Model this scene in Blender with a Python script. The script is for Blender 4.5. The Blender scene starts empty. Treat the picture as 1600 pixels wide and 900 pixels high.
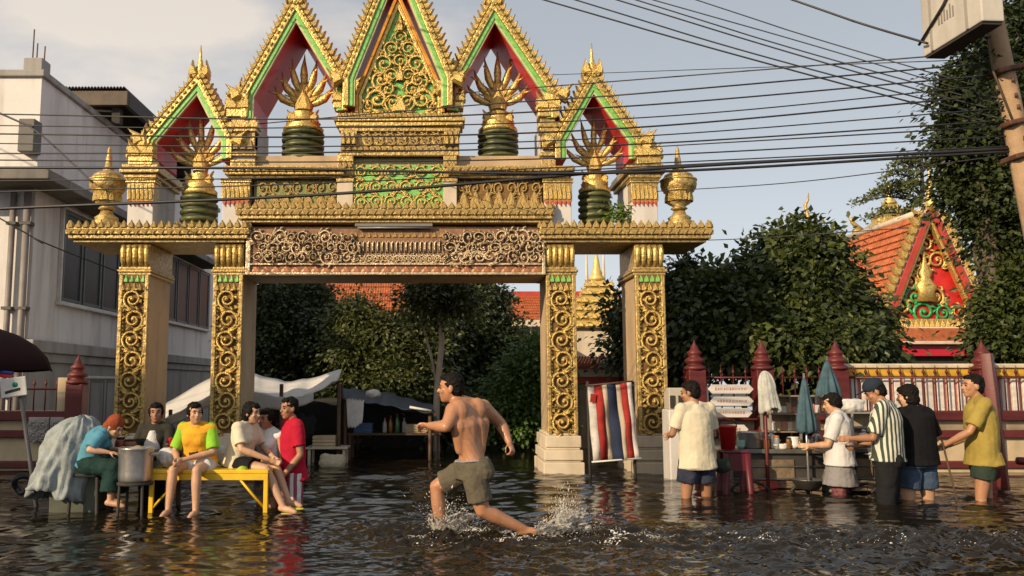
import bpy, math, random
import numpy as np
from mathutils import Vector, Matrix, Euler

random.seed(7)
RNG = np.random.default_rng(11)
SC = bpy.context.scene
COL = SC.collection
PI = math.pi

# ------------------------------------------------------------------ camera, sky, sun, exposure
FPX, PCX, PCY = 1340.0, 690.0, 450.0        # focal length and optical axis in photo pixels
TH = math.atan(150.0 / FPX)                 # camera tilted up
EYE = 1.2                                   # lens above the flood water
cam_d = bpy.data.cameras.new('camera')
cam_d.sensor_width = 36.0
cam_d.lens = 36.0 * FPX / 1600.0
cam_d.shift_x = (800 - PCX) / 1600.0
cam_d.clip_start = 0.05
cam_d.clip_end = 3000
cam = bpy.data.objects.new('camera', cam_d)
COL.objects.link(cam)
cam.location = (0, 0, EYE)
cam.rotation_euler = (PI / 2 + TH, 0, 0)
SC.camera = cam

SUN_EL = math.radians(23)
SUN_AZ = math.radians(227)                  # compass bearing the sun stands at: behind the camera, to the left
sun_from = Vector((math.sin(SUN_AZ) * math.cos(SUN_EL), math.cos(SUN_AZ) * math.cos(SUN_EL), math.sin(SUN_EL)))
sun_d = bpy.data.lights.new('sun', 'SUN')
sun_d.energy = 4.8
sun_d.angle = math.radians(0.6)
sun_d.color = (1.0, 0.77, 0.50)
sun = bpy.data.objects.new('sun', sun_d)
COL.objects.link(sun)
sun.rotation_euler = (-sun_from).to_track_quat('-Z', 'Y').to_euler()

world = bpy.data.worlds.new('World')
SC.world = world
world.use_nodes = True
wn, wl = world.node_tree.nodes, world.node_tree.links
wn.clear()
w_out = wn.new('ShaderNodeOutputWorld')
w_bg = wn.new('ShaderNodeBackground')
w_bg.inputs['Strength'].default_value = 0.105
w_sky = wn.new('ShaderNodeTexSky')
w_sky.sky_type = 'NISHITA'
w_sky.sun_disc = False
w_sky.sun_elevation = SUN_EL
w_sky.sun_rotation = SUN_AZ
w_sky.air_density = 1.0
w_sky.dust_density = 3.0
w_sky.ozone_density = 1.2
# thin high veil over the whole sky, with thicker cumulus patches, all laid out by direction
w_tc = wn.new('ShaderNodeTexCoord')
w_map = wn.new('ShaderNodeMapping')
w_map.inputs['Scale'].default_value = (1.0, 1.0, 2.6)
w_map.inputs['Location'].default_value = (0.35, 0.1, 0.52)
w_noise = wn.new('ShaderNodeTexNoise')
w_noise.inputs['Scale'].default_value = 1.7
w_noise.inputs['Detail'].default_value = 9
w_noise.inputs['Roughness'].default_value = 0.55
w_ramp = wn.new('ShaderNodeValToRGB')
w_ramp.color_ramp.elements[0].position = 0.50
w_ramp.color_ramp.elements[0].color = (0.74, 0.74, 0.74, 1)
w_ramp.color_ramp.elements[1].position = 0.66
w_ramp.color_ramp.elements[1].color = (0.92, 0.92, 0.92, 1)
w_mix = wn.new('ShaderNodeMix')
w_mix.data_type = 'RGBA'
w_crmp = wn.new('ShaderNodeValToRGB')          # thin veil is blue-grey, thick cloud warm white
w_crmp.color_ramp.elements[0].position = 0.51
w_crmp.color_ramp.elements[0].color = (0.455, 0.475, 0.495, 1)
w_crmp.color_ramp.elements[1].position = 0.65
w_crmp.color_ramp.elements[1].color = (0.70, 0.63, 0.56, 1)
w_cscl = wn.new('ShaderNodeVectorMath')
w_cscl.operation = 'SCALE'
# haze: the veil is brighter low over the horizon all the way round
w_sep = wn.new('ShaderNodeSeparateXYZ')
w_hz = wn.new('ShaderNodeMapRange')
w_hz.interpolation_type = 'SMOOTHSTEP'
w_hz.inputs['From Min'].default_value = 0.0
w_hz.inputs['From Max'].default_value = 0.42
w_hz.inputs['To Min'].default_value = 16.5
w_hz.inputs['To Max'].default_value = 10.6
wl.new(w_tc.outputs['Generated'], w_sep.inputs[0])
wl.new(w_sep.outputs['Z'], w_hz.inputs['Value'])
wl.new(w_hz.outputs['Result'], w_cscl.inputs['Scale'])
wl.new(w_tc.outputs['Generated'], w_map.inputs['Vector'])
wl.new(w_map.outputs['Vector'], w_noise.inputs['Vector'])
# the cumulus bank standing over the house at the upper left
w_dir = wn.new('ShaderNodeVectorMath')
w_dir.operation = 'DOT_PRODUCT'
w_dir.inputs[1].default_value = Vector((-0.42, 1.0, 0.40)).normalized()
w_rng = wn.new('ShaderNodeMapRange')
w_rng.inputs['From Min'].default_value = 0.978
w_rng.inputs['From Max'].default_value = 1.0
w_rng.inputs['To Max'].default_value = 0.21
w_add = wn.new('ShaderNodeMath')
w_add.operation = 'ADD'
wl.new(w_tc.outputs['Generated'], w_dir.inputs[0])
wl.new(w_dir.outputs['Value'], w_rng.inputs['Value'])
wl.new(w_rng.outputs['Result'], w_add.inputs[0])
wl.new(w_noise.outputs['Fac'], w_add.inputs[1])
wl.new(w_add.outputs['Value'], w_ramp.inputs['Fac'])
wl.new(w_add.outputs['Value'], w_crmp.inputs['Fac'])
wl.new(w_crmp.outputs['Color'], w_cscl.inputs[0])
wl.new(w_cscl.outputs['Vector'], w_mix.inputs['B'])
wl.new(w_ramp.outputs['Color'], w_mix.inputs['Factor'])
wl.new(w_sky.outputs['Color'], w_mix.inputs['A'])
wl.new(w_mix.outputs['Result'], w_bg.inputs['Color'])
wl.new(w_bg.outputs['Background'], w_out.inputs['Surface'])

SC.view_settings.view_transform = 'Standard'
SC.view_settings.look = 'None'
SC.view_settings.gamma = 1.0
SC.view_settings.exposure = 0.12
SC.view_settings.use_curve_mapping = False
SC.cycles.max_bounces = 6
SC.cycles.transparent_max_bounces = 6
SC.cycles.caustics_reflective = False
SC.cycles.caustics_refractive = False

# ------------------------------------------------------------------ measuring helpers
def zat(py, Y):
    return EYE + Y * math.tan(TH + math.atan((PCY - py) / FPX))

def at(px, py, Y):
    z = zat(py, Y)
    zc = Y * math.cos(TH) + (z - EYE) * math.sin(TH)
    return Vector(((px - PCX) / FPX * zc, Y, z))

# ------------------------------------------------------------------ materials
MATS = {}
def mat(name, col, rough=0.6, metal=0.0, var=0.12, scale=6.0, bump=0.0, bscale=60.0, col2=None, spec=None,
        trans=0.0, sss=0.0, stain=0.0, alpha=1.0, sheen=0.0, stretch=None):
    """Principled surface with blotchy colour variation, optional fine relief and weather stains."""
    if name in MATS:
        return MATS[name]
    m = bpy.data.materials.new(name)
    m.use_nodes = True
    n, l = m.node_tree.nodes, m.node_tree.links
    b = n['Principled BSDF']
    tc = n.new('ShaderNodeTexCoord')
    mp = n.new('ShaderNodeMapping')
    l.new(tc.outputs['Object'], mp.inputs['Vector'])
    if stretch:
        mp.inputs['Scale'].default_value = stretch
    nz = n.new('ShaderNodeTexNoise')
    nz.inputs['Scale'].default_value = scale
    nz.inputs['Detail'].default_value = 6
    nz.inputs['Roughness'].default_value = 0.62
    l.new(mp.outputs['Vector'], nz.inputs['Vector'])
    rp = n.new('ShaderNodeValToRGB')
    rp.color_ramp.elements[0].position = 0.32
    rp.color_ramp.elements[1].position = 0.70
    c = Vector(col[:3])
    ca = c * (1 - var)
    cb = Vector(col2[:3]) if col2 else c * (1 + var)
    rp.color_ramp.elements[0].color = (*ca, 1)
    rp.color_ramp.elements[1].color = (*[min(1, x) for x in cb], 1)
    l.new(nz.outputs['Fac'], rp.inputs['Fac'])
    src = rp.outputs['Color']
    if stain > 0:
        mp2 = n.new('ShaderNodeMapping')
        mp2.inputs['Scale'].default_value = (2.2, 2.2, 0.35)
        l.new(tc.outputs['Object'], mp2.inputs['Vector'])
        n2 = n.new('ShaderNodeTexNoise')
        n2.inputs['Scale'].default_value = 1.6
        n2.inputs['Detail'].default_value = 8
        l.new(mp2.outputs['Vector'], n2.inputs['Vector'])
        r2 = n.new('ShaderNodeValToRGB')
        r2.color_ramp.elements[0].position = 0.46
        r2.color_ramp.elements[0].color = (0, 0, 0, 1)
        r2.color_ramp.elements[1].position = 0.72
        r2.color_ramp.elements[1].color = (stain, stain, stain, 1)
        l.new(n2.outputs['Fac'], r2.inputs['Fac'])
        mx = n.new('ShaderNodeMix')
        mx.data_type = 'RGBA'
        mx.inputs['B'].default_value = (c.x * 0.32, c.y * 0.29, c.z * 0.25, 1)
        l.new(r2.outputs['Color'], mx.inputs['Factor'])
        l.new(src, mx.inputs['A'])
        src = mx.outputs['Result']
    l.new(src, b.inputs['Base Color'])
    b.inputs['Roughness'].default_value = rough
    b.inputs['Metallic'].default_value = metal
    if spec is not None:
        b.inputs['Specular IOR Level'].default_value = spec
    if trans:
        b.inputs['Transmission Weight'].default_value = trans
    if sheen:
        b.inputs['Sheen Weight'].default_value = sheen
    if sss:
        b.inputs['Subsurface Weight'].default_value = sss
        b.inputs['Subsurface Radius'].default_value = (0.02, 0.008, 0.004)
    if alpha < 1:
        b.inputs['Alpha'].default_value = alpha
    if bump > 0:
        nb = n.new('ShaderNodeTexNoise')
        nb.inputs['Scale'].default_value = bscale
        nb.inputs['Detail'].default_value = 4
        l.new(mp.outputs['Vector'], nb.inputs['Vector'])
        bp = n.new('ShaderNodeBump')
        bp.inputs['Strength'].default_value = bump
        bp.inputs['Distance'].default_value = 0.02
        l.new(nb.outputs['Fac'], bp.inputs['Height'])
        l.new(bp.outputs['Normal'], b.inputs['Normal'])
    MATS[name] = m
    return m

GOLD = mat('gold_paint', (0.74, 0.49, 0.125), 0.34, 0.58, 0.5, 30, 0.6, 36, col2=(0.92, 0.68, 0.24), stain=.12)
GOLD_D = mat('weathered_gold', (0.56, 0.37, 0.115), 0.42, 0.40, 0.6, 24, 0.6, 40, col2=(0.76, 0.54, 0.20), stain=.22)
GOLD_B = mat('bronze_gilding', (0.74, 0.54, 0.31), 0.30, 0.45, 0.6, 22, 0.5, 40, col2=(0.92, 0.74, 0.50))
OCHRE = mat('ochre_backing', (0.20, 0.105, 0.030), 0.7, 0, 0.3, 12, 0.3, 50)
UMBER = mat('umber_backing', (0.24, 0.125, 0.065), 0.7, 0, 0.3, 12, 0.3, 50)
CREAM = mat('cream_render', (0.50, 0.37, 0.225), 0.75, 0, 0.10, 3, 0.15, 30, stain=0.35)
CREAM_L = mat('pale_cream_plaster', (0.62, 0.53, 0.40), 0.75, 0, 0.10, 4, 0.15, 30, stain=0.35)
WHITE_P = mat('white_plaster', (0.62, 0.60, 0.57), 0.8, 0, 0.06, 1.2, 0.12, 25, stain=0.35)
GREY_P = mat('grey_render', (0.33, 0.32, 0.305), 0.85, 0, 0.12, 1.5, 0.15, 25, stain=0.5)
GREEN_M = mat('green_mosaic', (0.16, 0.50, 0.10), 0.35, 0.05, 0.25, 30, 0.3, 90, col2=(0.30, 0.66, 0.16))
LIME = mat('pale_lime_edge', (0.55, 0.58, 0.28), 0.45, 0, 0.2, 12)
RED_S = mat('crimson_soffit', (0.60, 0.014, 0.018), 0.5, 0, 0.12, 4)
RED_M = mat('maroon_paint', (0.105, 0.014, 0.014), 0.5, 0, 0.2, 5, 0.1, 40)
RED_T = mat('red_trim', (0.42, 0.05, 0.03), 0.5, 0, 0.2, 5)
DARK = mat('dark_stain', (0.03, 0.026, 0.022), 0.8, 0, 0.3, 6)
STEEL = mat('dull_steel', (0.42, 0.41, 0.40), 0.34, 0.85, 0.2, 5, 0.1, 30)
YELLOW = mat('yellow_enamel', (0.72, 0.46, 0.02), 0.42, 0, 0.12, 8)
BLACK_R = mat('black_rubber', (0.02, 0.02, 0.022), 0.5, 0, 0.2, 9)
WOOD_D = mat('dark_wood', (0.075, 0.045, 0.026), 0.7, 0, 0.35, 4, 0.3, 30, stretch=(1, 1, 0.2))

# ------------------------------------------------------------------ mesh builder
WL = {}
def tag(o, label=None, cat=None, group=None, kind=None):
    if label: o['label'] = label
    if cat: o['category'] = cat
    if group: o['group'] = group
    if kind: o['kind'] = kind
    return o

def empty(name, loc, label=None, cat=None, group=None):
    o = bpy.data.objects.new(name, None)
    COL.objects.link(o)
    o.location = loc
    o.empty_display_size = 0.1
    WL[o.name] = Vector(loc)
    return tag(o, label, cat, group)

def link(name, mesh, parent=None, loc=(0, 0, 0), rot=None, scale=None):
    """One object for a (shared) mesh at a world place."""
    o = bpy.data.objects.new(name, mesh)
    COL.objects.link(o)
    loc = Vector(loc)
    WL[o.name] = loc.copy()
    if parent is not None:
        o.parent = parent
        o.location = loc - WL[parent.name]
    else:
        o.location = loc
    if rot is not None: o.rotation_euler = rot
    if scale is not None: o.scale = scale if hasattr(scale, '__len__') else (scale,) * 3
    return o

class MB:
    def __init__(s):
        s.v, s.f, s.m, s.sm = [], [], [], []
    def add(s, vs, fs, mi=0, smooth=False):
        k = len(s.v)
        s.v += [Vector(p) for p in vs]
        for f in fs:
            s.f.append([i + k for i in f]); s.m.append(mi); s.sm.append(smooth)
        return s
    def box(s, x0, x1, y0, y1, z0, z1, mi=0):
        vs = [(x, y, z) for z in (z0, z1) for y in (y0, y1) for x in (x0, x1)]
        return s.add(vs, [(0, 2, 3, 1), (4, 5, 7, 6), (0, 1, 5, 4), (2, 6, 7, 3), (0, 4, 6, 2), (1, 3, 7, 5)], mi)
    def obox(s, c, size, rot=(0, 0, 0), mi=0):
        M = Euler(rot).to_matrix()
        c = Vector(c)
        h = [q / 2 for q in size]
        vs = [c + M @ Vector((x * h[0], y * h[1], z * h[2])) for z in (-1, 1) for y in (-1, 1) for x in (-1, 1)]
        return s.add(vs, [(0, 2, 3, 1), (4, 5, 7, 6), (0, 1, 5, 4), (2, 6, 7, 3), (0, 4, 6, 2), (1, 3, 7, 5)], mi)
    def prism(s, poly, y0, y1, mi=0):
        """poly: (x, z) outline, extruded along y"""
        n = len(poly)
        vs = [(x, y0, z) for x, z in poly] + [(x, y1, z) for x, z in poly]
        fs = [tuple(range(n)), tuple(range(2 * n - 1, n - 1, -1))]
        fs += [(i, i + n, (i + 1) % n + n, (i + 1) % n) for i in range(n)]
        return s.add(vs, fs, mi)
    def band(s, pa, pb, y0, y1, mi=0):
        """strip between two open (x, z) polylines, extruded along y"""
        n = len(pa)
        vs = [(x, y0, z) for x, z in pa] + [(x, y0, z) for x, z in pb] + [(x, y1, z) for x, z in pa] + [(x, y1, z) for x, z in pb]
        fs = []
        for i in range(n - 1):
            fs += [(i, i + 1, n + i + 1, n + i), (2 * n + i, 3 * n + i, 3 * n + i + 1, 2 * n + i + 1),
                   (i, 2 * n + i, 2 * n + i + 1, i + 1), (n + i, n + i + 1, 3 * n + i + 1, 3 * n + i)]
        fs += [(0, n, 3 * n, 2 * n), (n - 1, 3 * n - 1, 4 * n - 1, 2 * n - 1)]
        return s.add(vs, fs, mi)
    def lathe(s, prof, c=(0, 0, 0), n=16, sx=1.0, sy=1.0, mi=0, smooth=True, ang=0.0):
        """prof: (radius, z) from bottom to top"""
        c = Vector(c)
        vs, fs = [], []
        for r, z in prof:
            for k in range(n):
                a = 2 * PI * k / n + ang
                vs.append(c + Vector((math.cos(a) * r * sx, math.sin(a) * r * sy, z)))
        for i in range(len(prof) - 1):
            for k in range(n):
                fs.append((i * n + k, i * n + (k + 1) % n, (i + 1) * n + (k + 1) % n, (i + 1) * n + k))
        fs.append(tuple(range(n - 1, -1, -1)))
        fs.append(tuple((len(prof) - 1) * n + k for k in range(n)))
        return s.add(vs, fs, mi, smooth)
    def tube(s, pts, r, n=6, mi=0, smooth=True, flat=1.0, up=None):
        """swept tube; r a number or one radius for each point"""
        pts = [Vector(p) for p in pts]
        m = len(pts)
        rs = r if hasattr(r, '__len__') else [r] * m
        vs, fs = [], []
        ref = Vector(up) if up else None
        prev = None
        for i, p in enumerate(pts):
            t = (pts[min(i + 1, m - 1)] - pts[max(i - 1, 0)])
            t = t.normalized() if t.length > 1e-9 else Vector((0, 0, 1))
            if ref is not None:
                a = ref - t * ref.dot(t)
            elif prev is not None:
                a = prev - t * prev.dot(t)
            else:
                a = Vector((0, 0, 1)) if abs(t.z) < 0.9 else Vector((1, 0, 0))
                a = a - t * a.dot(t)
            if a.length < 1e-6:
                a = t.orthogonal()
            a.normalize(); prev = a
            b = t.cross(a)
            for k in range(n):
                w = 2 * PI * k / n
                vs.append(p + a * (math.cos(w) * rs[i] * flat) + b * (math.sin(w) * rs[i]))
        for i in range(m - 1):
            for k in range(n):
                fs.append((i * n + k, i * n + (k + 1) % n, (i + 1) * n + (k + 1) % n, (i + 1) * n + k))
        fs.append(tuple(range(n - 1, -1, -1)))
        fs.append(tuple((m - 1) * n + k for k in range(n)))
        return s.add(vs, fs, mi, smooth)
    def ell(s, c, r, rot=None, n=10, k=6, mi=0):
        c = Vector(c)
        M = rot if rot is not None else Matrix.Identity(3)
        vs, fs = [c + M @ Vector((0, 0, -r[2]))], []
        for i in range(1, k):
            a = -PI / 2 + PI * i / k
            for j in range(n):
                w = 2 * PI * j / n
                vs.append(c + M @ Vector((r[0] * math.cos(a) * math.cos(w), r[1] * math.cos(a) * math.sin(w), r[2] * math.sin(a))))
        vs.append(c + M @ Vector((0, 0, r[2])))
        top = len(vs) - 1
        for j in range(n):
            fs.append((0, 1 + (j + 1) % n, 1 + j))
            fs.append((top, 1 + (k - 2) * n + j, 1 + (k - 2) * n + (j + 1) % n))
            for i in range(k - 2):
                fs.append((1 + i * n + j, 1 + i * n + (j + 1) % n, 1 + (i + 1) * n + (j + 1) % n, 1 + (i + 1) * n + j))
        return s.add(vs, fs, mi, True)
    def loft(s, secs, n=16, mi=0):
        """secs: (centre, right vector, forward vector, half width, half depth); closed ends"""
        vs, fs = [], []
        for c, rv, fv, w, d in secs:
            for k in range(n):
                a = 2 * PI * k / n
                vs.append(Vector(c) + rv * (math.cos(a) * w) + fv * (math.sin(a) * d))
        m = len(secs)
        for i in range(m - 1):
            for k in range(n):
                fs.append((i * n + k, i * n + (k + 1) % n, (i + 1) * n + (k + 1) % n, (i + 1) * n + k))
        fs.append(tuple(range(n - 1, -1, -1)))
        fs.append(tuple((m - 1) * n + k for k in range(n)))
        return s.add(vs, fs, mi, True)
    def mesh(s, name, mats, origin=(0, 0, 0)):
        me = bpy.data.meshes.new(name)
        o = Vector(origin)
        me.from_pydata([p - o for p in s.v], [], s.f)
        for m in (mats if isinstance(mats, (list, tuple)) else [mats]):
            me.materials.append(m)
        me.polygons.foreach_set('material_index', s.m)
        me.polygons.foreach_set('use_smooth', s.sm)
        me.update()
        return me
    def build(s, name, mats, parent=None, origin=None, bevel=0.0, recalc=True):
        if origin is None:
            origin = WL[parent.name] if parent is not None else Vector((0, 0, 0))
        me = s.mesh(name, mats, origin)
        if recalc:
            import bmesh
            bm = bmesh.new(); bm.from_mesh(me)
            bmesh.ops.recalc_face_normals(bm, faces=bm.faces)
            bm.to_mesh(me); bm.free()
        o = link(name, me, parent, origin)
        if bevel > 0:
            b = o.modifiers.new('edge', 'BEVEL')
            b.width = bevel; b.segments = 2; b.limit_method = 'ANGLE'; b.angle_limit = math.radians(50)
        return o

def offset_poly(pl, d):
    """open (x, z) polyline shifted to its left by d, mitred"""
    out = []
    for i, p in enumerate(pl):
        p = Vector(p)
        ns = []
        if i > 0:
            t = (p - Vector(pl[i - 1])).normalized(); ns.append(Vector((-t.y, t.x)))
        if i < len(pl) - 1:
            t = (Vector(pl[i + 1]) - p).normalized(); ns.append(Vector((-t.y, t.x)))
        n = sum(ns, Vector((0, 0)))
        n.normalize()
        out.append(tuple(p + n * (d / max(0.3, n.dot(ns[0])))))
    return out

# ------------------------------------------------------------------ shared ornament meshes
def leaf_mesh(name, m, depth=0.35):
    """upright pointed leaf, 1 wide and 1 high, swelling towards the viewer"""
    b = MB()
    out = [(-.5, 0), (-.52, .22), (-.36, .5), (-.16, .74), (0, 1.0), (.16, .74), (.36, .5), (.52, .22), (.5, 0)]
    n = len(out)
    vs = [(x, 0, z) for x, z in out] + [(x * .55, -depth * (0.8 if z < .6 else .4), z * .86 + .03) for x, z in out]
    fs = [(i, i + 1, n + i + 1, n + i) for i in range(n - 1)] + [tuple(range(n, 2 * n))]
    b.add(vs, fs)
    b.add([(x, depth * .4, z) for x, z in out] + [(x, 0, z) for x, z in out],
          [tuple(range(n - 1, -1, -1))] + [(i + n, i + n + 1, i + 1, i) for i in range(n - 1)])
    return b.mesh(name, m)

def flame_mesh(name, m):
    """curling flame crest piece, about 1 high, leaning to +x"""
    b = MB()
    out = [(-.42, 0), (-.46, .22), (-.36, .42), (-.18, .60), (0.02, .78), (.24, 1.0), (.20, .76), (.12, .62), (.30, .60), (.40, .42), (.30, .30), (.46, .16), (.42, 0)]
    n = len(out)
    cx, cz = 0.0, .36
    back = [(x, .12, z) for x, z in out]
    mid = [(x, -.06, z) for x, z in out]
    front = [(cx + (x - cx) * .6, -.18, cz + (z - cz) * .66) for x, z in out]
    vs = back + mid + front
    fs = [(i, (i + 1) % n, n + (i + 1) % n, n + i) for i in range(n)]
    fs += [(n + i, n + (i + 1) % n, 2 * n + (i + 1) % n, 2 * n + i) for i in range(n)]
    fs += [tuple(range(2 * n, 3 * n)), tuple(range(n - 1, -1, -1))]
    b.add(vs, fs)
    return b.mesh(name, m)

def scroll_mesh(name, m, turns=1.6, leaves=6, th=0.085, tail=True):
    """carved scroll about 1 across in the xz plane, curling leaves along its outer side"""
    b = MB()
    pts, rs = [], []
    N = 20
    for i in range(N):
        u = i / (N - 1)
        a = -PI * .5 + u * turns * 2 * PI
        r = .44 * (1 - u) ** .8 + .05
        pts.append((math.cos(a) * r, -.05 - .10 * u, math.sin(a) * r)); rs.append(th * (1.0 - .35 * u))
    b.tube(pts, rs, 5, up=(0, -1, 0))
    b.ell((0, -.16, 0), (.10, .09, .10), n=6, k=4)
    for k in range(leaves):
        u = k / leaves * .52
        a = -PI * .5 + u * turns * 2 * PI
        r = .44 * (1 - u) ** .8 + .05
        o = Vector((math.cos(a), 0, math.sin(a)))
        t = Vector((-math.sin(a), 0, math.cos(a)))
        p = o * r
        b.tube([p + Vector((0, -.04, 0)), p + o * .11 + t * .05 + Vector((0, -.12, 0)), p + o * .17 + t * .17 + Vector((0, -.10, 0)), p + o * .12 + t * .27 + Vector((0, -.05, 0))],
               [.07, .075, .055, .012], 4, up=(0, -1, 0))
    if tail:
        b.tube([(0, -.05, -.48), (.22, -.08, -.50), (.42, -.07, -.40), (.5, -.04, -.22)], [.08, .08, .06, .015], 4, up=(0, -1, 0))
    return b.mesh(name, m)

LEAF_G = leaf_mesh('leaf_gold', GOLD)
LEAF_D = leaf_mesh('leaf_weathered', GOLD_D)
LEAF_GR = leaf_mesh('leaf_green', GREEN_M)
FLAME = flame_mesh('flame_gold', GOLD)
FLAME_R = flame_mesh('flame_red', mat('red_glaze', (0.50, 0.10, 0.05), 0.4, 0, .3, 9))
SCROLL = scroll_mesh('scroll_gold', GOLD)
SCROLL_D = scroll_mesh('scroll_weathered', GOLD_D, turns=1.3, leaves=5)
SCROLL_B = scroll_mesh('scroll_bronze', GOLD_B, turns=1.4, leaves=6)
# ------------------------------------------------------------------ the setting: flooded ground and water
STREET = -0.50
g = MB()
g.add([(-900, -60, STREET), (900, -60, STREET), (900, 1800, STREET), (-900, 1800, STREET)], [(0, 1, 2, 3)])
tag(g.build('ground', mat('wet_asphalt', (0.045, 0.043, 0.04), 0.7, 0, .3, 3, .3, 30)), kind='structure')

def water_material():
    m = bpy.data.materials.new('flood_water')
    m.use_nodes = True
    n, l = m.node_tree.nodes, m.node_tree.links
    b = n['Principled BSDF']
    b.inputs['Base Color'].default_value = (0.011, 0.0085, 0.0055, 1)
    b.inputs['Roughness'].default_value = 0.07
    b.inputs['IOR'].default_value = 1.33
    b.inputs['Specular IOR Level'].default_value = 0.5
    tc = n.new('ShaderNodeTexCoord')
    mp = n.new('ShaderNodeMapping')
    mp.inputs['Scale'].default_value = (1.0, 1.9, 1.0)
    nz = n.new('ShaderNodeTexNoise')
    nz.inputs['Scale'].default_value = 9.0
    nz.inputs['Detail'].default_value = 4
    bp = n.new('ShaderNodeBump')
    bp.inputs['Strength'].default_value = 0.15
    bp.inputs['Distance'].default_value = 0.02
    l.new(tc.outputs['Object'], mp.inputs['Vector'])
    l.new(mp.outputs['Vector'], nz.inputs['Vector'])
    l.new(nz.outputs['Fac'], bp.inputs['Height'])
    l.new(bp.outputs['Normal'], b.inputs['Normal'])
    return m
WATER = water_material()

RUN_Y = 7.05                                 # distance of the runner
RUN_X = at(740, 830, RUN_Y).x
def water_height(X, Y):
    """small wind waves everywhere, choppy where the runner has passed"""
    rng = np.random.default_rng(5)
    Z = np.zeros_like(X)
    for k in range(46):
        lam = 0.13 * (6.0 ** rng.random())
        d = rng.normal(PI / 2, 0.42)
        kx, ky = math.cos(d) * 2 * PI / lam, math.sin(d) * 2 * PI / lam
        a = 0.0050 * lam ** 0.95 * (0.5 + rng.random())
        Z += a * np.sin(kx * X + ky * Y + rng.random() * 6.28)
    calm = .72 + .42 * np.sin(X * .9 + 1.3 * np.sin(Y * .7)) * np.sin(Y * 1.15 + .8 * np.sin(X * .5) + 1)
    Z *= np.clip(calm, .30, 1.25)
    for px, Yp in ((1076, 9.3), (1098, 9.3), (1312, 9.6), (1387, 8.9), (1424, 9.15), (1442, 9.15), (1535, 9.2), (300, 8.05), (335, 8.05), (450, 8.5), (875, 11.75), (1013, 11.75), (1502, 9.08)):
        xp = at(px, 760, Yp).x                      # rings round legs and posts
        rr = np.sqrt((X - xp) ** 2 + (Y - Yp) ** 2)
        Z += .0042 * np.exp(-rr / .32) * np.sin(rr * 2 * PI / .13)
    wake = np.exp(-((Y - (RUN_Y + .05 - .06 * (X - RUN_X))) / .55) ** 2) * (1 / (1 + np.exp(-(X - RUN_X + .9) * 4))) * np.exp(-np.clip(X - RUN_X - 4, 0, 9) * .25)
    ring = np.exp(-(((X - RUN_X + .25) / .75) ** 2 + ((Y - RUN_Y + .1) / .6) ** 2))
    near = np.exp(-((Y - 5.9) / .8) ** 2) * (1 / (1 + np.exp(-(X - RUN_X + .6) * 3)))
    chop = np.zeros_like(X)
    for k in range(60):
        lam = 0.055 * (5.5 ** rng.random())
        d = rng.random() * PI
        kx, ky = math.cos(d) * 2 * PI / lam, math.sin(d) * 2 * PI / lam
        chop += 0.010 * lam * np.sin(kx * X + ky * Y + rng.random() * 6.28)
    return Z * .92 + chop * (2.0 * wake + 1.1 * ring + .8 * near + .05)

ys = np.concatenate([np.linspace(3.6, 8.6, 300), np.linspace(8.62, 14, 130), np.linspace(14.1, 46, 60)])
xs = np.concatenate([np.linspace(-34, -5.6, 28), np.linspace(-5.5, 6.6, 420), np.linspace(6.7, 34, 28)])
XX, YY = np.meshgrid(xs, ys)
ZZ = water_height(XX, YY) * np.clip((60 - YY) / 46, 0, 1)
ny, nx = XX.shape
verts = np.stack([XX.ravel(), YY.ravel(), ZZ.ravel()], 1)
idx = np.arange(nx * ny).reshape(ny, nx)
faces = np.stack([idx[:-1, :-1].ravel(), idx[:-1, 1:].ravel(), idx[1:, 1:].ravel(), idx[1:, :-1].ravel()], 1)
wm = bpy.data.meshes.new('water')
wm.from_pydata(verts.tolist(), [], faces.tolist())
wm.polygons.foreach_set('use_smooth', [True] * len(wm.polygons))
wm.materials.append(WATER)
tag(link('water', wm), kind='structure')
# ------------------------------------------------------------------ the temple gate
GY = 11.8
GX0 = at(617, 400, GY).x
def gx(px, py=380): return at(px, py, GY).x
def gz(py): return zat(py, GY)
DEP = 1.0                                    # depth of the columns
gate = empty('temple_gate', (GX0, GY, STREET), 'tall gilded temple gate with pointed red and green gables over the flooded street', 'gate')

def row(parent, me, x0, x1, z, y, w, h, name, d=1.0):
    n = max(1, int(round((x1 - x0) / w)))
    s = (x1 - x0) / n
    for i in range(n):
        link(name, me, parent, (x0 + s * (i + .5), y, z), None, (s * .96, h * .9 * d, h * random.uniform(.93, 1.06)))

def cornice(x0, x1, zb, zt, proj, leaf_h=0.11, y0=GY, dep=DEP, m=GOLD_D, crest=True, endleaf=True, lw=.105):
    b = MB()
    h = zt - zb
    st = [(0, .22, .45), (.22, .5, .8), (.5, .80, 1.0), (.80, 1.0, .93)]
    for a, c, k in st:
        p = proj * k
        b.box(x0 - p, x1 + p, y0 - p, y0 + dep + p, zb + h * a, zb + h * c)
    o = b.build('cornice', [m], gate, bevel=.012)
    if crest:
        row(o, LEAF_D, x0 - proj * .9, x1 + proj * .9, zt - .012, y0 - proj * .86, lw, leaf_h, 'leaf')
        k = link('leaf', LEAF_D, o, (x0 - proj * .9, y0 - proj * .4, zt - .01), (0, 0, -PI / 2), (.10, .1, leaf_h))
        k = link('leaf', LEAF_D, o, (x1 + proj * .9, y0 - proj * .4, zt - .01), (0, 0, PI / 2), (.10, .1, leaf_h))
    # lotus petals hanging on the face, point down
    n = max(1, int(round((x1 - x0 + 2 * proj) / .115)))
    s = (x1 - x0 + 2 * proj) / n
    for i in range(n):
        link('petal', LEAF_D, o, (x0 - proj + s * (i + .5), y0 - proj * 1.0 - .002, zb + h * .80), (PI, 0, 0), (s * .92, -.05, h * .36))
    return o

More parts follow.
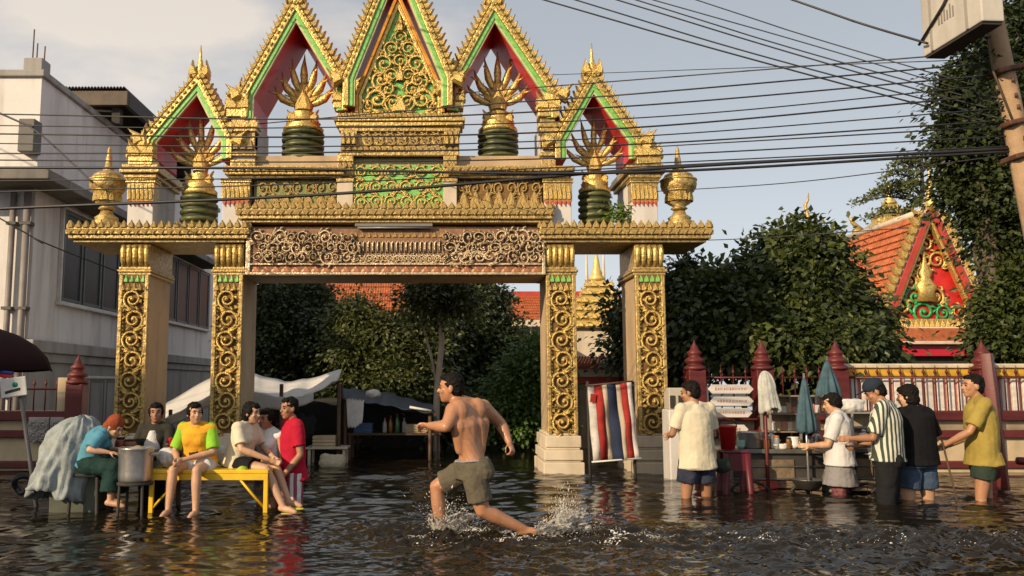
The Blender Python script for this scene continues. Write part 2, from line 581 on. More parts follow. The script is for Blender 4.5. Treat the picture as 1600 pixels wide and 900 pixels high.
# --- four columns
cols = [(213, 190, 237, True), (359, 336, 383, True), (875, 852, 898, False), (1013, 990, 1036, False)]
z_pan0, z_pan1 = gz(676), gz(452)
for ci, (pc, pl, pr, left) in enumerate(cols):
    x = gx(pc); hw = .207
    c = MB()
    c.box(x - hw + .03, x + hw - .03, GY + .03, GY + DEP, STREET, gz(380))
    col = c.build('column', [CREAM], gate, bevel=.012)
    # stepped plinth
    zz = [(STREET, gz(722), .10), (gz(722), gz(719), .06), (gz(719), gz(703), .085), (gz(703), gz(699), .05), (gz(699), gz(681), .065), (gz(681), gz(677), .03)]
    for a, b_, e in zz:
        p = MB(); xr = .16 if ci == 3 else 0
        p.box(x - hw - e + .03, x + hw + e - .03 + xr, GY - e + .02, GY + DEP + e, a, b_)
        p.build('plinth_step', [CREAM_L], col, bevel=.012)
    # panel: backing, frame, scrolls
    b = MB(); b.box(x - hw + .045, x + hw - .045, GY + .012, GY + .035, z_pan0, z_pan1)
    b.build('panel_backing', [OCHRE], col)
    for sx in (-1, 1):
        b = MB(); b.box(x + sx * (hw - .028) - .027, x + sx * (hw - .028) + .027, GY - .035, GY + .04, gz(678), gz(430))
        b.build('panel_frame', [GOLD_D], col, bevel=.01)
        zz0 = z_pan0 + .03
        while zz0 < z_pan1:                     # bead strip
            link('bead', LEAF_G, col, (x + sx * (hw - .065), GY - .0, zz0), None, (.03, .07, .05)); zz0 += .052
    n = 7
    st = (z_pan1 - z_pan0) / n
    for i in range(n):
        link('scroll', SCROLL, col, (x + (.012 if i % 2 else -.012), GY + .02, z_pan0 + st * (i + .5)), (0, random.uniform(-.12, .12), 0), ((1 if i % 2 else -1) * .285, .42, st * 1.06))
    for i in range(30):                          # small curling leaves filling the ground between the scrolls
        u = (i + random.random()) / 30
        lx = x + random.choice((-1, 1)) * random.uniform(.06, .125)
        link('curl', random.choice((FLAME, LEAF_G, SCROLL)), col, (lx, GY + random.uniform(.0, .02), z_pan0 + (z_pan1 - z_pan0) * u), (0, random.uniform(-2, 2), 0), (random.choice((-1, 1)) * .07, .16, .085))
    # leaf band, rings and fluted capital
    b = MB(); b.box(x - hw + .01, x + hw - .01, GY - .01, GY + .04, gz(455), gz(428)); b.build('neck_band', [OCHRE], col)
    row(col, LEAF_G, x - hw + .01, x + hw - .01, gz(454), GY - .012, .085, .115, 'leaf')
    row(col, LEAF_GR, x - hw + .05, x + hw - .05, gz(441), GY - .002, .085, .125, 'leaf')
    for a, e in ((428, .018), (423.5, .035), (419, .015)):
        b = MB(); b.box(x - hw - e, x + hw + e, GY - e, GY + DEP + e * .4, gz(a + 2.1), gz(a - 2.1)); b.build('ring', [GOLD_D], col, bevel=.01)
    b = MB(); b.box(x - hw + .008, x + hw - .008, GY, GY + DEP, gz(417), gz(381)); b.build('capital', [GOLD_D], col, bevel=.01)
    for i in range(5):
        fx = x - hw + .045 + i * (2 * hw - .09) / 4
        b = MB(); b.tube([(fx, GY - .006, gz(416)), (fx, GY - .03, gz(408)), (fx, GY - .045, gz(392)), (fx, GY - .03, gz(384))], [.022, .036, .04, .03], 6, up=(0, -1, 0))
        b.build('flute', [GOLD], col)
    row(col, LEAF_D, x - hw + .01, x + hw - .01, gz(391), GY - .05, .085, .07, 'leaf')

# --- first cornices over the outer bays, and slabs under them
for x0, x1 in ((gx(125), gx(376)), (gx(858), gx(1094))):
    cornice(x0, x1, gz(380), gz(357), .15, .115)

# --- bridging slab and sign beam
bL, bR = gx(384), gx(851)
b = MB(); b.box(bL, bR, GY + .10, GY + DEP - .1, gz(431), gz(352)); beam = b.build('sign_beam', [CREAM], gate, bevel=.01)
b = MB(); b.box(gx(392), gx(847), GY - .03, GY + .10, gz(426), gz(358)); b.build('sign_backing', [UMBER], beam)
fr = [(gx(386), gx(393), gz(430), gz(352)), (gx(846), gx(851), gz(430), gz(352)), (gx(393), gx(846), gz(430), gz(426)), (gx(393), gx(846), gz(415), gz(412))]
for x0, x1, z0, z1 in fr:
    b = MB(); b.box(x0, x1, GY - .065, GY + .10, z0, z1); b.build('sign_frame', [GOLD_B], beam, bevel=.006)
row(beam, leaf_mesh('leaf_copper', mat('copper_red', (.42, .17, .08), .45, .3, .3, 10)), gx(394), gx(845), gz(425.5), GY - .03, .14, .085, 'leaf', d=.5)
# scrolls left and right of the lettering
for i in range(9):
    for side in (0, 1):
        px = 404 + i * 17.5 if side == 0 else 835 - i * 17.5
        for j, py in enumerate((372, 388, 403)):
            s = random.uniform(.15, .25)
            link('scroll', SCROLL_B, beam, (gx(px + (8 if j == 1 else 0), py), GY - .025, gz(py)), (random.uniform(-.25, .25), random.uniform(-2.5, 2.5), 0), (random.choice((-1, 1)) * s, random.uniform(.2, .5), s * .85))
# raised letters, too worn to read: tall strokes with looped heads
for i in range(19):
    px = 556 + i * 7.4
    x = gx(px, 385); w = .024
    z0, z1 = gz(397), gz(377)
    b = MB()
    b.tube([(x - w * .6, GY - .04, z0 + .02), (x - w, GY - .05, z0 + .05), (x - w, GY - .05, z1 - .03), (x, GY - .05, z1), (x + w, GY - .05, z1 - .03), (x + w, GY - .04, z0)], [.010] * 6, 5)
    b.build('letter', [GOLD_B], beam)
for i in range(24):
    px = 553 + i * 6.2
    link('scroll', SCROLL_B, beam, (gx(px), GY - .025, gz(405)), (0, random.uniform(-1, 1), 0), (.12, .16, .13))
for i in range(14):
    link('leaf', LEAF_D, beam, (gx(556 + i * 10.2), GY - .02, gz(371.5)), None, (.08, .09, .09))

# --- lip over the sign, with the lamp under it
lip = cornice(gx(384), gx(851), gz(349), gz(327), .13, .10, dep=DEP)
b = MB(); b.box(gx(556, 353), gx(676, 353), GY - .12, GY - .07, gz(356), gz(351.5)); 
lamp = b.build('lamp_batten', [mat('lamp_grey', (.17, .165, .15), .5)], gate, bevel=.005)
b = MB(); b.tube([(gx(560, 353), GY - .095, gz(357.5)), (gx(672, 353), GY - .095, gz(357.5))], .016, 8); b.build('lamp_tube', [mat('lamp_glass', (.24, .235, .22), .3)], lamp)

# --- frieze wall between lip and second cornices
b = MB(); b.box(gx(392), gx(850), GY + .12, GY + DEP - .1, gz(335), gz(240)); fw = b.build('frieze_wall', [CREAM], gate)
def frieze(px0, px1, py0, py1, back, me, rows, y, s0=.16, yb=None, crest=True):
    b = MB(); b.box(gx(px0), gx(px1), y, y + .05, gz(py1), gz(py0)); p = b.build('frieze_panel', [back], gate)
    W = gx(px1) - gx(px0); Hh = gz(py0) - gz(py1)
    n = max(1, int(W / s0))
    for r in range(rows):
        for i in range(n):
            link('scroll', me, p, (gx(px0) + W * (i + .5) / n, y + .005, gz(py1) + Hh * (r + .5) / rows), (0, random.uniform(-.3, .3), 0),
                 ((1 if (i + r) % 2 else -1) * W / n * .95, .2, Hh / rows * .95))
    return p
frieze(398, 527, 281, 327, mat('olive_green_mosaic', (.15, .26, .055), .45, .05, .4, 18, .3, 60, col2=(.30, .26, .07)), SCROLL_D, 2, GY + .055)
frieze(551, 693, 257, 326, GREEN_M, SCROLL, 3, GY + .02, .20)
frieze(713, 848, 281, 330, OCHRE, SCROLL_D, 2, GY + .055)
row(gate, LEAF_D, gx(716), gx(846), gz(327), GY + .04, .16, .30, 'leaf', d=.3)
row(gate, LEAF_D, gx(399), gx(526), gz(326), GY + .04, .16, .22, 'leaf', d=.3)
# small pilasters by the green panel
for a, b0 in ((526, 551), (693, 714)):
    b = MB(); b.box(gx(a), gx(b0), GY - .02, GY + .2, gz(330), gz(285)); pl = b.build('pilaster', [CREAM_L], gate, bevel=.01)
    b = MB(); b.box(gx(a) - .012, gx(b0) + .012, GY - .035, GY + .2, gz(285), gz(279)); b.build('ring', [GOLD_D], pl, bevel=.008)
    b = MB(); b.box(gx(a), gx(b0), GY - .02, GY + .2, gz(279), gz(238)); b.build('shaft', [GOLD_D], pl, bevel=.008)
    row(pl, LEAF_D, gx(a), gx(b0), gz(278), GY - .022, .08, .1, 'leaf'); row(pl, LEAF_D, gx(a), gx(b0), gz(262), GY - .022, .08, .1, 'leaf')

# --- second cornices over the inner bays
cornice(gx(362), gx(526), gz(279), gz(262), .13, .0, crest=False)
cornice(gx(712), gx(884), gz(279), gz(262), .13, .0, crest=False)

# --- upper columns (attic) over each column
def attic(pl, pr, top):
    x0, x1 = gx(pl, 320), gx(pr, 320)
    b = MB(); b.box(x0, x1, GY + .01, GY + DEP - .02, gz(357), gz(312)); o = b.build('attic_block', [WHITE_P], gate, bevel=.01)
    b = MB(); b.box(x0 - .012, x1 + .012, GY - .005, GY + .22, gz(314), gz(282)); b.build('attic_capital', [GOLD_D], o, bevel=.01)
    b = MB(); b.box(x0 + .002, x1 - .002, GY + .222, GY + DEP - .02, gz(312), gz(270)); b.build('attic_side', [WHITE_P], o)
    n = 6; w = (x1 - x0) / n
    for i in range(n):
        fx = x0 + w * (i + .5)
        link('flute', LEAF_G, o, (fx, GY - .006, gz(312)), None, (w * .9, .06, gz(286) - gz(312)))
        link('petal', FLAME_R, o, (fx, GY + .005, gz(313)), (PI, 0, 0), (w * 1.1, -.08, .09))
    for a in (284, 280):
        b = MB(); b.box(x0 - .03, x1 + .03, GY - .025, GY + .24, gz(a + 1.6), gz(a - 1.4)); b.build('ring', [GOLD], o, bevel=.008)
    if top:
        b = MB()
        for (a, c, e) in ((279, 272, .05), (272, 264, .10), (264, 258, .075)):
            b.box(x0 - e, x1 + e, GY - e, GY + DEP + e, gz(a), gz(c))
        t = b.build('attic_cornice', [GOLD_D], o, bevel=.012)
    return o
attic(199, 239, True); attic(347, 389, False); attic(851, 893, False); attic(988, 1028, True)

# --- corner flame crowns
def crown(px, py_base, w, h, y=GY + .05, parent=None, piles=3):
    x = gx(px, py_base); z = gz(py_base)
    b = MB(); b.box(x - w * .5, x + w * .5, y - w * .4, y + w * .5, z - .02, z + h * .18)
    b.box(x - w * .4, x + w * .4, y - w * .34, y + w * .4, z + h * .18, z + h * .34)
    o = b.build('corner_crown', [GOLD], gate, bevel=.01)
    for i, (dx, hh, rz) in enumerate(((-.36, .55, -.1), (.36, .55, .1), (0, .9, 0), (-.2, .42, 0), (.2, .42, 0))):
        link('flame', FLAME, o, (x + dx * w, y - w * .3 + (0.12 * w if i == 2 else 0), z + h * (.16 if i != 2 else .25)), (0, rz, 0), ((-1 if dx < 0 else 1) * w * .55, .3, h * hh))
    for i in range(3):
        link('flame', FLAME, o, (x + (i - 1) * w * .3, y + .05, z + h * .3), (0, 0, .8 * (i - 1)), (w * .5, .3, h * .5))
    return o
crown(222, 257, .34, .52); crown(1012, 257, .34, .46)
crown(372, 182, .30, .50); crown(857, 182, .30, .50)
crown(536, 168, .26, .40); crown(710, 168, .26, .40)

# --- gables
def gable(apex, eL, eR, drop, dep, y0, fl=.15, name_big=True, tip=.5, rear=False):
    """apex, eL, eR are (px, py) of the inner chevron line; drop the length of the vertical feet"""
    A = (gx(*apex), gz(apex[1])); L = (gx(*eL), gz(eL[1])); R = (gx(*eR), gz(eR[1]))
    base = [(L[0], L[1] - drop), L, A, R, (R[0], R[1] - drop)]
    o0 = base
    o1, o2, o3 = offset_poly(base, .025), offset_poly(base, .085), offset_poly(base, .165)
    b = MB(); b.band(offset_poly(base, .004), offset_poly(base, .155), y0 + .03, y0 + dep); gb = b.build('gable', [RED_S], gate)
    b = MB(); b.band(o0, o1, y0 - .012, y0 + .04); b.build('lime_edge', [LIME], gb)
    b = MB(); b.band(o1, o2, y0 - .03, y0 + .035); b.build('green_band', [GREEN_M], gb, bevel=.006)
    b = MB(); b.band(o2, o3, y0 - .055, y0 + .05); b.build('gold_edge', [GOLD], gb, bevel=.01)
    b = MB(); b.band(offset_poly(base, .16), offset_poly(base, .20), y0 + .06, y0 + dep + .05); b.build('roof_skin', [RED_T], gb)
    # crest flames climbing both slopes
    for (p, q, sgn) in ((o3[1], o3[2], 1), (o3[3], o3[2], -1)):
        p, q = Vector(p), Vector(q)
        n = int((q - p).length / (fl * .82))
        d = (q - p).normalized()
        ang = math.atan2(d.y, d.x)
        for i in range(n):
            c = p + (q - p) * ((i + .35) / n)
            # flame's base sits on the edge, tip leans uphill
            ry = -ang if sgn > 0 else PI - ang
            link('flame', FLAME, gb, (c.x, y0 - .01, c.y), (0, ry, 0), (fl * (1 if sgn > 0 else -1) * random.uniform(.9, 1.1), .3, fl * random.uniform(1.05, 1.3)))
            c2 = c - Vector((-d.y, d.x)) * (.04 * sgn)
            link('stud', LEAF_G, gb, (c2.x, y0 - .05, c2.y), (0, ry, 0), (fl * .6, .08, .06))
    # finial
    ax, az = o3[2]
    f = MB(); f.lathe([(r_ * (.75 if tip < .4 else 1), z_ * (.62 if tip < .4 else 1)) for r_, z_ in [(.10, -.12), (.14, -.02), (.10, .04), (.12, .09), (.07, .16), (.085, .20), (.045, .28), (.055, .31), (.022, .42), (.03, .45), (.008, .45 + tip)]], (ax, y0 + .03, az), 8, 1, .7)
    f.build('finial', [GOLD], gb)
    for s in (-1, 1):
        link('flame', FLAME, gb, (ax + s * .07, y0, az - .04), (0, s * .25, 0), (-s * .16, .4, .26))
        e = o3[1] if s < 0 else o3[3]
        link('flame', FLAME, gb, (e[0] + s * .05, y0 - .02, e[1] - .10), (0, s * .5, 0), (s * .22, .45, .30))
    return gb
# inner chevrons measured on the photograph's front plane
g1 = gable((307, 148), (244, 222), (345, 222), .24, .95, GY + .02, .105, tip=.28)
g4 = gable((928, 146), (885, 222), (983, 222), .24, .95, GY + .02, .105, tip=.28)
g2 = gable((463, 36), (397, 152), (526, 140), .32, 1.0, GY - .02, .118)
g3 = gable((773, 36), (716, 140), (851, 152), .32, 1.0, GY - .02, .118)
g0 = gable((622, -34), (556, 130), (689, 130), .38, 1.0, GY - .12, .118)

# piers under the feet of the two tall gables
for a, c in ((359, 394), (849, 868)):
    b = MB(); b.box(gx(a), gx(c), GY + .03, GY + DEP - .05, gz(264), gz(184)); o = b.build('pier', [WHITE_P], gate)
    for (p, q, e) in ((262, 250, .02), (244, 238, .03), (232, 206, .0), (206, 200, .03), (200, 192, .05), (192, 183, .02)):
        b = MB(); b.box(gx(a) - e, gx(c) + e, GY + .0 - e, GY + .2, gz(p), gz(q)); b.build('pier_moulding', [GOLD_D], o, bevel=.008)
    row(o, LEAF_D, gx(a), gx(c), gz(234), GY - .002, .09, .15, 'leaf')
    row(o, LEAF_D, gx(a), gx(c), gz(262), GY - .02, .09, .08, 'leaf')

# --- central block and tympanum
b = MB(); b.box(gx(534), gx(715), GY + .05, GY + DEP - .05, gz(244), gz(150)); cb = b.build('central_block', [GOLD_D], gate)
for (a, c, p, q, e) in ((530, 718, 244, 236, .03), (530, 718, 236, 228, .0), (540, 710, 228, 206, -.02), (528, 720, 206, 199, .03), (524, 724, 199, 192, .07), (520, 727, 192, 186, .10), (524, 723, 186, 178, .05)):
    b = MB(); b.box(gx(a), gx(c), GY - e, GY + .3, gz(p), gz(q)); b.build('block_moulding', [GOLD_D if e < .06 else GOLD], cb, bevel=.01)
row(cb, SCROLL_D, gx(562), gx(690), gz(217), GY + .005, .17, .20, 'scroll', d=.8)
for a, c in ((531, 556), (694, 718)):
    b = MB(); b.box(gx(a), gx(c), GY - .05, GY + .1, gz(229), gz(206)); o = b.build('block_corner', [GOLD_D], cb, bevel=.008)
    row(cb, LEAF_G, gx(a), gx(c), gz(228), GY - .055, .07, .2, 'leaf')
row(cb, LEAF_D, gx(524), gx(723), gz(185), GY - .06, .085, .075, 'leaf')
row(cb, LEAF_D, gx(530), gx(718), gz(236), GY - .04, .085, .07, 'leaf')
# tympanum
T = [(gx(566, 176), gz(178)), (gx(566, 150), gz(150)), (gx(622, 20), gz(14)), (gx(684, 150), gz(150)), (gx(684, 176), gz(178))]
b = MB(); b.prism(T, GY + .02, GY + .08); ty = b.build('tympanum', [GREEN_M], gate)
b = MB(); b.band(T, offset_poly(T, .05), GY - .03, GY + .07); b.build('tympanum_edge', [GOLD], ty, bevel=.008)
b = MB(); b.band(offset_poly(T, .05), offset_poly(T, .10), GY - .07, GY + .07); b.build('tympanum_edge', [mat('orange_gilding', (.62, .26, .03), .4, .3, .3, 9)], ty, bevel=.008)
spots = [(625, 40, .16), (625, 58, .22), (612, 76, .24), (638, 76, .24), (600, 100, .30), (650, 100, .30), (625, 96, .24), (596, 126, .30), (654, 126, .30), (612, 118, .24), (638, 118, .24), (590, 156, .36), (660, 156, .36), (606, 140, .26), (644, 140, .26), (614, 160, .26), (636, 160, .26), (576, 166, .2), (674, 166, .2)]
for i, (px, py, s) in enumerate(spots):
    sg = -1 if px < 625 else 1
    link('scroll', SCROLL, ty, (gx(px, py), GY + .02, gz(py)), (0, sg * random.uniform(-.3, .5), 0), (sg * s, .34, s))
link('leaf', LEAF_G, ty, (gx(625, 172), GY + .0, gz(175)), None, (.26, .2, .26))
link('leaf', LEAF_G, ty, (gx(625, 120), GY + .0, gz(128)), None, (.13, .2, .34))
link('leaf', LEAF_G, ty, (gx(625, 60), GY + .0, gz(50)), None, (.11, .2, .30))

# --- naga statues on banded drums
def naga(px, py0, py1, pd0, pd1, hw, label, y=GY + .42):
    """py0..py1 statue top and foot, pd0..pd1 drum top and foot, hw drum half width"""
    x = gx(px, py1)
    x = at(px, py1, y).x
    z0, z1 = zat(py1, y), zat(py0, y)
    d0, d1 = zat(pd1, y), zat(pd0, y)
    r = empty('naga_statue', (x, y, d0), label, 'statue', 'naga statues on the gate')
    GRB = mat('green_gold_band', (.055, .075, .026), .45, .2, .4, 10, col2=(.14, .15, .05))
    b = MB(); b.lathe([(hw * .92, d0 - .02), (hw * .92, d1)], (x, y, 0), 20); b.build('drum', [mat('dark_green_drum', (.028, .035, .016), .6, .1, .3, 8)], r)
    n = 5
    for i in range(n):
        z = d0 + (d1 - d0) * (i + .5) / n
        b = MB(); hh = (d1 - d0) / n * .36
        b.lathe([(hw * .93, -hh), (hw * 1.02, -hh * .6), (hw * 1.04, 0), (hw * 1.02, hh * .6), (hw * .93, hh)], (x, y, z), 20); b.build('coil', [GRB], r)
    h = z1 - z0
    b = MB(); b.lathe([(hw * .98, d1), (hw * 1.0, d1 + h * .04), (hw * .8, d1 + h * .09), (hw * .86, d1 + h * .12), (hw * .62, d1 + h * .17), (hw * .52, d1 + h * .22), (hw * .66, d1 + h * .26)], (x, y, 0), 12); b.build('pedestal', [GOLD], r)
    # body swelling into a hood
    b = MB()
    sec = [(0.20, .46, .42), (.28, .32, .32), (.36, .38, .30), (.44, .44, .28), (.54, .34, .24), (.64, .24, .18), (.76, .12, .10)]
    b.loft([(Vector((x, y, d1 + h * a)), Vector((1, 0, 0)), Vector((0, 1, 0)), w * hw * 1.25, d_ * hw) for a, w, d_ in sec], 12)
    b.build('hood', [GOLD], r)
    for k, an in enumerate((-66, -45, -23, 0, 23, 45, 66)):
        a = math.radians(an)
        o = Vector((math.sin(a), 0, math.cos(a)))
        sw = math.sin(a)
        base = Vector((x + sw * hw * .20, y, d1 + h * (.64 - abs(an) * .0037)))
        L = h * (.36 if an == 0 else .40)
        p1 = base + o * L * .30 + Vector((sw * hw * .10, -hw * .05, -.02))
        p2 = base + o * L * .55 + Vector((sw * hw * .16, -hw * .14, -.012))
        p3 = base + o * L * .74 + Vector((sw * hw * .10, -hw * .18, .02))
        p4 = base + o * L * .92 + Vector((sw * hw * -.02, -hw * .08, .06))
        p5 = base + o * L * 1.12 + Vector((sw * hw * -.16, 0, .11))
        b = MB(); b.tube([base, p1, p2, p3, p4, p5], [hw * .16, hw * .175, hw * .20, hw * .155, hw * .075, .003], 7, flat=.85, up=(0, -1, 0))
        b.tube([p3, p3 + o * hw * .1 + Vector((sw * hw * .16, -hw * .14, 0)), p3 + o * hw * .25 + Vector((sw * hw * .30, -hw * .16, hw * .02))], [hw * .09, hw * .05, .003], 5)
        b.tube([p2, p2 + Vector((-sw * hw * .16, -hw * .05, hw * .10)), p2 + Vector((-sw * hw * .18, -hw * .02, hw * .26))], [hw * .07, hw * .045, .003], 5)
        b.build('naga_head', [GOLD], r)
    for k, an in enumerate((-56, -34, -12, 12, 34, 56)):   # shorter crests filling the fan
        a = math.radians(an); o = Vector((math.sin(a), 0, math.cos(a)))
        bs = Vector((x + o.x * hw * .18, y - hw * .14, d1 + h * (.52 - abs(an) * .002)))
        link('crest_flame', FLAME, r, bs, (0, a, 0), ((1 if an > 0 else -1) * hw * .34, hw * .5, h * .27))
    # breast ornaments
    link('chest_leaf', LEAF_G, r, (x, y - hw * .34, d1 + h * .30), None, (hw * .7, .1, h * .3))
    for sx in (-1, 1):
        link('flame', FLAME, r, (x + sx * hw * .5, y - hw * .25, d1 + h * .12), (0, sx * .2, 0), (sx * hw * .6, .3, h * .2))
    return r
naga(474, 100, 207, 207, 256, .30, 'golden many-headed naga statue on a banded drum under the tall left gable')
naga(778, 96, 208, 208, 252, .29, 'golden many-headed naga statue on a banded drum under the tall right gable')
naga(312, 186, 306, 306, 362, .26, 'golden naga statue inside the small leftmost red gable')
naga(929, 192, 302, 302, 354, .235, 'golden naga statue in the small rightmost gable, beside a green weed')

# --- urns at both ends of the lower cornice
def urn(px, label):
    y = GY + .25
    c = at(px, 352, y); x = c.x; z0 = c.z
    r = empty('urn', (x, y, z0), label, 'urn', 'gilded urns on the ends of the gate')
    k = (zat(230, y) - z0) / 1.06
    b = MB(); b.lathe([(.20, -.03), (.20, .04), (.15, .07), (.17, .10), (.10, .15), (.085, .20)], (x, y, z0), 10); b.build('foot', [GOLD_D], r)
    b = MB(); b.lathe([(.085, .20 * k), (.12, .22 * k), (.085, .25 * k), (.16, .29 * k), (.185, .36 * k), (.18, .42 * k), (.24, .48 * k), (.255, .54 * k), (.25, .60 * k), (.21, .64 * k)], (x, y, z0), 20); b.build('bowl', [GOLD_D], r)
    for z, rr in ((.455, .215), (.60, .262)):
        b = MB(); b.lathe([(rr - .02, -.018), (rr, -.01), (rr, .01), (rr - .02, .018)], (x, y, z0 + z * k), 20); b.build('rim', [GOLD], r)
    b = MB(); b.lathe([(.22, .63 * k), (.19, .68 * k), (.10, .72 * k), (.075, .74 * k), (.085, .77 * k), (.05, .80 * k), (.045, .9 * k), (.03, .95 * k), (.028, 1.02 * k), (.008, 1.07 * k)], (x, y, z0), 12); b.build('lid', [GOLD_D], r)
    for i in range(14):
        a = 2 * PI * i / 14
        link('petal', LEAF_G, r, (x + math.cos(a) * .185, y + math.sin(a) * .185, z0 + .31 * k), (0, 0, a + PI / 2), (.075, .05, .14))
    return r
urn(166, 'lidded golden urn on the left end of the gate cornice')
urn(1062, 'lidded golden urn on the right end of the gate cornice')

# weed rooted on the gate
w = empty('weed', at(968, 352, GY + .1), 'small green weed sprouting from the gate cornice beside a naga drum', 'plant')
base = at(968, 352, GY + .1)
vs, fs = [], []
for i in range(240):
    p = base + Vector((random.gauss(0, .10), random.gauss(0, .08), abs(random.gauss(.16, .08))))
    d = Vector((random.uniform(-1, 1), random.uniform(-1, .4), random.uniform(-.2, .8))).normalized() * .045
    q = d.cross(Vector((random.random(), random.random(), random.random()))).normalized() * .016
    k = len(vs); vs += [p - d, p + q, p + d, p - q]; fs.append((k, k + 1, k + 2, k + 3))
mm = MB(); mm.add(vs, fs); mm.build('foliage', [mat('weed_green', (.10, .17, .03), .6, 0, .4, 20)], w, recalc=False)
mm = MB()
for i in range(5):
    mm.tube([base, base + Vector((random.gauss(0, .05), random.gauss(0, .04), .12)), base + Vector((random.gauss(0, .1), random.gauss(0, .06), .24))], [.006, .005, .002], 4)
tag(mm.build('stems', [mat('weed_stem', (.10, .09, .03), .7)], w), kind='stuff')
# ------------------------------------------------------------------ white house on the left (its long wall runs away from the street)
HX = -6.75                                    # plane of the long wall
HN, HF = 14.0, 25.5                           # near and far end
HT = 6.35                                     # parapet height
house = empty('white_house', (HX - 3, HN, STREET), 'pale two-storey house with long side wall, ledges and dark windows, left of the gate', 'house')
WALLM = mat('house_wall', (.70, .68, .665), .85, 0, .08, .9, .15, 20, stain=.45)
b = MB(); b.box(HX - 7, HX, HN, HF, STREET, HT); wall = b.build('wall', [WALLM], house)
b = MB(); b.box(HX - 7.1, HX + .06, HN - .06, HF + .05, HT, HT + .12); b.build('parapet', [GREY_P], house, bevel=.02)
b = MB(); b.box(HX - .32, HX - .0, HN - .02, HN + .3, HT + .12, HT + .34)
b.build('roof_post', [GREY_P], house, bevel=.015)
for dx, h in ((-.25, .7), (-.18, .45), (-.05, .4)):
    b = MB(); b.tube([(HX + dx, HN + .15, HT + .2), (HX + dx + .01, HN + .14, HT + .2 + h)], .012, 5); b.build('rebar', [mat('rust', (.12, .06, .03), .8)], house)
# ledges: sun shade over the upper windows, and floor band
z_led = 4.42
b = MB(); b.box(HX - 7, HX + .55, HN - .75, HN - .001, z_led, z_led + .16); b.box(HX + .001, HX + .55, HN, HF - 1.5, z_led, z_led + .16)
b.build('ledge', [mat('ledge_concrete', (.19, .18, .165), .85, 0, .2, 3, .2, 20, stain=.5)], house, bevel=.015)
z_fl = 1.72
b = MB(); b.box(HX + .001, HX + .14, HN - .1, HF, z_fl, z_fl + .2); b.box(HX + .001, HX + .09, HN - .1, HF, z_fl - .16, z_fl); b.build('floor_band', [GREY_P], house, bevel=.015)
b = MB(); b.box(HX - 7, HX, HN - .14, HN - .001, z_fl, z_fl + .2); b.build('floor_band', [GREY_P], house, bevel=.015)
b = MB(); b.box(HX + .001, HX + .05, HN, HF, STREET, z_fl - .17); b.build('lower_wall', [GREY_P], house)
# windows in the long wall
FRAME = mat('pale_frame', (.55, .55, .53), .5)
GLASS = mat('dark_glass', (.022, .026, .030), .45, 0, .3, 3, spec=.3)
SCREEN = mat('green_grey_sash', (.10, .115, .11), .55, 0, .2, 5)
def house_window(y0, y1, z0, z1, n):
    b = MB(); b.box(HX + .002, HX + .03, y0, y1, z0, z1); w = b.build('window', [SCREEN], house)
    b = MB()
    for (a, c, d, e) in ((y0 - .05, y0, z0, z1), (y1, y1 + .05, z0, z1)): b.box(HX + .001, HX + .07, a, c, d, e)
    b.box(HX + .001, HX + .10, y0 - .08, y1 + .08, z0 - .07, z0); b.box(HX + .001, HX + .07, y0 - .05, y1 + .05, z1, z1 + .05)
    b.build('frame', [FRAME], w, bevel=.008)
    s = (y1 - y0) / n
    for i in range(n):
        a, c = y0 + s * i + .05, y0 + s * (i + 1) - .05
        p = MB(); p.box(HX + .03, HX + .036, a + .05, c - .05, z0 + .07, z1 - .07); p.build('pane', [GLASS], w)
        p = MB()
        p.box(HX + .03, HX + .055, a, a + .05, z0 + .02, z1 - .02); p.box(HX + .03, HX + .055, c - .05, c, z0 + .02, z1 - .02)
        p.box(HX + .03, HX + .055, a + .05, c - .05, z0 + .02, z0 + .07); p.box(HX + .03, HX + .055, a + .05, c - .05, z1 - .07, z1 - .02)
        p.build('sash', [SCREEN], w)
house_window(15.0, 18.6, 2.65, 4.3, 4)
house_window(20.6, 24.6, 2.75, 4.35, 4)
house_window(15.6, 18.0, .2, 1.3, 3)
# front face: pipes and a window
for px, r in ((22, .05), (44, .06)):
    c = at(px, 300, HN - .1)
    b = MB(); b.tube([(c.x, HN - .1, STREET), (c.x, HN - .1, 4.35)], r, 8); pp = b.build('drainpipe', [mat('old_pipe', (.22, .20, .19), .6, 0, .2, 4)], house)
    for z in (1.0, 2.4, 3.8):
        b = MB(); b.box(c.x - r - .03, c.x + r + .03, HN - .16, HN - .002, z, z + .05); b.build('clip', [mat('clip_iron', (.09, .08, .075), .7)], pp)
b = MB(); c = at(44, 215, HN - .2); b.box(c.x - .13, c.x + .13, HN - .28, HN - .002, c.z - .25, c.z + .3); b.build('meter_box', [mat('meter_grey', (.10, .095, .09), .6)], house, bevel=.01)
b = MB(); b.box(HX - 2.4, HX - .75, HN - .03, HN - .002, 2.2, 3.9); b.build('window', [SCREEN], house)
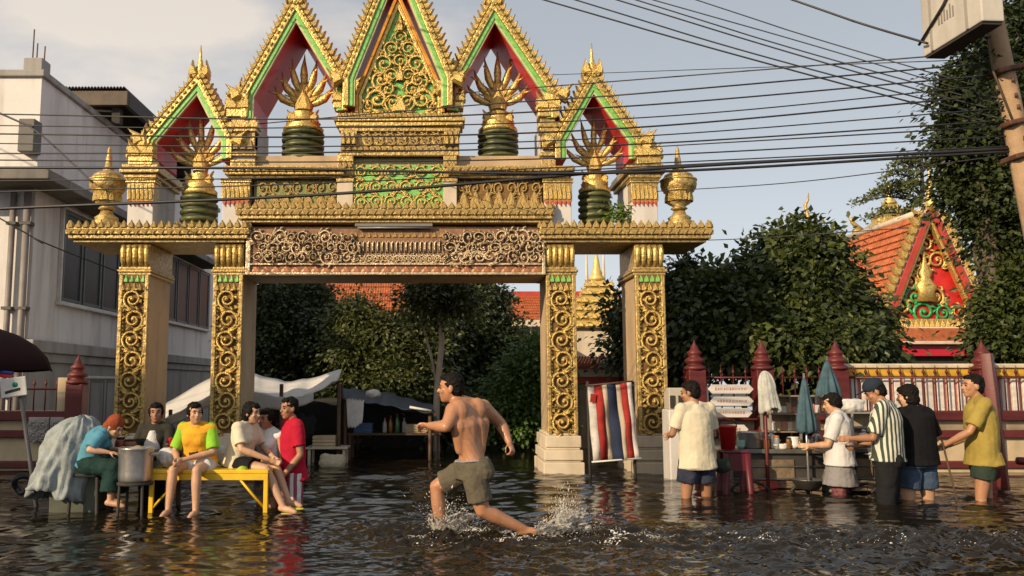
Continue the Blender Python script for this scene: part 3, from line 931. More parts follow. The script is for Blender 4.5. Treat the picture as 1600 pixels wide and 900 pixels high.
# roof shelter on the terrace: corrugated sheets on a dark frame
rs = empty('roof_shelter', (HX, 17.5, HT), 'dark corrugated shelter roof standing on the terrace of the white house', 'roof')
SHY0, SHY1 = 16.2, 21.5
xl, xr = at(82, 138, SHY0).x - .2, at(196, 136, SHY0).x
zl = zat(139, SHY0); 
CORR = mat('corrugated_sheet', (.05, .043, .04), .7, 0, .3, 4)
n = 26
for i in range(n):
    u0, u1 = i / n, (i + 1) / n
    x0, x1 = xl + (xr - xl) * u0, xl + (xr - xl) * u1
    b = MB()
    pr = [(x0 + (x1 - x0) * t / 4, zl + .045 * math.sin(PI * t / 4)) for t in range(5)]
    b.band([(p[0], p[1]) for p in pr], [(p[0], p[1] + .015) for p in pr], SHY0, SHY1)
    b.build('sheet', [CORR], rs)
b = MB(); b.box(xl, xr + .02, SHY0 + .05, SHY0 + .15, zl - .3, zl - .02); b.build('fascia', [mat('fascia_wood', (.10, .075, .055), .7, 0, .3, 5)], rs)
b = MB(); b.box(xr - .06, xr + .03, SHY0 + .15, SHY1, zl - .3, zl - .02); b.build('fascia', [mat('fascia_wood_shaded', (.045, .036, .03), .7, 0, .3, 5)], rs)  # darker copy of the front board's wood, side shade put into the colour
for x, y in ((xl + .3, SHY0 + .3), (xr - .25, SHY0 + .3), (xl + .3, SHY1 - .3), (xr - .25, SHY1 - .3)):
    b = MB(); b.box(x - .08, x + .08, y - .08, y + .08, HT - .05, zl - .02); b.build('post', [DARK], rs)
b = MB(); b.box(xl + .2, xr - .2, SHY1 - .25, SHY1 - .15, HT - .05, zl - .05); b.build('back_wall', [mat('shelter_wall_shaded', (.025, .022, .02), .9)], rs)  # near-black tone stands in for the shade beneath the roof
b = MB(); b.tube([at(137, 172, SHY0 + .4), at(180, 174, SHY0 + .4)], .025, 6); b.build('lamp_tube', [mat('pale_tube', (.4, .4, .4), .4)], rs)

# ------------------------------------------------------------------ temple hall on the right
TY = 22.0
hall = empty('temple_hall', at(1462, 600, TY), 'temple hall with orange tiled roof and red gilded gable, behind the right fence', 'temple')
ORANGE_T = mat('orange_glazed_tile', (.42, .105, .035), .42, 0, .35, 9, .3, 40, col2=(.55, .17, .055), stain=.4)
def tx(px, py): return at(px, py, TY).x
def tz(py): return zat(py, TY)
A = (tx(1456, 345), tz(334)); L = (tx(1392, 498), tz(500)); R = (tx(1530, 490), tz(498))
HD = 4.8
b = MB(); b.prism([L, A, R], TY + .25, TY + .4); ty = b.build('gable_wall', [mat('gable_red', (.55, .02, .015), .45, 0, .2, 5)], hall)
base = [L, A, R]
b = MB(); b.band(offset_poly(base, -.02), offset_poly(base, .16), TY - .05, TY + .12); b.build('bargeboard', [RED_T], hall, bevel=.02)
b = MB(); b.band(offset_poly(base, -.10), offset_poly(base, -.02), TY + .02, TY + .2); b.build('bargeboard', [GOLD], hall, bevel=.02)
b = MB(); b.band(offset_poly(base, .16), offset_poly(base, .26), TY - .02, TY + .14); b.build('bargeboard_edge', [CREAM_L], hall)
for (p, q, sg) in ((L, A, 1), (R, A, -1)):
    p, q = Vector(p), Vector(q); d = (q - p).normalized(); ang = math.atan2(d.y, d.x)
    nn = 13
    for i in range(nn):
        c = p + (q - p) * (i + .3) / nn + Vector((-d.y, d.x)) * .2 * sg
        link('flame', FLAME, hall, (c.x, TY - .02, c.y), (0, -ang if sg > 0 else PI - ang, 0), (.26 * sg, .5, .30))
# tiled roof planes: overlapping courses of tiles
def tiled_plane(parent, p_ridge0, p_ridge1, p_eave0, p_eave1, courses, per, m):
    """rows of half-round tiles between ridge line and eave line, one mesh for each course"""
    r0, r1, e0, e1 = map(Vector, (p_ridge0, p_ridge1, p_eave0, p_eave1))
    nrm = (r1 - r0).cross(e0 - r0).normalized()
    if nrm.z < 0: nrm = -nrm
    for c in range(courses):
        u0, u1 = c / courses, (c + 1.12) / courses
        b = MB()
        a0, a1 = r0 + (e0 - r0) * u0, r1 + (e1 - r1) * u0
        c0, c1 = r0 + (e0 - r0) * u1, r1 + (e1 - r1) * u1
        vs, fs = [], []
        for i in range(per * 2 + 1):
            t = i / (per * 2)
            lift = .035 if i % 2 else 0.0
            vs += [a0.lerp(a1, t) + nrm * (lift * .5), c0.lerp(c1, t) + nrm * (lift + .05)]
        for i in range(per * 2):
            fs.append((2 * i, 2 * i + 1, 2 * i + 3, 2 * i + 2))
        for i in range(per * 2 + 1):
            vs.append(c0.lerp(c1, i / (per * 2)))
        k = 2 * (per * 2 + 1)
        for i in range(per * 2):
            fs.append((2 * i + 1, k + i, k + i + 1, 2 * i + 3))
        b.add(vs, fs); b.build('tile_course', [m], parent)
y0, y1 = TY + .12, TY + HD
tiled_plane(hall, (A[0], y0, A[1] + .1), (A[0], y1, A[1] + .1), (L[0] - .15, y0, L[1] - .1), (L[0] - .15, y1, L[1] - .1), 14, 40, ORANGE_T)
tiled_plane(hall, (A[0], y1, A[1] + .1), (A[0], y0, A[1] + .1), (R[0] + .15, y1, R[1] - .1), (R[0] + .15, y0, R[1] - .1), 14, 40, ORANGE_T)
b = MB(); b.tube([(A[0], TY, A[1] + .14), (A[0], y1, A[1] + .14)], .10, 6); b.build('ridge', [CREAM_L], hall)
for yy in (y1,):
    b = MB(); b.tube([(A[0], yy, A[1]), (L[0] - .2, yy, L[1])], .10, 6); b.build('roof_edge', [CREAM_L], hall)
f = MB(); f.lathe([(.10, -.1), (.16, .05), (.16, .2), (.08, .35), (.1, .42), (.05, .6), (.06, .66), (.03, .9), (.01, 1.15)], (A[0], TY, A[1] + .16), 8); f.build('finial', [GOLD], hall)
# gable figure work: gilded and green scrolls on red
for i, (px, py, s, g_) in enumerate(((1452, 380, .5, 0), (1440, 405, .55, 0), (1470, 405, .5, 0), (1428, 440, .5, 0), (1452, 425, .5, 0), (1436, 462, .55, 1), (1468, 462, .5, 0), (1415, 478, .6, 0), (1450, 486, .6, 1), (1505, 486, .4, 0), (1480, 488, .45, 1))):
    link('scroll', SCROLL if not g_ else scroll_mesh('scroll_green', mat('emerald_glaze', (.03, .32, .10), .35, 0, .3, 9)), hall, (tx(px, py), TY + .24, tz(py)), (0, random.uniform(-1, 1), 0), ((-1 if px < 1455 else 1) * s, .5, s))
b = MB(); x, z = tx(1452, 445), tz(470); b.lathe([(.28, 0), (.22, .25), (.30, .4), (.16, .55), (.12, .62), (.17, .74), (.10, .88), (.06, 1.0), (.01, 1.35)], (x, TY + .15, z), 10, 1, .5); b.build('gable_figure', [GOLD], hall)
# entablature and skirt roofs
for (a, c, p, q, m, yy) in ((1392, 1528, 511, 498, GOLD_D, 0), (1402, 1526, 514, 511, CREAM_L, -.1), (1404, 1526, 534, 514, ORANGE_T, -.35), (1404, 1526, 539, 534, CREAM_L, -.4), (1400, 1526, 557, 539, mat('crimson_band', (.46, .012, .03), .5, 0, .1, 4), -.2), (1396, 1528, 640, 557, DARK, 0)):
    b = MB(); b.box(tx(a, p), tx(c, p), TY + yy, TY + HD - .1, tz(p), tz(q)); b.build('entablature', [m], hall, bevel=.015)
row(hall, LEAF_G, tx(1394, 500), tx(1526, 500), tz(511), TY - .02, .14, .2, 'leaf', d=.5)
# corner horn finials of the long roof behind
for px, py0, py1, yy in ((1268, 345, 305, 30.0), (1338, 350, 338, 30.0)):
    a = at(px, py0, yy); c = at(px - 3, py1, yy)
    hgt = c.z - a.z
    o = empty('roof_horn', a, 'slender gilded roof horn rising behind the big tree' if px < 1300 else 'small gilded roof tip behind the right side of the big tree', 'finial')
    b = MB(); b.tube([a - Vector((-.2, 0, hgt * .9)), a - Vector((0, 0, hgt * .3)), a + Vector((-.14, 0, hgt * .25)), a + Vector((-.20, 0, hgt * .6)), a + Vector((-.08, 0, hgt * .85)), a + Vector((-.06, 0, hgt * 1.1))], [.1, .09, .08, .065, .04, .01], 6); b.build('horn', [GOLD_D], o)
    b = MB(); b.lathe([(.16, -hgt * 1.6 - 8), (.16, -hgt * .9), (.10, -hgt * .6)], a, 8); b.build('horn_foot', [GOLD_D], o)

# ------------------------------------------------------------------ golden spire behind the hall
SY = 30.0
def spire(px, pyt, pyb, hw, Y, label, tiers, name='golden_spire', profile=None, m=GOLD):
    c = at(px, pyb, Y); t = zat(pyt, Y)
    o = empty(name, (c.x, Y, STREET), label, 'spire')
    h = t - c.z
    b = MB(); b.box(c.x - hw, c.x + hw, Y - hw, Y + hw, STREET, c.z); b.build('spire_body', [CREAM_L], o, bevel=.02)
    z, w = c.z, hw * 1.15
    for i in range(tiers):
        th = h * .62 / tiers
        w2 = hw * 1.15 * (1 - (i + 1) / tiers * .82)
        b = MB(); b.lathe([(w * 1.41, 0), (w * 1.46, th * .18), (w * 1.30, th * .34), (w2 * 1.36, th * .8), (w2 * 1.41, th)], (c.x, Y, z), 4, ang=PI / 4, smooth=False)
        k = b.build('tier', [m], o, bevel=.015)
        nl = max(2, int(w * 2 / .28))
        for j in range(nl):
            link('leaf', LEAF_G, k, (c.x - w + 2 * w * (j + .5) / nl, Y - w - .02, z + th * .16), None, (2 * w / nl * .9, .2, th * .6))
        for s in (-1, 1):
            link('flame', FLAME, k, (c.x + s * w * 1.0, Y - w, z + th * .1), (0, 0, 0), (s * .25, .4, th * .9))
        z += th; w = w2
    b = MB(); r = w * 1.2
    b.lathe([(r, 0), (r * 1.1, h * .03), (r * .7, h * .07), (r * .75, h * .10), (r * .5, h * .15), (r * .4, h * .22), (r * .25, h * .30), (.012, h * .38)], (c.x, Y, z), 10); b.build('needle', [m], o)
    return o
spire(1394, 282, 382, .92, SY, 'slim golden spire on a tiered crown left of the temple hall gable', 3)
# golden tiered chedi seen between the two right columns
chedi = spire(934, 392, 516, 1.02, 27.0, 'pale golden stepped pagoda seen between the two right gate columns', 6, 'pagoda', m=mat('pale_gold_tile', (.72, .50, .12), .35, .3, .25, 9, col2=(.85, .65, .25)))  # pale gold tone of the tiles themselves
for dx in (-.35, .22):
    c = at(934, 470, 28.5); b = MB(); b.tube([(c.x + dx, 28.5, c.z), (c.x + dx * 1.0, 28.5, zat(393, 28.5))], [.07, .03], 6); b.build('needle', [CREAM_L], chedi)
# long halls with orange roofs further back
def far_hall(px0, px1, pyr, pye, Y, label, wallm):
    a, c = at(px0, pye, Y), at(px1, pye, Y)
    zr = zat(pyr, Y + 3)
    o = empty('temple_building', ((a.x + c.x) / 2, Y, STREET), label, 'building')
    tiled_plane(o, (a.x, Y + 3, zr), (c.x, Y + 3, zr), (a.x, Y, a.z), (c.x, Y, c.z), 9, 50, ORANGE_T)
    tiled_plane(o, (c.x, Y + 3, zr), (a.x, Y + 3, zr), (c.x, Y + 6, a.z), (a.x, Y + 6, c.z), 3, 20, ORANGE_T)
    b = MB(); b.box(a.x + .3, c.x - .3, Y + .5, Y + 5.5, STREET, a.z + .02); b.build('wall', [wallm], o)
    b = MB(); b.box(a.x - .1, c.x + .1, Y - .08, Y + .05, a.z - .25, a.z); b.build('eave_board', [CREAM_L], o)
    b = MB(); b.box(a.x - .1, c.x + .1, Y + 2.9, Y + 3.1, zr - .05, zr + .2); b.build('ridge', [RED_T], o)
    for i in range(6):
        wx = a.x + (c.x - a.x) * (i + .5) / 6
        b = MB(); b.box(wx - .4, wx + .4, Y + .44, Y + .52, 1.2, a.z - 1.0); b.build('window', [GLASS], o)
    return o
far_hall(470, 668, 398, 492, 36.0, 'temple building with orange tiled roof showing above the trees through the gate', CREAM_L)
far_hall(802, 990, 463, 500, 33.0, 'low temple building with orange-red roof right of the dark tree in the gate opening', CREAM_L)
# low pavilion behind the flag banner and the right columns
PY_ = 16.5
pv = empty('pavilion', at(990, 600, PY_), 'low white pavilion with red and orange eaves behind the flag banner', 'pavilion')
def px_(px, py): return at(px, py, PY_).x
def pz(py): return zat(py, PY_)
x0, x1 = px_(898, 590), px_(1082, 590)
tiled_plane(pv, (x0, PY_ + 1.6, pz(556)), (x1, PY_ + 1.6, pz(556)), (x0 - .1, PY_ - .2, pz(572)), (x1 + .1, PY_ - .2, pz(572)), 5, 40, ORANGE_T)
for (p, q, m, e) in ((577, 572, RED_T, .22), (589, 577, CREAM_L, .16), (600, 589, RED_T, .10)):
    b = MB(); b.box(x0 - .02, x1 + .02, PY_ - e, PY_ + 3, pz(p), pz(q)); b.build('eave_board', [m], pv, bevel=.01)
b = MB(); b.box(x0 + .1, x1 - .1, PY_ + .02, PY_ + 3, STREET, pz(600)); b.build('wall', [mat('pavilion_wall', (.42, .33, .22), .8, 0, .2, 2, stain=.5)], pv)
for i in range(4):
    xx = x0 + .3 + (x1 - x0 - .6) * i / 3
    b = MB(); b.box(xx - .09, xx + .09, PY_ - .1, PY_ + .05, STREET, pz(600)); b.build('post', [CREAM_L], pv, bevel=.01)
b = MB(); b.box(px_(1046, 580), px_(1072, 580), PY_ - .32, PY_ - .24, pz(588), pz(566)); b.build('gilded_panel', [GOLD], pv, bevel=.01)
# ochre store building with a dark doorway beyond the trees
st = empty('store_building', at(770, 640, 24), 'dim ochre building with a dark doorway at the back of the gate opening', 'building')
a, c = at(690, 560, 24), at(850, 560, 24)
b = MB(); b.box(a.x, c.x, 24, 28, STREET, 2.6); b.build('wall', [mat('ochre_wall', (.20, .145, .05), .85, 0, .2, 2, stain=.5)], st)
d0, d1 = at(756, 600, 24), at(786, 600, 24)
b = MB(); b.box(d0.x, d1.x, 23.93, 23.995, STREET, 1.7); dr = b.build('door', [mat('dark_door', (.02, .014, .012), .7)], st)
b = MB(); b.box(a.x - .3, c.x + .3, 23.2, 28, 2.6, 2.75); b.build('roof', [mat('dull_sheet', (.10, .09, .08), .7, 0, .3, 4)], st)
# unseen building blocks added behind the camera to shade the lower left
sh = empty('shade_row', (-20, -8, STREET), 'unseen row of plain concrete blocks added behind the viewer to cast shade', 'building')
SHX = -14.8
b = MB(); b.box(SHX - 4.4, SHX, -4.5, -3, STREET, 4.6); b.build('wall', [GREY_P], sh)
b = MB(); b.box(SHX - 22, SHX - 4.4, -5.5, -3, STREET, 10.6); b.build('wall', [GREY_P], sh)
b = MB(); b.box(SHX - 4.3, SHX + .1, -4.6, -2.9, 4.6, 4.8); b.build('parapet', [GREY_P], sh, bevel=.02)
for i in range(5):
    for z0, z1 in ((1.9, 3.6), (4.7, 6.4)):
        b = MB(); b.box(SHX - 3.6 - i * 4.3, SHX - 1.2 - i * 4.3, -3.001, -2.94, z0, z1); b.build('window', [GLASS], sh)
    b = MB(); b.box(SHX - 4.1 - i * 4.3, SHX - .7 - i * 4.3, -2.999, -2.93, STREET, 1.5); b.build('shutter', [STEEL], sh)

# ------------------------------------------------------------------ temple wall with railings
PINK_P = mat('rose_red_panel', (.50, .20, .17), .8, 0, .15, 3, .1, 30, stain=.3)
WALL_C = mat('wall_cream', (.52, .42, .27), .8, 0, .12, 2.5, .12, 30, stain=.4)
YOCH = mat('yellow_ochre_band', (.62, .35, .035), .6, 0, .2, 4)
def fence_post(parent, x, y, z_top, w=.12, fin=True, m=RED_M):
    b = MB(); b.box(x - w, x + w, y - w, y + w, STREET, z_top); p = b.build('pillar', [m], parent, bevel=.012)
    if fin:
        b = MB()
        b.lathe([(r_, z_ * .74) for r_, z_ in [(w * 1.25, 0), (w * 1.3, .05), (w * .95, .08), (w * .8, .11), (w * 1.15, .15), (w * 1.15, .19), (w * .75, .23), (w * .62, .26), (w * .85, .30), (w * .85, .33), (w * .5, .38), (w * .38, .44), (w * .15, .50), (.008, .56)]], (x, y, z_top), 14)
        b.build('pillar_finial', [m], p)
    return p
def temple_wall(px0, px1, Y, label, posts, top=572, solid=True, cap=True, ptop=578):
    z = lambda py: zat(py, Y)
    x0, x1 = at(px0, 650, Y).x, at(px1, 650, Y).x
    o = empty('temple_fence', ((x0 + x1) / 2, Y, STREET), label, 'fence')
    b = MB(); b.box(x0, x1, Y + .02, Y + .30, STREET, z(680)); b.build('base_wall', [WALL_C], o, bevel=.015)
    b = MB(); b.box(x0, x1, Y - .06, Y + .34, STREET, z(722)); b.build('plinth', [WALL_C], o, bevel=.015)
    for p, q, e in ((731, 720, .10), (684, 672, .05), (657, 642, .06)):
        b = MB(); b.box(x0, x1, Y - e, Y + .1, z(p), z(q)); b.build('red_rail', [RED_M], o, bevel=.012)
    b = MB(); b.box(x0, x1, Y + .04, Y + .28, z(680), z(642)); b.build('base_wall', [WALL_C], o)
    if solid:
        b = MB(); b.box(x0, x1, Y + .16, Y + .26, z(642), z(top + 16)); b.build('panel_wall', [PINK_P], o)
        b = MB(); b.box(x0, x1, Y + .10, Y + .30, z(top + 16), z(top + 3)); b.build('ochre_band', [YOCH], o, bevel=.01)
        b = MB(); b.box(x0, x1, Y + .06, Y + .33, z(top + 3), z(top - 4)); b.build('coping', [CREAM_L], o, bevel=.015)
        n = int((x1 - x0) / .15)
        for i in range(n):                       # white balusters proud of the panel
            xx = x0 + (i + .5) * (x1 - x0) / n
            b = MB(); b.box(xx - .045, xx + .045, Y + .11, Y + .16, z(642), z(top + 18)); b.build('baluster', [mat('white_baluster', (.74, .69, .64), .7, 0, .1, 4, stain=.2)], o, bevel=.008)
    b = MB(); b.tube([(x0, Y + .03, z(top + 18)), (x1, Y + .03, z(top + 18))], .014, 6); b.build('red_bar', [RED_M], o)
    n = int((x1 - x0) / .16)
    tipm = MB(); tipm.tube([(0, 0, 0), (0, 0, z(top + 10) - z(642)), (0, 0, z(top - 2) - z(642))], [.010, .010, .002], 5)
    tipm.tube([(0, 0, z(top + 14) - z(642)), (0, 0, z(top + 9) - z(642)), (0, 0, z(top + 4) - z(642))], [.006, .024, .004], 5)
    me = tipm.mesh('railing_bar', [RED_M])
    for i in range(n):
        link('railing_bar', me, o, (x0 + (i + .2) * (x1 - x0) / n, Y + .03, z(642)))
    for px in posts:
        fence_post(o, at(px, 600, Y).x, Y - .02, z(ptop))
    return o
temple_wall(1318, 2100, 12.0, 'white and pink balustraded temple wall with ochre coping on the far right', [1307, 1536, 1770, 2000])
temple_wall(1068, 1300, 12.05, 'maroon spiked railing under the big tree between maroon pillars, right of the gate', [1086, 1191], solid=False)
o = temple_wall(-420, 118, 12.3, 'dim maroon railing with tiered pillar at the foot of the white house', [-120, 122], top=590, solid=False, ptop=600)
b = MB(); x = at(100, 600, 12.3).x; b.box(x - .07, x + .07, 12.25, 12.6, STREET, zat(590, 12.3)); b.build('cream_pier', [WALL_C], o, bevel=.01)
# carved white panels in the base wall at the left
for i in range(2):
    a = at(42 + i * 34, 680, 12.2)
    b = MB(); b.box(a.x, a.x + .29, 12.22, 12.28, zat(690, 12.2), zat(652, 12.2)); p = b.build('carved_panel', [mat('grey_carved', (.36, .33, .31), .8, 0, .2, 6)], o, bevel=.01)
    for k in range(4):
        link('scroll', scroll_mesh('scroll_grey', mat('grey_carved', (.3, .3, .3))), p, (a.x + .08 + .13 * (k % 2), 12.22, zat(682, 12.2) + .15 * (k // 2)), None, (.13, .12, .14))
# ------------------------------------------------------------------ trees
def leaf_material(name, c, c2, tr=0.25):
    m = bpy.data.materials.new(name); m.use_nodes = True
    n, l = m.node_tree.nodes, m.node_tree.links
    b = n['Principled BSDF']
    at_ = n.new('ShaderNodeAttribute'); at_.attribute_name = 'tint'
    rp = n.new('ShaderNodeValToRGB')
    rp.color_ramp.elements[0].color = (*c, 1); rp.color_ramp.elements[1].color = (*c2, 1)
    l.new(at_.outputs['Fac'], rp.inputs['Fac'])
    l.new(rp.outputs['Color'], b.inputs['Base Color'])
    b.inputs['Roughness'].default_value = 0.5
    t = n.new('ShaderNodeBsdfTranslucent'); l.new(rp.outputs['Color'], t.inputs['Color'])
    mx = n.new('ShaderNodeMixShader'); mx.inputs['Fac'].default_value = tr
    out = n['Material Output']
    l.new(b.outputs['BSDF'], mx.inputs[1]); l.new(t.outputs['BSDF'], mx.inputs[2]); l.new(mx.outputs['Shader'], out.inputs['Surface'])
    return m
LF_DARK = leaf_material('dark_leaf', (.017, .029, .009), (.072, .096, .024))
LF_MID = leaf_material('mid_leaf', (.022, .038, .010), (.112, .138, .030))
LF_YEL = leaf_material('yellowish_leaf', (.036, .052, .012), (.125, .140, .034))
LF_BRI = leaf_material('bright_leaf', (.040, .085, .014), (.10, .18, .03))
BARK = mat('grey_bark', (.10, .078, .058), .85, 0, .35, 6, .5, 30, stretch=(1, 1, .25))
BARK_P = mat('pale_bark', (.46, .40, .31), .8, 0, .25, 6, .4, 30, stretch=(1, 1, .25))

def leaf_cloud(blobs, n_clump, per, size, droop=.3, seed=0, flat=.75, cl=.34):
    """clumps scattered through the outer part of the blobs (centre, radii), each clump a spray of leaves"""
    r = np.random.default_rng(seed)
    vol = np.array([b[1][0] * b[1][1] * b[1][2] for b in blobs]) ** (2 / 3)
    pick = r.choice(len(blobs), n_clump, p=vol / vol.sum())
    C = np.array([list(b[0]) for b in blobs])[pick]; R = np.array([list(b[1]) for b in blobs])[pick]
    d = r.normal(size=(n_clump, 3)); d /= np.linalg.norm(d, axis=1)[:, None]
    rad = r.uniform(.30, 1.0, n_clump) ** .45 * r.uniform(.86, 1.13, n_clump)
    ph = r.uniform(0, 6.28, 6)
    lump = 1 + .16 * np.sin(4 * d[:, 0] * R[:, 0] + C[:, 0] * 3 + ph[0]) + .14 * np.sin(5 * d[:, 2] + C[:, 2] * 2 + ph[1]) + .10 * np.sin(9 * d[:, 0] + 7 * d[:, 2] + ph[2])
    cc = C + R * d * (rad * lump)[:, None]
    tintc = r.uniform(0, 1, n_clump)
    csz = r.uniform(.4, 1.5, n_clump) * cl
    N = n_clump * per
    k = np.repeat(np.arange(n_clump), per)
    off = r.normal(size=(N, 3)) * csz[k][:, None] * np.array([.55, .55, .38])
    off[:, 2] -= droop * (off[:, 0] ** 2 + off[:, 1] ** 2) / (csz[k] + .05)
    P = cc[k] + off
    ax = off + r.normal(size=(N, 3)) * .12 + np.array([0, 0, -.08]); ax /= np.linalg.norm(ax, axis=1)[:, None] + 1e-9
    up = r.normal(size=(N, 3)) * .5 + np.array([0, -.25, 1.0]); up -= ax * (up * ax).sum(1)[:, None]; up /= np.linalg.norm(up, axis=1)[:, None] + 1e-9
    sd = np.cross(ax, up)
    L = size * r.uniform(.65, 1.35, N)[:, None]; W = L * r.uniform(.30, .42, N)[:, None]
    tip = P + ax * L; a = P + ax * L * .42 + sd * W + up * W * .25; b = P + ax * L * .42 - sd * W + up * W * .25
    V = np.stack([P, a, tip, b], 1).reshape(-1, 3)
    tint = np.clip(tintc[k] ** 1.6 * .75 + r.uniform(0, .3, N), 0, 1)
    return V, N, np.repeat(tint, 4)

GT = 'trees behind the gate opening'
def tree(name, label, base, trunk_h, trunk_r, blobs, n_clump, per, size, m, bark=BARK, seed=0, group=None, droop=.3, lean=(0, 0), limbs=9, cl=.34, cat='tree'):
    base = Vector(base)
    o = empty(name, base, label, cat, group)
    fine = .78 if group == GT else 1.0
    V, N, tint = leaf_cloud(blobs, int(n_clump * 1.25), int(per * 1.25 / fine ** 1.6), size * .78 * fine, droop, seed, cl=cl)
    me = bpy.data.meshes.new('crown')
    V = V - np.array(base)
    me.from_pydata(V.tolist(), [], np.arange(N * 4).reshape(-1, 4).tolist())
    at_ = me.attributes.new('tint', 'FLOAT', 'POINT'); at_.data.foreach_set('value', tint.astype(np.float32))
    me.materials.append(m)
    link('crown', me, o, base)
    rr = random.Random(seed)
    top = base + Vector((lean[0], lean[1], trunk_h))
    b = MB()
    pts = [base + (top - base) * t + Vector((rr.gauss(0, .04), rr.gauss(0, .04), 0)) * (t > 0) for t in (0, .25, .5, .75, 1)]
    b.tube(pts, [trunk_r * 1.35, trunk_r * 1.05, trunk_r * .95, trunk_r * .85, trunk_r * .7], 8)
    b.build('trunk', [bark], o)
    for i in range(limbs):
        bl = blobs[i % len(blobs)]
        c = Vector(bl[0]); R_ = bl[1]
        e = c + Vector((rr.uniform(-.75, .75) * R_[0], rr.uniform(-.75, .75) * R_[1], rr.uniform(-.2, .7) * R_[2]))
        s = pts[rr.choice((2, 3, 4))] if trunk_h > 1 else top
        mid = s.lerp(e, .5) + Vector((rr.gauss(0, .15), rr.gauss(0, .15), rr.uniform(0, .3)))
        b = MB(); b.tube([s, s.lerp(mid, .5) + Vector((0, 0, .08)), mid, mid.lerp(e, .6), e], [trunk_r * .5, trunk_r * .4, trunk_r * .3, trunk_r * .18, trunk_r * .06], 6)
        b.build('limb', [bark], o)
    return o

def blob(px, py, Y, rx, rz, ry=None):
    """crown lobe: centre by photo pixel, half sizes in photo pixels at that distance"""
    s = Y / FPX
    return (at(px, py, Y), (rx * s, (ry if ry else rx) * s, rz * s))

def gb(px, Y): p = at(px, 640, Y); return (p.x, Y, STREET)
tree('leafy_tree', 'dark broad tree at the left of the gate opening, above the white tarp', gb(470, 19.5), 3.0, .16,
     [blob(440, 520, 19.5, 60, 85), blob(488, 512, 20, 58, 60), blob(455, 470, 20.5, 70, 42), blob(420, 570, 19, 50, 60), blob(520, 570, 19, 55, 50)], 420, 55, .17, LF_DARK, seed=1, group=GT)
tree('leafy_tree', 'olive green tree in the middle of the gate opening, below the orange roof', gb(600, 18), 2.4, .11,
     [blob(590, 545, 18, 65, 60), blob(655, 520, 18.5, 38, 48), blob(556, 505, 18.3, 34, 48), blob(610, 590, 17.6, 60, 35), blob(650, 560, 18, 40, 60)], 330, 52, .15, LF_YEL, seed=2, group=GT)
tree('slender_tree', 'slender tree with a pale bare trunk left of the running man', gb(684, 15.6), 3.3, .06,
     [blob(684, 448, 15.6, 50, 26), blob(662, 470, 15.7, 30, 26), blob(712, 462, 15.5, 36, 28)], 80, 34, .13, LF_YEL, bark=BARK_P, seed=3, group=GT, limbs=6)
tree('leafy_tree', 'dense blackish-green tree at the right of the gate opening behind the runner', gb(765, 21), 3.2, .17,
     [blob(742, 470, 21, 52, 42), blob(755, 535, 20.6, 54, 55), blob(720, 540, 21, 45, 70), blob(765, 590, 20.4, 50, 50)], 400, 55, .16, LF_DARK, seed=4, group=GT)
tree('bushy_shrub', 'brighter green bush against the inner right gate column', gb(822, 16), .9, .05,
     [blob(822, 600, 16, 30, 45), blob(812, 640, 15.8, 34, 40), blob(838, 560, 16.2, 24, 32), blob(800, 590, 16.4, 20, 30)], 170, 44, .12, LF_BRI, seed=5, cat='shrub', limbs=5)
tree('mango_tree', 'large rounded dark green tree behind the maroon railing', gb(1235, 14.8), 2.2, .2,
     [blob(1235, 455, 14.8, 105, 80), blob(1160, 490, 14.6, 85, 70), blob(1300, 490, 14.6, 74, 72), blob(1250, 405, 15, 58, 42), blob(1120, 500, 14.6, 60, 62), blob(1235, 530, 14.2, 130, 45), blob(1345, 545, 14.3, 46, 32), blob(1095, 445, 15, 30, 26)],
     760, 62, .155, LF_MID, seed=6, droop=.5, limbs=14)
tree('leafy_tree', 'dark thin-leaved tree glimpsed between the two right gate columns', gb(985, 15.5), 2.2, .09,
     [blob(975, 500, 15.5, 28, 40), blob(1000, 540, 15.5, 40, 32), blob(1060, 475, 15.5, 42, 45), blob(1075, 425, 15.4, 22, 18), blob(1040, 540, 15.4, 50, 40)], 150, 50, .14, LF_DARK, seed=7)
tree('tall_tree', 'tall dense tree behind the concrete pole at the right edge', (at(1560, 600, 13.4).x, 13.4, STREET), 4.5, .22,
     [blob(1550, 300, 13.4, 50, 60), blob(1512, 225, 13.4, 32, 56), blob(1545, 140, 13.4, 50, 58), blob(1590, 230, 13.6, 60, 100), blob(1590, 70, 13.6, 55, 65), blob(1590, 370, 13.4, 42, 42), blob(1500, 140, 13.3, 22, 34), blob(1550, 355, 13.5, 26, 34), blob(1508, 290, 13.6, 28, 32), blob(1488, 205, 13.5, 18, 36)],
     680, 55, .12, LF_DARK, seed=8, limbs=12)
tree('bushy_shrub', 'leafy green shrub under the tall tree at the right edge', (at(1575, 600, 13.0).x, 13.0, STREET), 1.6, .07,
     [blob(1585, 480, 13, 38, 50), blob(1572, 530, 12.9, 34, 28), blob(1600, 440, 13.1, 28, 32)], 190, 48, .12, LF_MID, seed=9, cat='shrub', limbs=6)
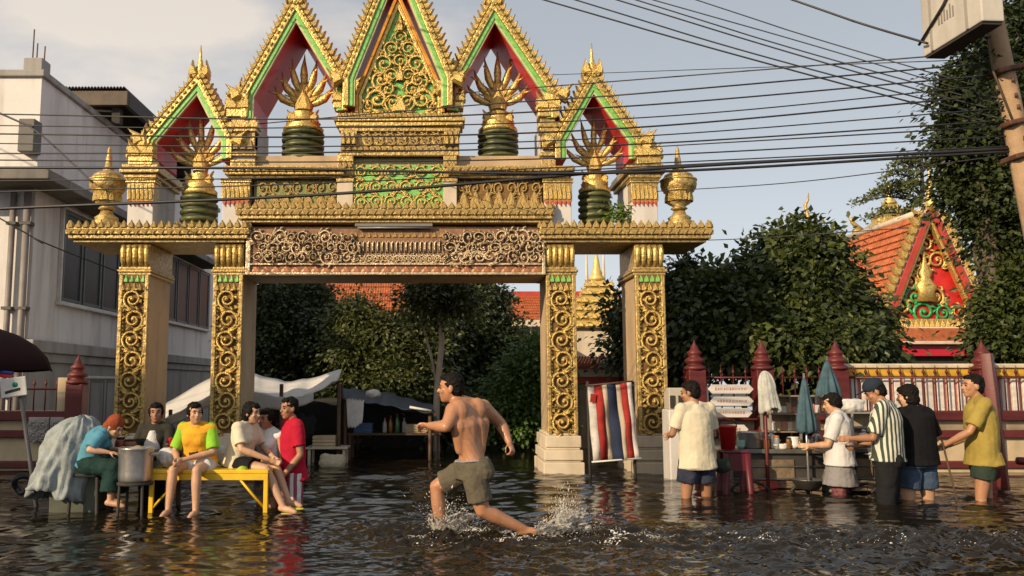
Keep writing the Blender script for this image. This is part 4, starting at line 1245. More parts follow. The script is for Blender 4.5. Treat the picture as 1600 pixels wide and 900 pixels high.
# tree with flat layered boughs behind the spire
o = empty('layered_tree', (at(1440, 600, 25).x, 25, STREET), 'tree with flat feathery boughs against the sky behind the golden spire', 'tree')
b = MB(); t0 = at(1446, 620, 25); t1 = at(1440, 240, 25)
b.tube([(t0.x, 25, STREET), t0.lerp(t1, .5), t1], [.16, .12, .04], 8); b.build('trunk', [BARK], o)
for i, (px, py, Ln) in enumerate(((1335, 322, 1), (1350, 345, 1), (1372, 300, 1), (1380, 280, 1), (1395, 262, 1), (1420, 265, 1), (1360, 308, 1), (1410, 300, 1), (1425, 330, 1), (1500, 300, 1), (1480, 270, 1))):
    e = at(px, py, 25 + random.uniform(-.8, .6)); s = t1 + (t0 - t1) * max(.02, (e.z - t1.z) / (t0.z - t1.z) * .9 + .02)
    pts = [s.lerp(e, k / 6) + Vector((0, 0, .25 * math.sin(k / 6 * PI))) for k in range(7)]
    bb = MB(); bb.tube(pts, [.04, .035, .03, .025, .02, .014, .006], 5); bo = bb.build('bough', [BARK], o)
    vs, fs = [], []
    for q in range(240):
        t = random.uniform(.2, 1.02); k = min(5, int(t * 6)); f_ = t * 6 - k
        p = pts[k].lerp(pts[k + 1], f_) + Vector((random.gauss(0, .05), random.gauss(0, .16), random.gauss(.05, .06)))
        d = Vector((random.gauss(0, .5), random.gauss(0, .8), random.uniform(.0, .8))).normalized() * .14
        w_ = d.cross(Vector((random.gauss(0, 1), random.gauss(0, 1), random.gauss(0, 1)))).normalized() * .03
        k2 = len(vs); vs += [p, p + d * .5 + w_, p + d, p + d * .5 - w_]; fs.append((k2, k2 + 1, k2 + 2, k2 + 3))
    bb = MB(); bb.add(vs, fs); bb.build('foliage', [mat('feathery_leaf', (.075, .095, .03), .6, 0, .4, 3)], bo, recalc=False)
# ------------------------------------------------------------------ utility pole, box and cables
PY0 = 7.6
pole = empty('utility_pole', at(1625, 600, PY0) * Vector((1, 1, 0)) if False else (at(1660, 600, PY0).x, PY0, STREET), 'leaning concrete utility pole at the upper right edge', 'pole')
CONC = mat('pole_concrete', (.40, .27, .16), .8, 0, .2, 5, .3, 30, stain=.5)
p_top, p_mid = at(1552, 30, PY0), at(1612, 330, PY0)
d = (p_mid - p_top)
p_bot = p_top + d * ((STREET - p_top.z) / d.z)
pole.location = p_bot; WL[pole.name] = Vector(p_bot)
b = MB()
ax = d.normalized(); rv = Vector((1, 0, 0)); rv = (rv - ax * rv.dot(ax)).normalized(); fv = ax.cross(rv)
b.loft([(p_bot, rv, fv, .125, .125), (p_mid, rv, fv, .10, .10), (p_top, rv, fv, .085, .085), (p_top - d * .75, rv, fv, .075, .075)], 8)
b.build('shaft', [CONC], pole, bevel=.006)
for k, (t, w) in enumerate(((.28, .16), (.55, .14), (.72, .15))):
    c = p_top + d * t
    b = MB(); b.obox(c, (.25, .25, .045), (0, math.radians(-13), 0)); b.build('clamp_band', [mat('rusted_iron', (.13, .06, .035), .7, .3, .4, 9)], pole, bevel=.01)
for t in (.34, .42, .48, .64, .8):
    c = p_top + d * t + Vector((.0, -.095, 0))
    b = MB(); b.lathe([(.014, -.02), (.014, .02)], c, 6); b.build('bolt', [mat('rusted_iron', (.1, .1, .1))], pole)
# equipment box on the pole
bx = empty('equipment_box', at(1500, 60, PY0 - .25), 'pale stained metal equipment box on the pole with faded lettering', 'box')
BOXM = mat('box_paint', (.50, .47, .42), .6, 0, .1, 3, .1, 20, stain=.45)
N_ = at(1535, 34, 7.0)                       # nearest lower corner
Rz = math.radians(3.0)
w_ax, u_ax = Vector((math.cos(Rz), math.sin(Rz), 0)), Vector((-math.sin(Rz), math.cos(Rz), 0))
ctr = N_ + w_ax * .10 + u_ax * .41 + Vector((0, 0, .36))
bx.location = ctr - Vector((0, 0, .36)); WL[bx.name] = bx.location.copy()
b = MB(); b.obox(ctr, (.20, .82, .70), (0, 0, Rz)); b.build('cabinet', [BOXM], bx, bevel=.012)
b = MB(); b.obox(ctr + Vector((0, 0, -.362)), (.18, .78, .02), (0, 0, Rz)); b.build('underside', [DARK], bx)
b = MB(); b.obox(ctr + Vector((0, 0, .37)), (.26, .88, .04), (0, 0, Rz)); b.build('lid', [BOXM], bx, bevel=.012)
for i, (u, h_) in enumerate(((-.05, .10), (-.01, .13), (.03, .09), (.07, .12), (.11, .10), (.15, .13))):
    c = ctr - w_ax * .1025 + u_ax * u + Vector((0, 0, -.10 + .02 * (i % 2)))
    b = MB(); b.obox(c, (.004, .018, h_), (0, 0, Rz)); b.build('faded_letter', [mat('faded_ink', (.22, .19, .17), .7)], bx)
for u in (-.22, .27):
    b = MB(); b.obox(ctr - w_ax * .104 + u_ax * u, (.008, .03, .69), (0, 0, Rz)); b.build('seam_strip', [mat('box_seam', (.30, .28, .25), .6)], bx)
b = MB(); b.tube([ctr - w_ax * .118 + u_ax * -.30 + Vector((0, 0, .30)), ctr - w_ax * .118 + u_ax * .05 + Vector((0, 0, .0)), ctr - w_ax * .118 + u_ax * .44 + Vector((0, 0, -.22))], .013, 6); b.build('strap', [DARK], bx)
br0 = ctr + w_ax * .09
b = MB(); b.tube([br0 + Vector((0, 0, -.12)), Vector((p_top.x, PY0, br0.z - .12))], .03, 6); b.build('bracket', [mat('rusted_iron', (.1, .1, .1))], bx)
# vine on the pole
vs, fs = [], []
for q in range(700):
    t = random.uniform(.0, .55)
    p = p_top + d * t + Vector((random.gauss(-.16 if random.random() < .6 else .02, .10), random.uniform(-.05, .22), random.gauss(-.05, .12)))
    dd = Vector((random.gauss(0, 1), random.gauss(0, 1), random.gauss(-.4, .6))).normalized() * .055
    w_ = dd.cross(Vector((random.gauss(0, 1), random.gauss(0, 1), random.gauss(0, 1)))).normalized() * .022
    k2 = len(vs); vs += [p, p + dd * .5 + w_, p + dd, p + dd * .5 - w_]; fs.append((k2, k2 + 1, k2 + 2, k2 + 3))
vine = empty('climbing_vine', p_top + d * .5, 'leafy vine hanging under the equipment box on the pole', 'plant')
bb = MB(); bb.add(vs, fs); bb.build('foliage', [LF_MID], vine, recalc=False)
bb = MB(); bb.tube([p_top + d * .55 + Vector((-.08, -.1, 0)), p_top + d * .3 + Vector((-.16, -.08, .03)), p_top + d * .1 + Vector((-.12, -.05, 0))], .010, 5); bb.build('stem', [BARK], vine)

CAB = mat('cable_black', (.018, .018, .02), .5, 0, .2, 9)
def cable(pts, r, label, grp='overhead cables crossing the gate', sag=0.0):
    """pts: (px, py, distance) knots"""
    P = [at(*p) for p in pts]
    out = []
    if pts[0][0] < 0 or pts[0][1] < 0:              # runs on past the picture's edge
        P = [P[0] + (P[0] - P[1]).normalized() * 7] + P
    E = [P[0] * 2 - P[1]] + P + [P[-1] * 2 - P[-2]]
    for i in range(len(P) - 1):
        n = 16
        p0, p1, p2, p3 = E[i:i + 4]
        for k in range(n + (i == len(P) - 2)):
            t = k / n                               # smooth hanging curve through the knots
            q = .5 * (2 * p1 + (p2 - p0) * t + (2 * p0 - 5 * p1 + 4 * p2 - p3) * t * t + (3 * p1 - p0 - 3 * p2 + p3) * t ** 3)
            out.append(q)
    b = MB(); b.tube(out, r * .78, 6)
    o = b.build('cable', [CAB], None, origin=out[0])
    return tag(o, label, 'cable', grp)
# lines fanning from the pole to the left edge
near = [
 (((-20, 327, 8.6), (520, 303, 8.2), (1000, 265, 7.9), (1575, 232, 7.6)), .020, 'thickest black cable sagging across the gate frieze'),
 (((-20, 262, 8.6), (400, 263, 8.3), (960, 270, 7.9), (1590, 236, 7.6)), .017, 'black cable passing just above the gate lip'),
 (((-20, 240, 8.7), (520, 238, 8.3), (1000, 225, 8.0), (1575, 188, 7.6)), .010, 'thin cable at the height of the urn tips'),
 (((-20, 209, 8.7), (500, 214, 8.3), (980, 200, 8.0), (1580, 146, 7.6)), .011, 'thin cable crossing the naga drums'),
 (((-20, 178, 8.8), (500, 186, 8.3), (980, 166, 8.0), (1565, 116, 7.6)), .010, 'thin cable crossing the foot of the tympanum'),
 (((376, 196, 12.3), (720, 166, 9.6), (1000, 146, 8.0), (1560, 97, 7.6)), .010, 'thin cable below the tall right gable eave'),
 (((640, 152, 12.6), (1000, 124, 9.4), (1555, 80, 7.6)), .009, 'thin cable meeting the tip of the small right gable'),
 (((-20, 250, 8.5), (500, 253, 8.3), (980, 244, 8.0), (1585, 212, 7.6)), .009, 'thin grey cable running beside the cable over the urns'),
 (((-20, 283, 8.5), (480, 277, 8.3), (1000, 256, 8.0), (1585, 228, 7.6)), .008, 'thin cable doubled under the gate lip cable'),
 (((830, -6, 8.8), (1100, 72, 8.4), (1470, 172, 7.8), (1588, 200, 7.55)), .011, 'lowest of the cables slanting down from the top centre'),
 (((880, -6, 8.8), (1150, 76, 8.4), (1470, 162, 7.8), (1586, 190, 7.55)), .010, 'second slanting cable from the top centre'),
 (((945, -6, 8.8), (1200, 72, 8.4), (1470, 150, 7.8), (1582, 176, 7.55)), .010, 'third slanting cable above the right gable'),
 (((975, -6, 8.8), (1220, 70, 8.4), (1470, 140, 7.8), (1580, 166, 7.55)), .009, 'fourth slanting cable above the right gable'),
 (((1070, -6, 8.8), (1260, 56, 8.4), (1470, 118, 7.8), (1576, 148, 7.55)), .008, 'fifth slanting cable right of the top centre'),
 (((1222, -6, 8.6), (1340, 35, 8.2), (1450, 68, 7.7)), .014, 'short thick cable dropping to the equipment box'),
 (((1080, 376, 12.5), (1180, 372, 12.0), (1420, 356, 11.0)), .008, 'faint wire from the right urn towards the spire'),
 (((1010, 300, 12.0), (1250, 284, 9.6), (1590, 240, 7.6)), .007, 'fine wire below the paired cables right of the urn'),

 (((-20, 224, 8.6), (480, 229, 8.3), (980, 214, 8.0), (1582, 168, 7.6)), .008, 'fine cable just under the cable crossing the naga drums'),
 (((-20, 300, 8.5), (480, 287, 8.3), (1000, 261, 8.0), (1585, 231, 7.6)), .008, 'fine cable between the gate lip cable and the thickest cable'),
 (((-20, 196, 8.7), (420, 200, 8.4), (1000, 184, 8.0), (1572, 131, 7.6)), .008, 'fine cable a little above the naga drums'),
 (((1000, -6, 8.8), (1240, 62, 8.4), (1470, 130, 7.8), (1578, 158, 7.55)), .008, 'sixth slanting cable among those at the upper right'),
 (((832, 118, 12.3), (1000, 112, 10.8), (1555, 92, 7.6)), .006, 'faint wire level with the tip of the small right gable'),
 (((975, 232, 12.2), (1250, 216, 9.6), (1585, 196, 7.6)), .010, 'cable above the right urn joining the thick bundle'),
]
for pts, r, lb in near:
    cable(pts, r, lb, sag=.03)
cable(((-20, 168, 9.5), (50, 200, 9.3), (145, 285, 9.0)), .014, 'black cable dropping past the pipes of the white house', 'cables by the white house')
cable(((-20, 330, 9.5), (60, 375, 9.6), (185, 425, 10.5)), .010, 'thin cable sloping down the white house wall', 'cables by the white house')
# ------------------------------------------------------------------ people
def V3(*a): return Vector(a)
def skinmat(name, c, rough=.5): return mat(name, c, rough, 0, .16, 7, .15, 90, sss=.08)
SK_WET = skinmat('skin_wet_tan', (.40, .195, .105), .34)
SK_A = skinmat('skin_tan', (.40, .205, .115))
SK_B = skinmat('skin_brown', (.33, .165, .092))
SK_C = skinmat('skin_light_tan', (.50, .29, .18))
HAIR = mat('black_hair', (.008, .0065, .006), .62, 0, .4, 30, .5, 90, stretch=(1, 1, .2), spec=.12)
EYEW = mat('eye_dark', (.03, .02, .018), .3)
LIP = mat('lip', (.30, .10, .075), .5)
def cloth(name, c, var=.10, **k): return mat(name, c, .85, 0, var, 7, .25, 60, spec=.15, **k)

def grown(mb, name, m, parent, voxel=.009, smooth=5, wrinkle=0.0, wscale=.07):
    """one continuous surface grown over the overlapping volumes of mb"""
    o = mb.build(name, [m], parent)
    for p in o.data.polygons: p.use_smooth = True
    r = o.modifiers.new('surface', 'REMESH'); r.mode = 'VOXEL'; r.voxel_size = voxel; r.use_smooth_shade = True
    if smooth:
        s = o.modifiers.new('soften', 'SMOOTH'); s.factor = .5; s.iterations = smooth
    if wrinkle:
        t = bpy.data.textures.get('folds%g' % wscale)
        if t is None:
            t = bpy.data.textures.new('folds%g' % wscale, 'CLOUDS'); t.noise_scale = wscale; t.noise_depth = 2
        d = o.modifiers.new('folds', 'DISPLACE'); d.texture = t; d.strength = wrinkle; d.mid_level = .5; d.texture_coords = 'GLOBAL'
    return o

def cap(mb, a, b, ra, rb, n=12):
    a, b = Vector(a), Vector(b)
    d = b - a
    L = d.length
    if L < 1e-5: mb.ell(a, (ra,) * 3); return
    t = d / L
    pts = [a - t * ra, a - t * ra * .85, a - t * ra * .5, a, b, b + t * rb * .5, b + t * rb * .85, b + t * rb]
    rs = [ra * .08, ra * .53, ra * .87, ra, rb, rb * .87, rb * .53, rb * .08]
    mb.tube(pts, rs, n)

def frustum(mb, a, b, ra, rb, n=16, ex=.0):
    a, b = Vector(a), Vector(b); mb.tube([a, a.lerp(b, .5), b], [ra, (ra + rb) / 2, rb], n)

def pose(x, y, yaw, h=1.65, z0=STREET, fem=False, **over):
    """world joints of a standing figure; overrides are offsets in the figure's own frame (right, forward, up in metres from its foot point)"""
    s = h / 1.70
    J = dict(pelvis=(0, 0, .93), waist=(0, -.005, 1.09), chest=(0, 0, 1.28), neck=(0, -.01, 1.46), head=(0, .02, 1.585),
             shl=(-.175, 0, 1.405), shr=(.175, 0, 1.405), ell=(-.225, -.02, 1.12), elr=(.225, -.02, 1.12), wrl=(-.235, .06, .88), wrr=(.235, .06, .88),
             hil=(-.088, 0, .90), hir=(.088, 0, .90), knl=(-.095, .02, .49), knr=(.095, .02, .49), anl=(-.095, -.02, .08), anr=(.095, -.02, .08))
    if fem: J.update(shl=(-.155, 0, 1.39), shr=(.155, 0, 1.39))
    J.update(over)
    R = Matrix.Rotation(yaw, 3, 'Z')
    o = Vector((x, y, z0))
    W = {k: o + R @ (Vector(v) * s) for k, v in J.items()}
    W['fwd'] = R @ Vector((0, 1, 0)); W['s'] = s; W['base'] = o
    return W

def hand(mb, wr, el, s, fwd, curl=.5, fist=False):
    d = (wr - el).normalized()
    side = d.cross(fwd)
    if side.length < .2: side = d.orthogonal()
    side.normalize(); pn = side.cross(d).normalized()
    palm = wr + d * .05 * s
    R = Matrix((side, pn, d)).transposed()
    mb.ell(palm, (.036 * s, .018 * s, .052 * s), R)
    for i, L in enumerate((.062, .072, .068, .052)):
        b0 = wr + d * .085 * s + side * (-.027 + .018 * i) * s
        k = 1.0 if fist else curl
        p1 = b0 + (d * (1 - k * .5) + pn * k * .7).normalized() * L * .5 * s
        p2 = p1 + (d * (1 - k * 1.5) + pn * k).normalized() * L * .5 * s
        cap(mb, b0, p1, .0095 * s, .009 * s, 6); cap(mb, p1, p2, .009 * s, .0075 * s, 6)
    t0 = wr + d * .03 * s + side * -.03 * s
    cap(mb, t0, t0 + (d * .7 - side * .7 + pn * .5).normalized() * .04 * s, .011 * s, .0095 * s, 6)
    cap(mb, t0 + (d * .7 - side * .7 + pn * .5).normalized() * .04 * s, t0 + d * .06 * s - side * .02 * s + pn * .04 * s, .0095 * s, .008 * s, 6)

def person(label, J, skin, garments, hair=(), face=None, fem=False, muscular=False, voxel=.009, headtilt=0.0, fists=False, bare=True, cat='person', thin=1.0, hairstyle='short', cap_m=None):
    s = J['s']; fwd = J['fwd']; J['fem'] = fem; J['thin'] = thin
    o = empty('person', J['base'], label, cat, None)
    mb = MB()
    hipR = (J['hir'] - J['hil']).normalized(); shR = (J['shr'] - J['shl']).normalized()
    def sec(c, u, w, d_):
        r_ = hipR.lerp(shR, u).normalized()
        return c, r_, w * s * thin, d_ * s * thin
    sp = [sec(J['pelvis'] - (J['waist'] - J['pelvis']).normalized() * .09 * s, 0, .10, .09), sec(J['pelvis'], 0, .165 if not fem else .175, .115),
          sec(J['waist'], .4, .135 if not fem else .125, .095), sec(J['chest'], .8, .160 if not fem else .145, .112), sec(J['chest'].lerp(J['neck'], .55), 1, .150, .095), sec(J['neck'], 1, .065, .06)]
    secs = []
    for i, (c, r_, w, d_) in enumerate(sp):
        t = (sp[min(i + 1, len(sp) - 1)][0] - sp[max(i - 1, 0)][0]).normalized()
        r2 = (r_ - t * r_.dot(t)).normalized(); f2 = t.cross(r2) * -1
        secs.append((c, r2, f2, w, d_))
    mb.loft(secs, 16)
    tfwd = secs[3][2] if secs[3][2].dot(fwd) > 0 else -secs[3][2]
    if fem:
        for sg in (-1, 1): mb.ell(J['chest'] + shR * .065 * s * sg + tfwd * .075 * s, (.06 * s, .055 * s, .06 * s))
    pf = secs[1][2] if secs[1][2].dot(fwd) > 0 else -secs[1][2]
    for sg in (-1, 1):
        mb.ell(J['pelvis'] + hipR * .075 * s * sg - pf * .055 * s - Vector((0, 0, .03 * s)), (.09 * s, .085 * s, .095 * s))
    up_c = J['chest'].lerp(J['neck'], .55)
    for a in ('l', 'r'):
        sh, el, wr = J['sh' + a], J['el' + a], J['wr' + a]
        k = (1.22 if muscular else 1.0) * thin
        cap(mb, up_c.lerp(sh, .25), sh, .072 * s * k, .060 * s * k)
        cap(mb, J['neck'].lerp(sh, .15), sh, .045 * s * k, .050 * s * k)
        cap(mb, sh, sh.lerp(el, .45), .056 * s * k, .048 * s * k); cap(mb, sh.lerp(el, .4), el, .049 * s * k, .036 * s * k)
        cap(mb, el, el.lerp(wr, .35), .036 * s * k, .040 * s * k); cap(mb, el.lerp(wr, .35), wr, .039 * s * k, .024 * s * k)
        if muscular:
            back = -tfwd
            sd = 1 if a == 'r' else -1
            cap(mb, J['pelvis'] + hipR * .045 * s * sd + back * .055 * s, J['waist'] + shR * .042 * s * sd + back * .062 * s, .05 * s, .045 * s)
            cap(mb, J['waist'] + shR * .042 * s * sd + back * .062 * s, J['chest'] + shR * .045 * s * sd + back * .075 * s, .043 * s, .045 * s)
            cap(mb, J['waist'] + shR * .105 * s * sd, J['chest'] + shR * .125 * s * sd + back * .03 * s, .045 * s, .065 * s)
            mb.ell(up_c + shR * (.095 if a == 'r' else -.095) * s + back * .055 * s, (.075 * s, .05 * s, .10 * s))
            mb.ell(J['chest'] + shR * (.095 if a == 'r' else -.095) * s + tfwd * .065 * s + Vector((0, 0, .02)), (.08 * s, .045 * s, .06 * s))
        hand(mb, wr, el, s, tfwd, .5, fists)
        hi, kn, an = J['hi' + a], J['kn' + a], J['an' + a]
        kl = (1.08 if muscular else 1.0) * thin
        cap(mb, hi, hi.lerp(kn, .4), .090 * s * kl, .080 * s * kl); cap(mb, hi.lerp(kn, .4), kn, .080 * s * kl, .052 * s * kl)
        cap(mb, kn, kn.lerp(an, .3), .050 * s * kl, .055 * s * kl); cap(mb, kn.lerp(an, .3), an, .055 * s * kl, .033 * s * kl)
        calf_b = (kn - an).normalized()
        ft = J.get('ft' + a)
        if ft is None: ft = an + fwd * .15 * s - Vector((0, 0, .045 * s))
        heel = an - (ft - an).normalized() * .03 * s - Vector((0, 0, .02 * s))
        cap(mb, heel, an.lerp(ft, .55), .034 * s, .036 * s); cap(mb, an.lerp(ft, .5), ft, .036 * s, .026 * s)
    # head
    fd = (face if face is not None else fwd).normalized()
    upv = (J['head'] - J['neck']).normalized(); upv = (upv * .35 + Vector((0, 0, 1))).normalized()
    rt = fd.cross(upv).normalized(); upv = rt.cross(fd).normalized()
    HR = Matrix((rt, fd, upv)).transposed()
    hc = J['head']
    def hp(x, y, z): return hc + HR @ (Vector((x, y, z)) * s)
    cap(mb, J['neck'] - Vector((0, 0, .03 * s)), hp(0, -.012, -.04), .055 * s * thin, .05 * s * thin)
    mb.ell(hp(0, -.008, .03), (.074 * s, .092 * s, .088 * s), HR, 14, 9)
    mb.ell(hp(0, .022, -.035), (.060 * s, .066 * s, .078 * s), HR, 14, 9)
    mb.ell(hp(0, .050, -.085), (.034 * s, .034 * s, .028 * s), HR)
    cap(mb, hp(0, .083, .012), hp(0, .103, -.022), .010 * s, .014 * s, 8)
    mb.ell(hp(0, .078, .030), (.048 * s, .012 * s, .011 * s), HR)
    mb.ell(hp(0, .082, -.056), (.024 * s, .011 * s, .012 * s), HR)
    for sg in (-1, 1):
        mb.ell(hp(.076 * sg, -.008, -.008), (.011 * s, .021 * s, .032 * s), HR)
        mb.ell(hp(.042 * sg, .062, -.022), (.022 * s, .018 * s, .02 * s), HR)
    body = grown(mb, 'body', skin, o, voxel, 10 if muscular else 4)
    for sg in (-1, 1):
        e = MB(); e.ell(hp(.031 * sg, .084, .008), (.013 * s, .006 * s, .0065 * s), HR); e.build('eye', [EYEW], o)
        e = MB(); e.tube([hp(.014 * sg, .089, .028), hp(.034 * sg, .087, .034), hp(.050 * sg, .076, .029)], [.003 * s, .0045 * s, .002 * s], 5); e.build('eyebrow', [HAIR], o)
    e = MB(); e.ell(hp(0, .0925, -.056), (.020 * s, .004 * s, .007 * s), HR); e.build('lips', [LIP], o)
    # hair
    hb = MB()
    hb.ell(hp(0, -.022, .042), (.082 * s, .092 * s, .090 * s), HR, 16, 10)
    hb.ell(hp(0, -.050, .000), (.076 * s, .060 * s, .080 * s), HR, 14, 8)
    hb.ell(hp(0, .035, .088), (.060 * s, .045 * s, .030 * s), HR, 12, 6)
    if fem:
        for sg in (-1, 1): hb.ell(hp(.066 * sg, -.012, .018), (.022 * s, .055 * s, .055 * s), HR)
        hb.ell(hp(0, .058, .078), (.056 * s, .034 * s, .026 * s), HR)
    if hairstyle == 'bob':
        hb.ell(hp(0, -.035, -.03), (.092 * s, .078 * s, .10 * s), HR, 14, 8); hb.ell(hp(0, -.02, .05), (.092 * s, .10 * s, .09 * s), HR, 14, 8)
    if hairstyle == 'tail':
        hb.ell(hp(0, -.10, .02), (.035 * s, .035 * s, .035 * s), HR); cap(hb, hp(0, -.11, .0), hp(0, -.12, -.16), .032 * s, .014 * s)
    if hairstyle == 'long':
        for sg in (-1, 1): cap(hb, hp(.055 * sg, -.03, .0), hp(.06 * sg, -.05, -.17), .035 * s, .02 * s)
        cap(hb, hp(0, -.07, 0), hp(0, -.085, -.2), .055 * s, .035 * s)
    if hairstyle != 'bald':
        grown(hb, 'hair', HAIR, o, .008, 1, .026, .022)
    if cap_m is not None:
        cb_ = MB(); cb_.ell(hp(0, -.012, .065), (.090 * s, .104 * s, .082 * s), HR, 16, 10); cp = grown(cb_, 'cap', cap_m, o, .008, 2)
        cb_ = MB(); cb_.ell(hp(0, .105, .058), (.066 * s, .068 * s, .010 * s), HR, 12, 6); cb_.build('cap_brim', [cap_m], cp)
    J['hp'] = hp; J['HR'] = HR; J['secs'] = secs; J['tfwd'] = tfwd
    for g_ in garments: g_(o, J, s, secs, hipR, shR)
    return o

def shirt(m, sleeve=.6, hem=.02, ease=1.0, flare=.0, sleeve_m=None, nosleeve=False, name='shirt', wr=.020, long=False, neckdrop=0.0):
    def f(o, J, s, secs, hipR, shR):
        b = MB()
        ax = (J['pelvis'] - J['waist']).normalized()
        e = .022 * s * ease
        c0 = J['pelvis'] + ax * hem * s
        S = []
        S.append((c0, secs[1][1], secs[1][2], secs[1][3] + e + flare * s, secs[1][4] + e + .012 * s + flare * s))
        for i, k in ((1, 1.15), (2, 1.7), (3, 1.1), (4, 1.0)):
            if i == 1 and hem < 0.03: continue
            c, r_, f_, w, d_ = secs[i]; S.append((c, r_, f_, w + e * k, d_ + e * k))
        c, r_, f_, w, d_ = secs[5]
        S.append((secs[4][0].lerp(c, .55 - neckdrop), r_, f_, w + .045 * s, d_ + .032 * s)); S.append((c + (c - secs[4][0]) * (.05 - neckdrop), r_, f_, w * .95 + .012 * s, d_ + .012 * s))
        b.loft(S, 18)
        tg2 = []
        es = min(ease, 1.08)
        if hem > .05:
            for sg in (-1, 1): frustum(b, J['pelvis'] + hipR * .07 * s * sg - J['fwd'] * .045 * s + ax * hem * s, J['waist'] + hipR * .05 * s * sg - J['fwd'] * .01 * s, .132 * s, .10 * s)
        if J.get('fem'):
            for sg in (-1, 1): b.ell(J['chest'] + shR * .065 * s * sg + J['tfwd'] * .08 * s, (.075 * s, .07 * s, .08 * s))
            b.ell(J['waist'] + J['tfwd'] * .035 * s, (.13 * s, .10 * s, .14 * s))
        for a in ('l', 'r'):
            sh, el, wr_ = J['sh' + a], J['el' + a], J['wr' + a]
            th_ = J['thin']; cap(b, secs[4][0].lerp(sh, .3), sh, .080 * s * th_, .066 * s * es * th_)
            cap(b, J['neck'].lerp(sh, .2), sh, .056 * s * th_, .060 * s * th_)
            tgt = b
            if sleeve_m is not None: tgt = MB(); tg2.append(tgt)
            if not nosleeve:
                if long:
                    frustum(tgt, sh, el, .068 * s * ease, .056 * s * ease); cap(tgt, el, el, .055 * s, .055 * s); frustum(tgt, el, el.lerp(wr_, .8), .055 * s, .042 * s)
                else:
                    d_ = (el - sh).normalized()
                    cap(tgt, sh - d_ * .01, sh + d_ * .01, .062 * s * es * th_, .062 * s * es * th_); frustum(tgt, sh, sh.lerp(el, sleeve), .062 * s * es * th_, .068 * s * es * th_)
        sh_o = grown(b, name, m, o, .009, 4, wr, .15)
        for t_ in tg2: grown(t_, 'sleeve', sleeve_m, o, .009, 4, wr, .15)
    return f

def shorts(m, length=.6, ease=1.0, name='shorts', legs=('l', 'r'), top=.30, full=False, wr=.018):
    def f(o, J, s, secs, hipR, shR):
        b = MB()
        e = .016 * s * ease
        S = []
        for c, k, kw in ((secs[1][0].lerp(secs[2][0], top), 1.0, .94), (secs[1][0], 1.0, 1.0), (secs[0][0], 2.0, 1.0)):
            S.append((c, secs[1][1], secs[1][2], (secs[1][3] + e) * kw, secs[1][4] + e + .012 * s))
        b.loft(S, 18)
        pf = J['tfwd']
        for sg in (-1, 1): b.ell(J['pelvis'] + hipR * .075 * s * sg - J['fwd'] * .055 * s - Vector((0, 0, .03 * s)), (.098 * s, .096 * s, .105 * s))
        for a in legs:
            hi, kn, an = J['hi' + a], J['kn' + a], J['an' + a]
            cap(b, hi, hi, .103 * s, .103 * s)
            if full:
                frustum(b, hi, kn, .102 * s * ease, .078 * s * ease); cap(b, kn, kn, .075 * s, .075 * s); frustum(b, kn, kn.lerp(an, length), .076 * s * ease, .066 * s * ease)
            else:
                frustum(b, hi, hi.lerp(kn, length), .104 * s * (.5 + ease * .5), .098 * s * ease)
        grown(b, name, m, o, .009, 3, wr, .08)
    return f

def stripe_mat(name, ca, cb, freq, axis='X'):
    m = bpy.data.materials.new(name); m.use_nodes = True
    n, l = m.node_tree.nodes, m.node_tree.links
    b = n['Principled BSDF']; b.inputs['Roughness'].default_value = .85
    tc = n.new('ShaderNodeTexCoord'); w = n.new('ShaderNodeTexWave')
    w.bands_direction = axis; w.inputs['Scale'].default_value = freq; w.inputs['Distortion'].default_value = .6; w.inputs['Detail'].default_value = 1
    l.new(tc.outputs['Object'], w.inputs['Vector'])
    r = n.new('ShaderNodeValToRGB'); r.color_ramp.interpolation = 'EASE'
    r.color_ramp.elements[0].position = .45; r.color_ramp.elements[0].color = (*ca, 1); r.color_ramp.elements[1].position = .55; r.color_ramp.elements[1].color = (*cb, 1)
    l.new(w.outputs['Fac'], r.inputs['Fac']); l.new(r.outputs['Color'], b.inputs['Base Color'])
    return m

# --- the running man: joints read off the photograph at his distance
def rj(px, py, dy=0.0): return at(px, py, RUN_Y + dy)
JR = dict(pelvis=rj(738, 728), waist=rj(735, 700), chest=rj(730, 664, -.01), neck=rj(717, 626, -.01), head=rj(704, 607, .0),
          shl=rj(709, 642, -.09), shr=rj(754, 637, .11), ell=rj(697, 667, -.20), elr=rj(783, 662, .20), wrl=rj(671, 665, -.06), wrr=rj(795, 690, .12),
          hil=rj(742, 740, -.085), hir=rj(728, 737, .085), knl=rj(753, 797, -.10), knr=rj(682, 760, .14), anl=rj(819, 827, -.02), anr=rj(692, 850, .12),
          ftl=rj(843, 834, -.02), ftr=rj(676, 865, .12))
JR['fwd'] = Vector((-.86, .5, 0)).normalized(); JR['s'] = 1.02; JR['base'] = Vector((rj(738, 728).x, RUN_Y, STREET))
KHAKI = cloth('khaki_cloth', (.105, .092, .066))
def underwear(o, J, s, secs, hipR, shR):
    b = MB(); c = secs[1][0].lerp(secs[2][0], .30)
    b.loft([(c, secs[1][1], secs[1][2], secs[1][3] * .95 + .012, secs[1][4] + .024), (secs[1][0].lerp(secs[2][0], .42), secs[2][1], secs[2][2], secs[1][3] * .90 + .010, secs[1][4] + .018)], 18)
    grown(b, 'waistband', cloth('grey_waistband', (.26, .26, .28)), o, .007, 2)
person('bare-chested man in khaki shorts sprinting left through the water', JR, SK_WET, [shorts(KHAKI, .78, 1.0, top=.30, wr=.022), underwear], muscular=True, voxel=.0075, face=Vector((-1, .12, -.02)), fists=True, hairstyle='short')

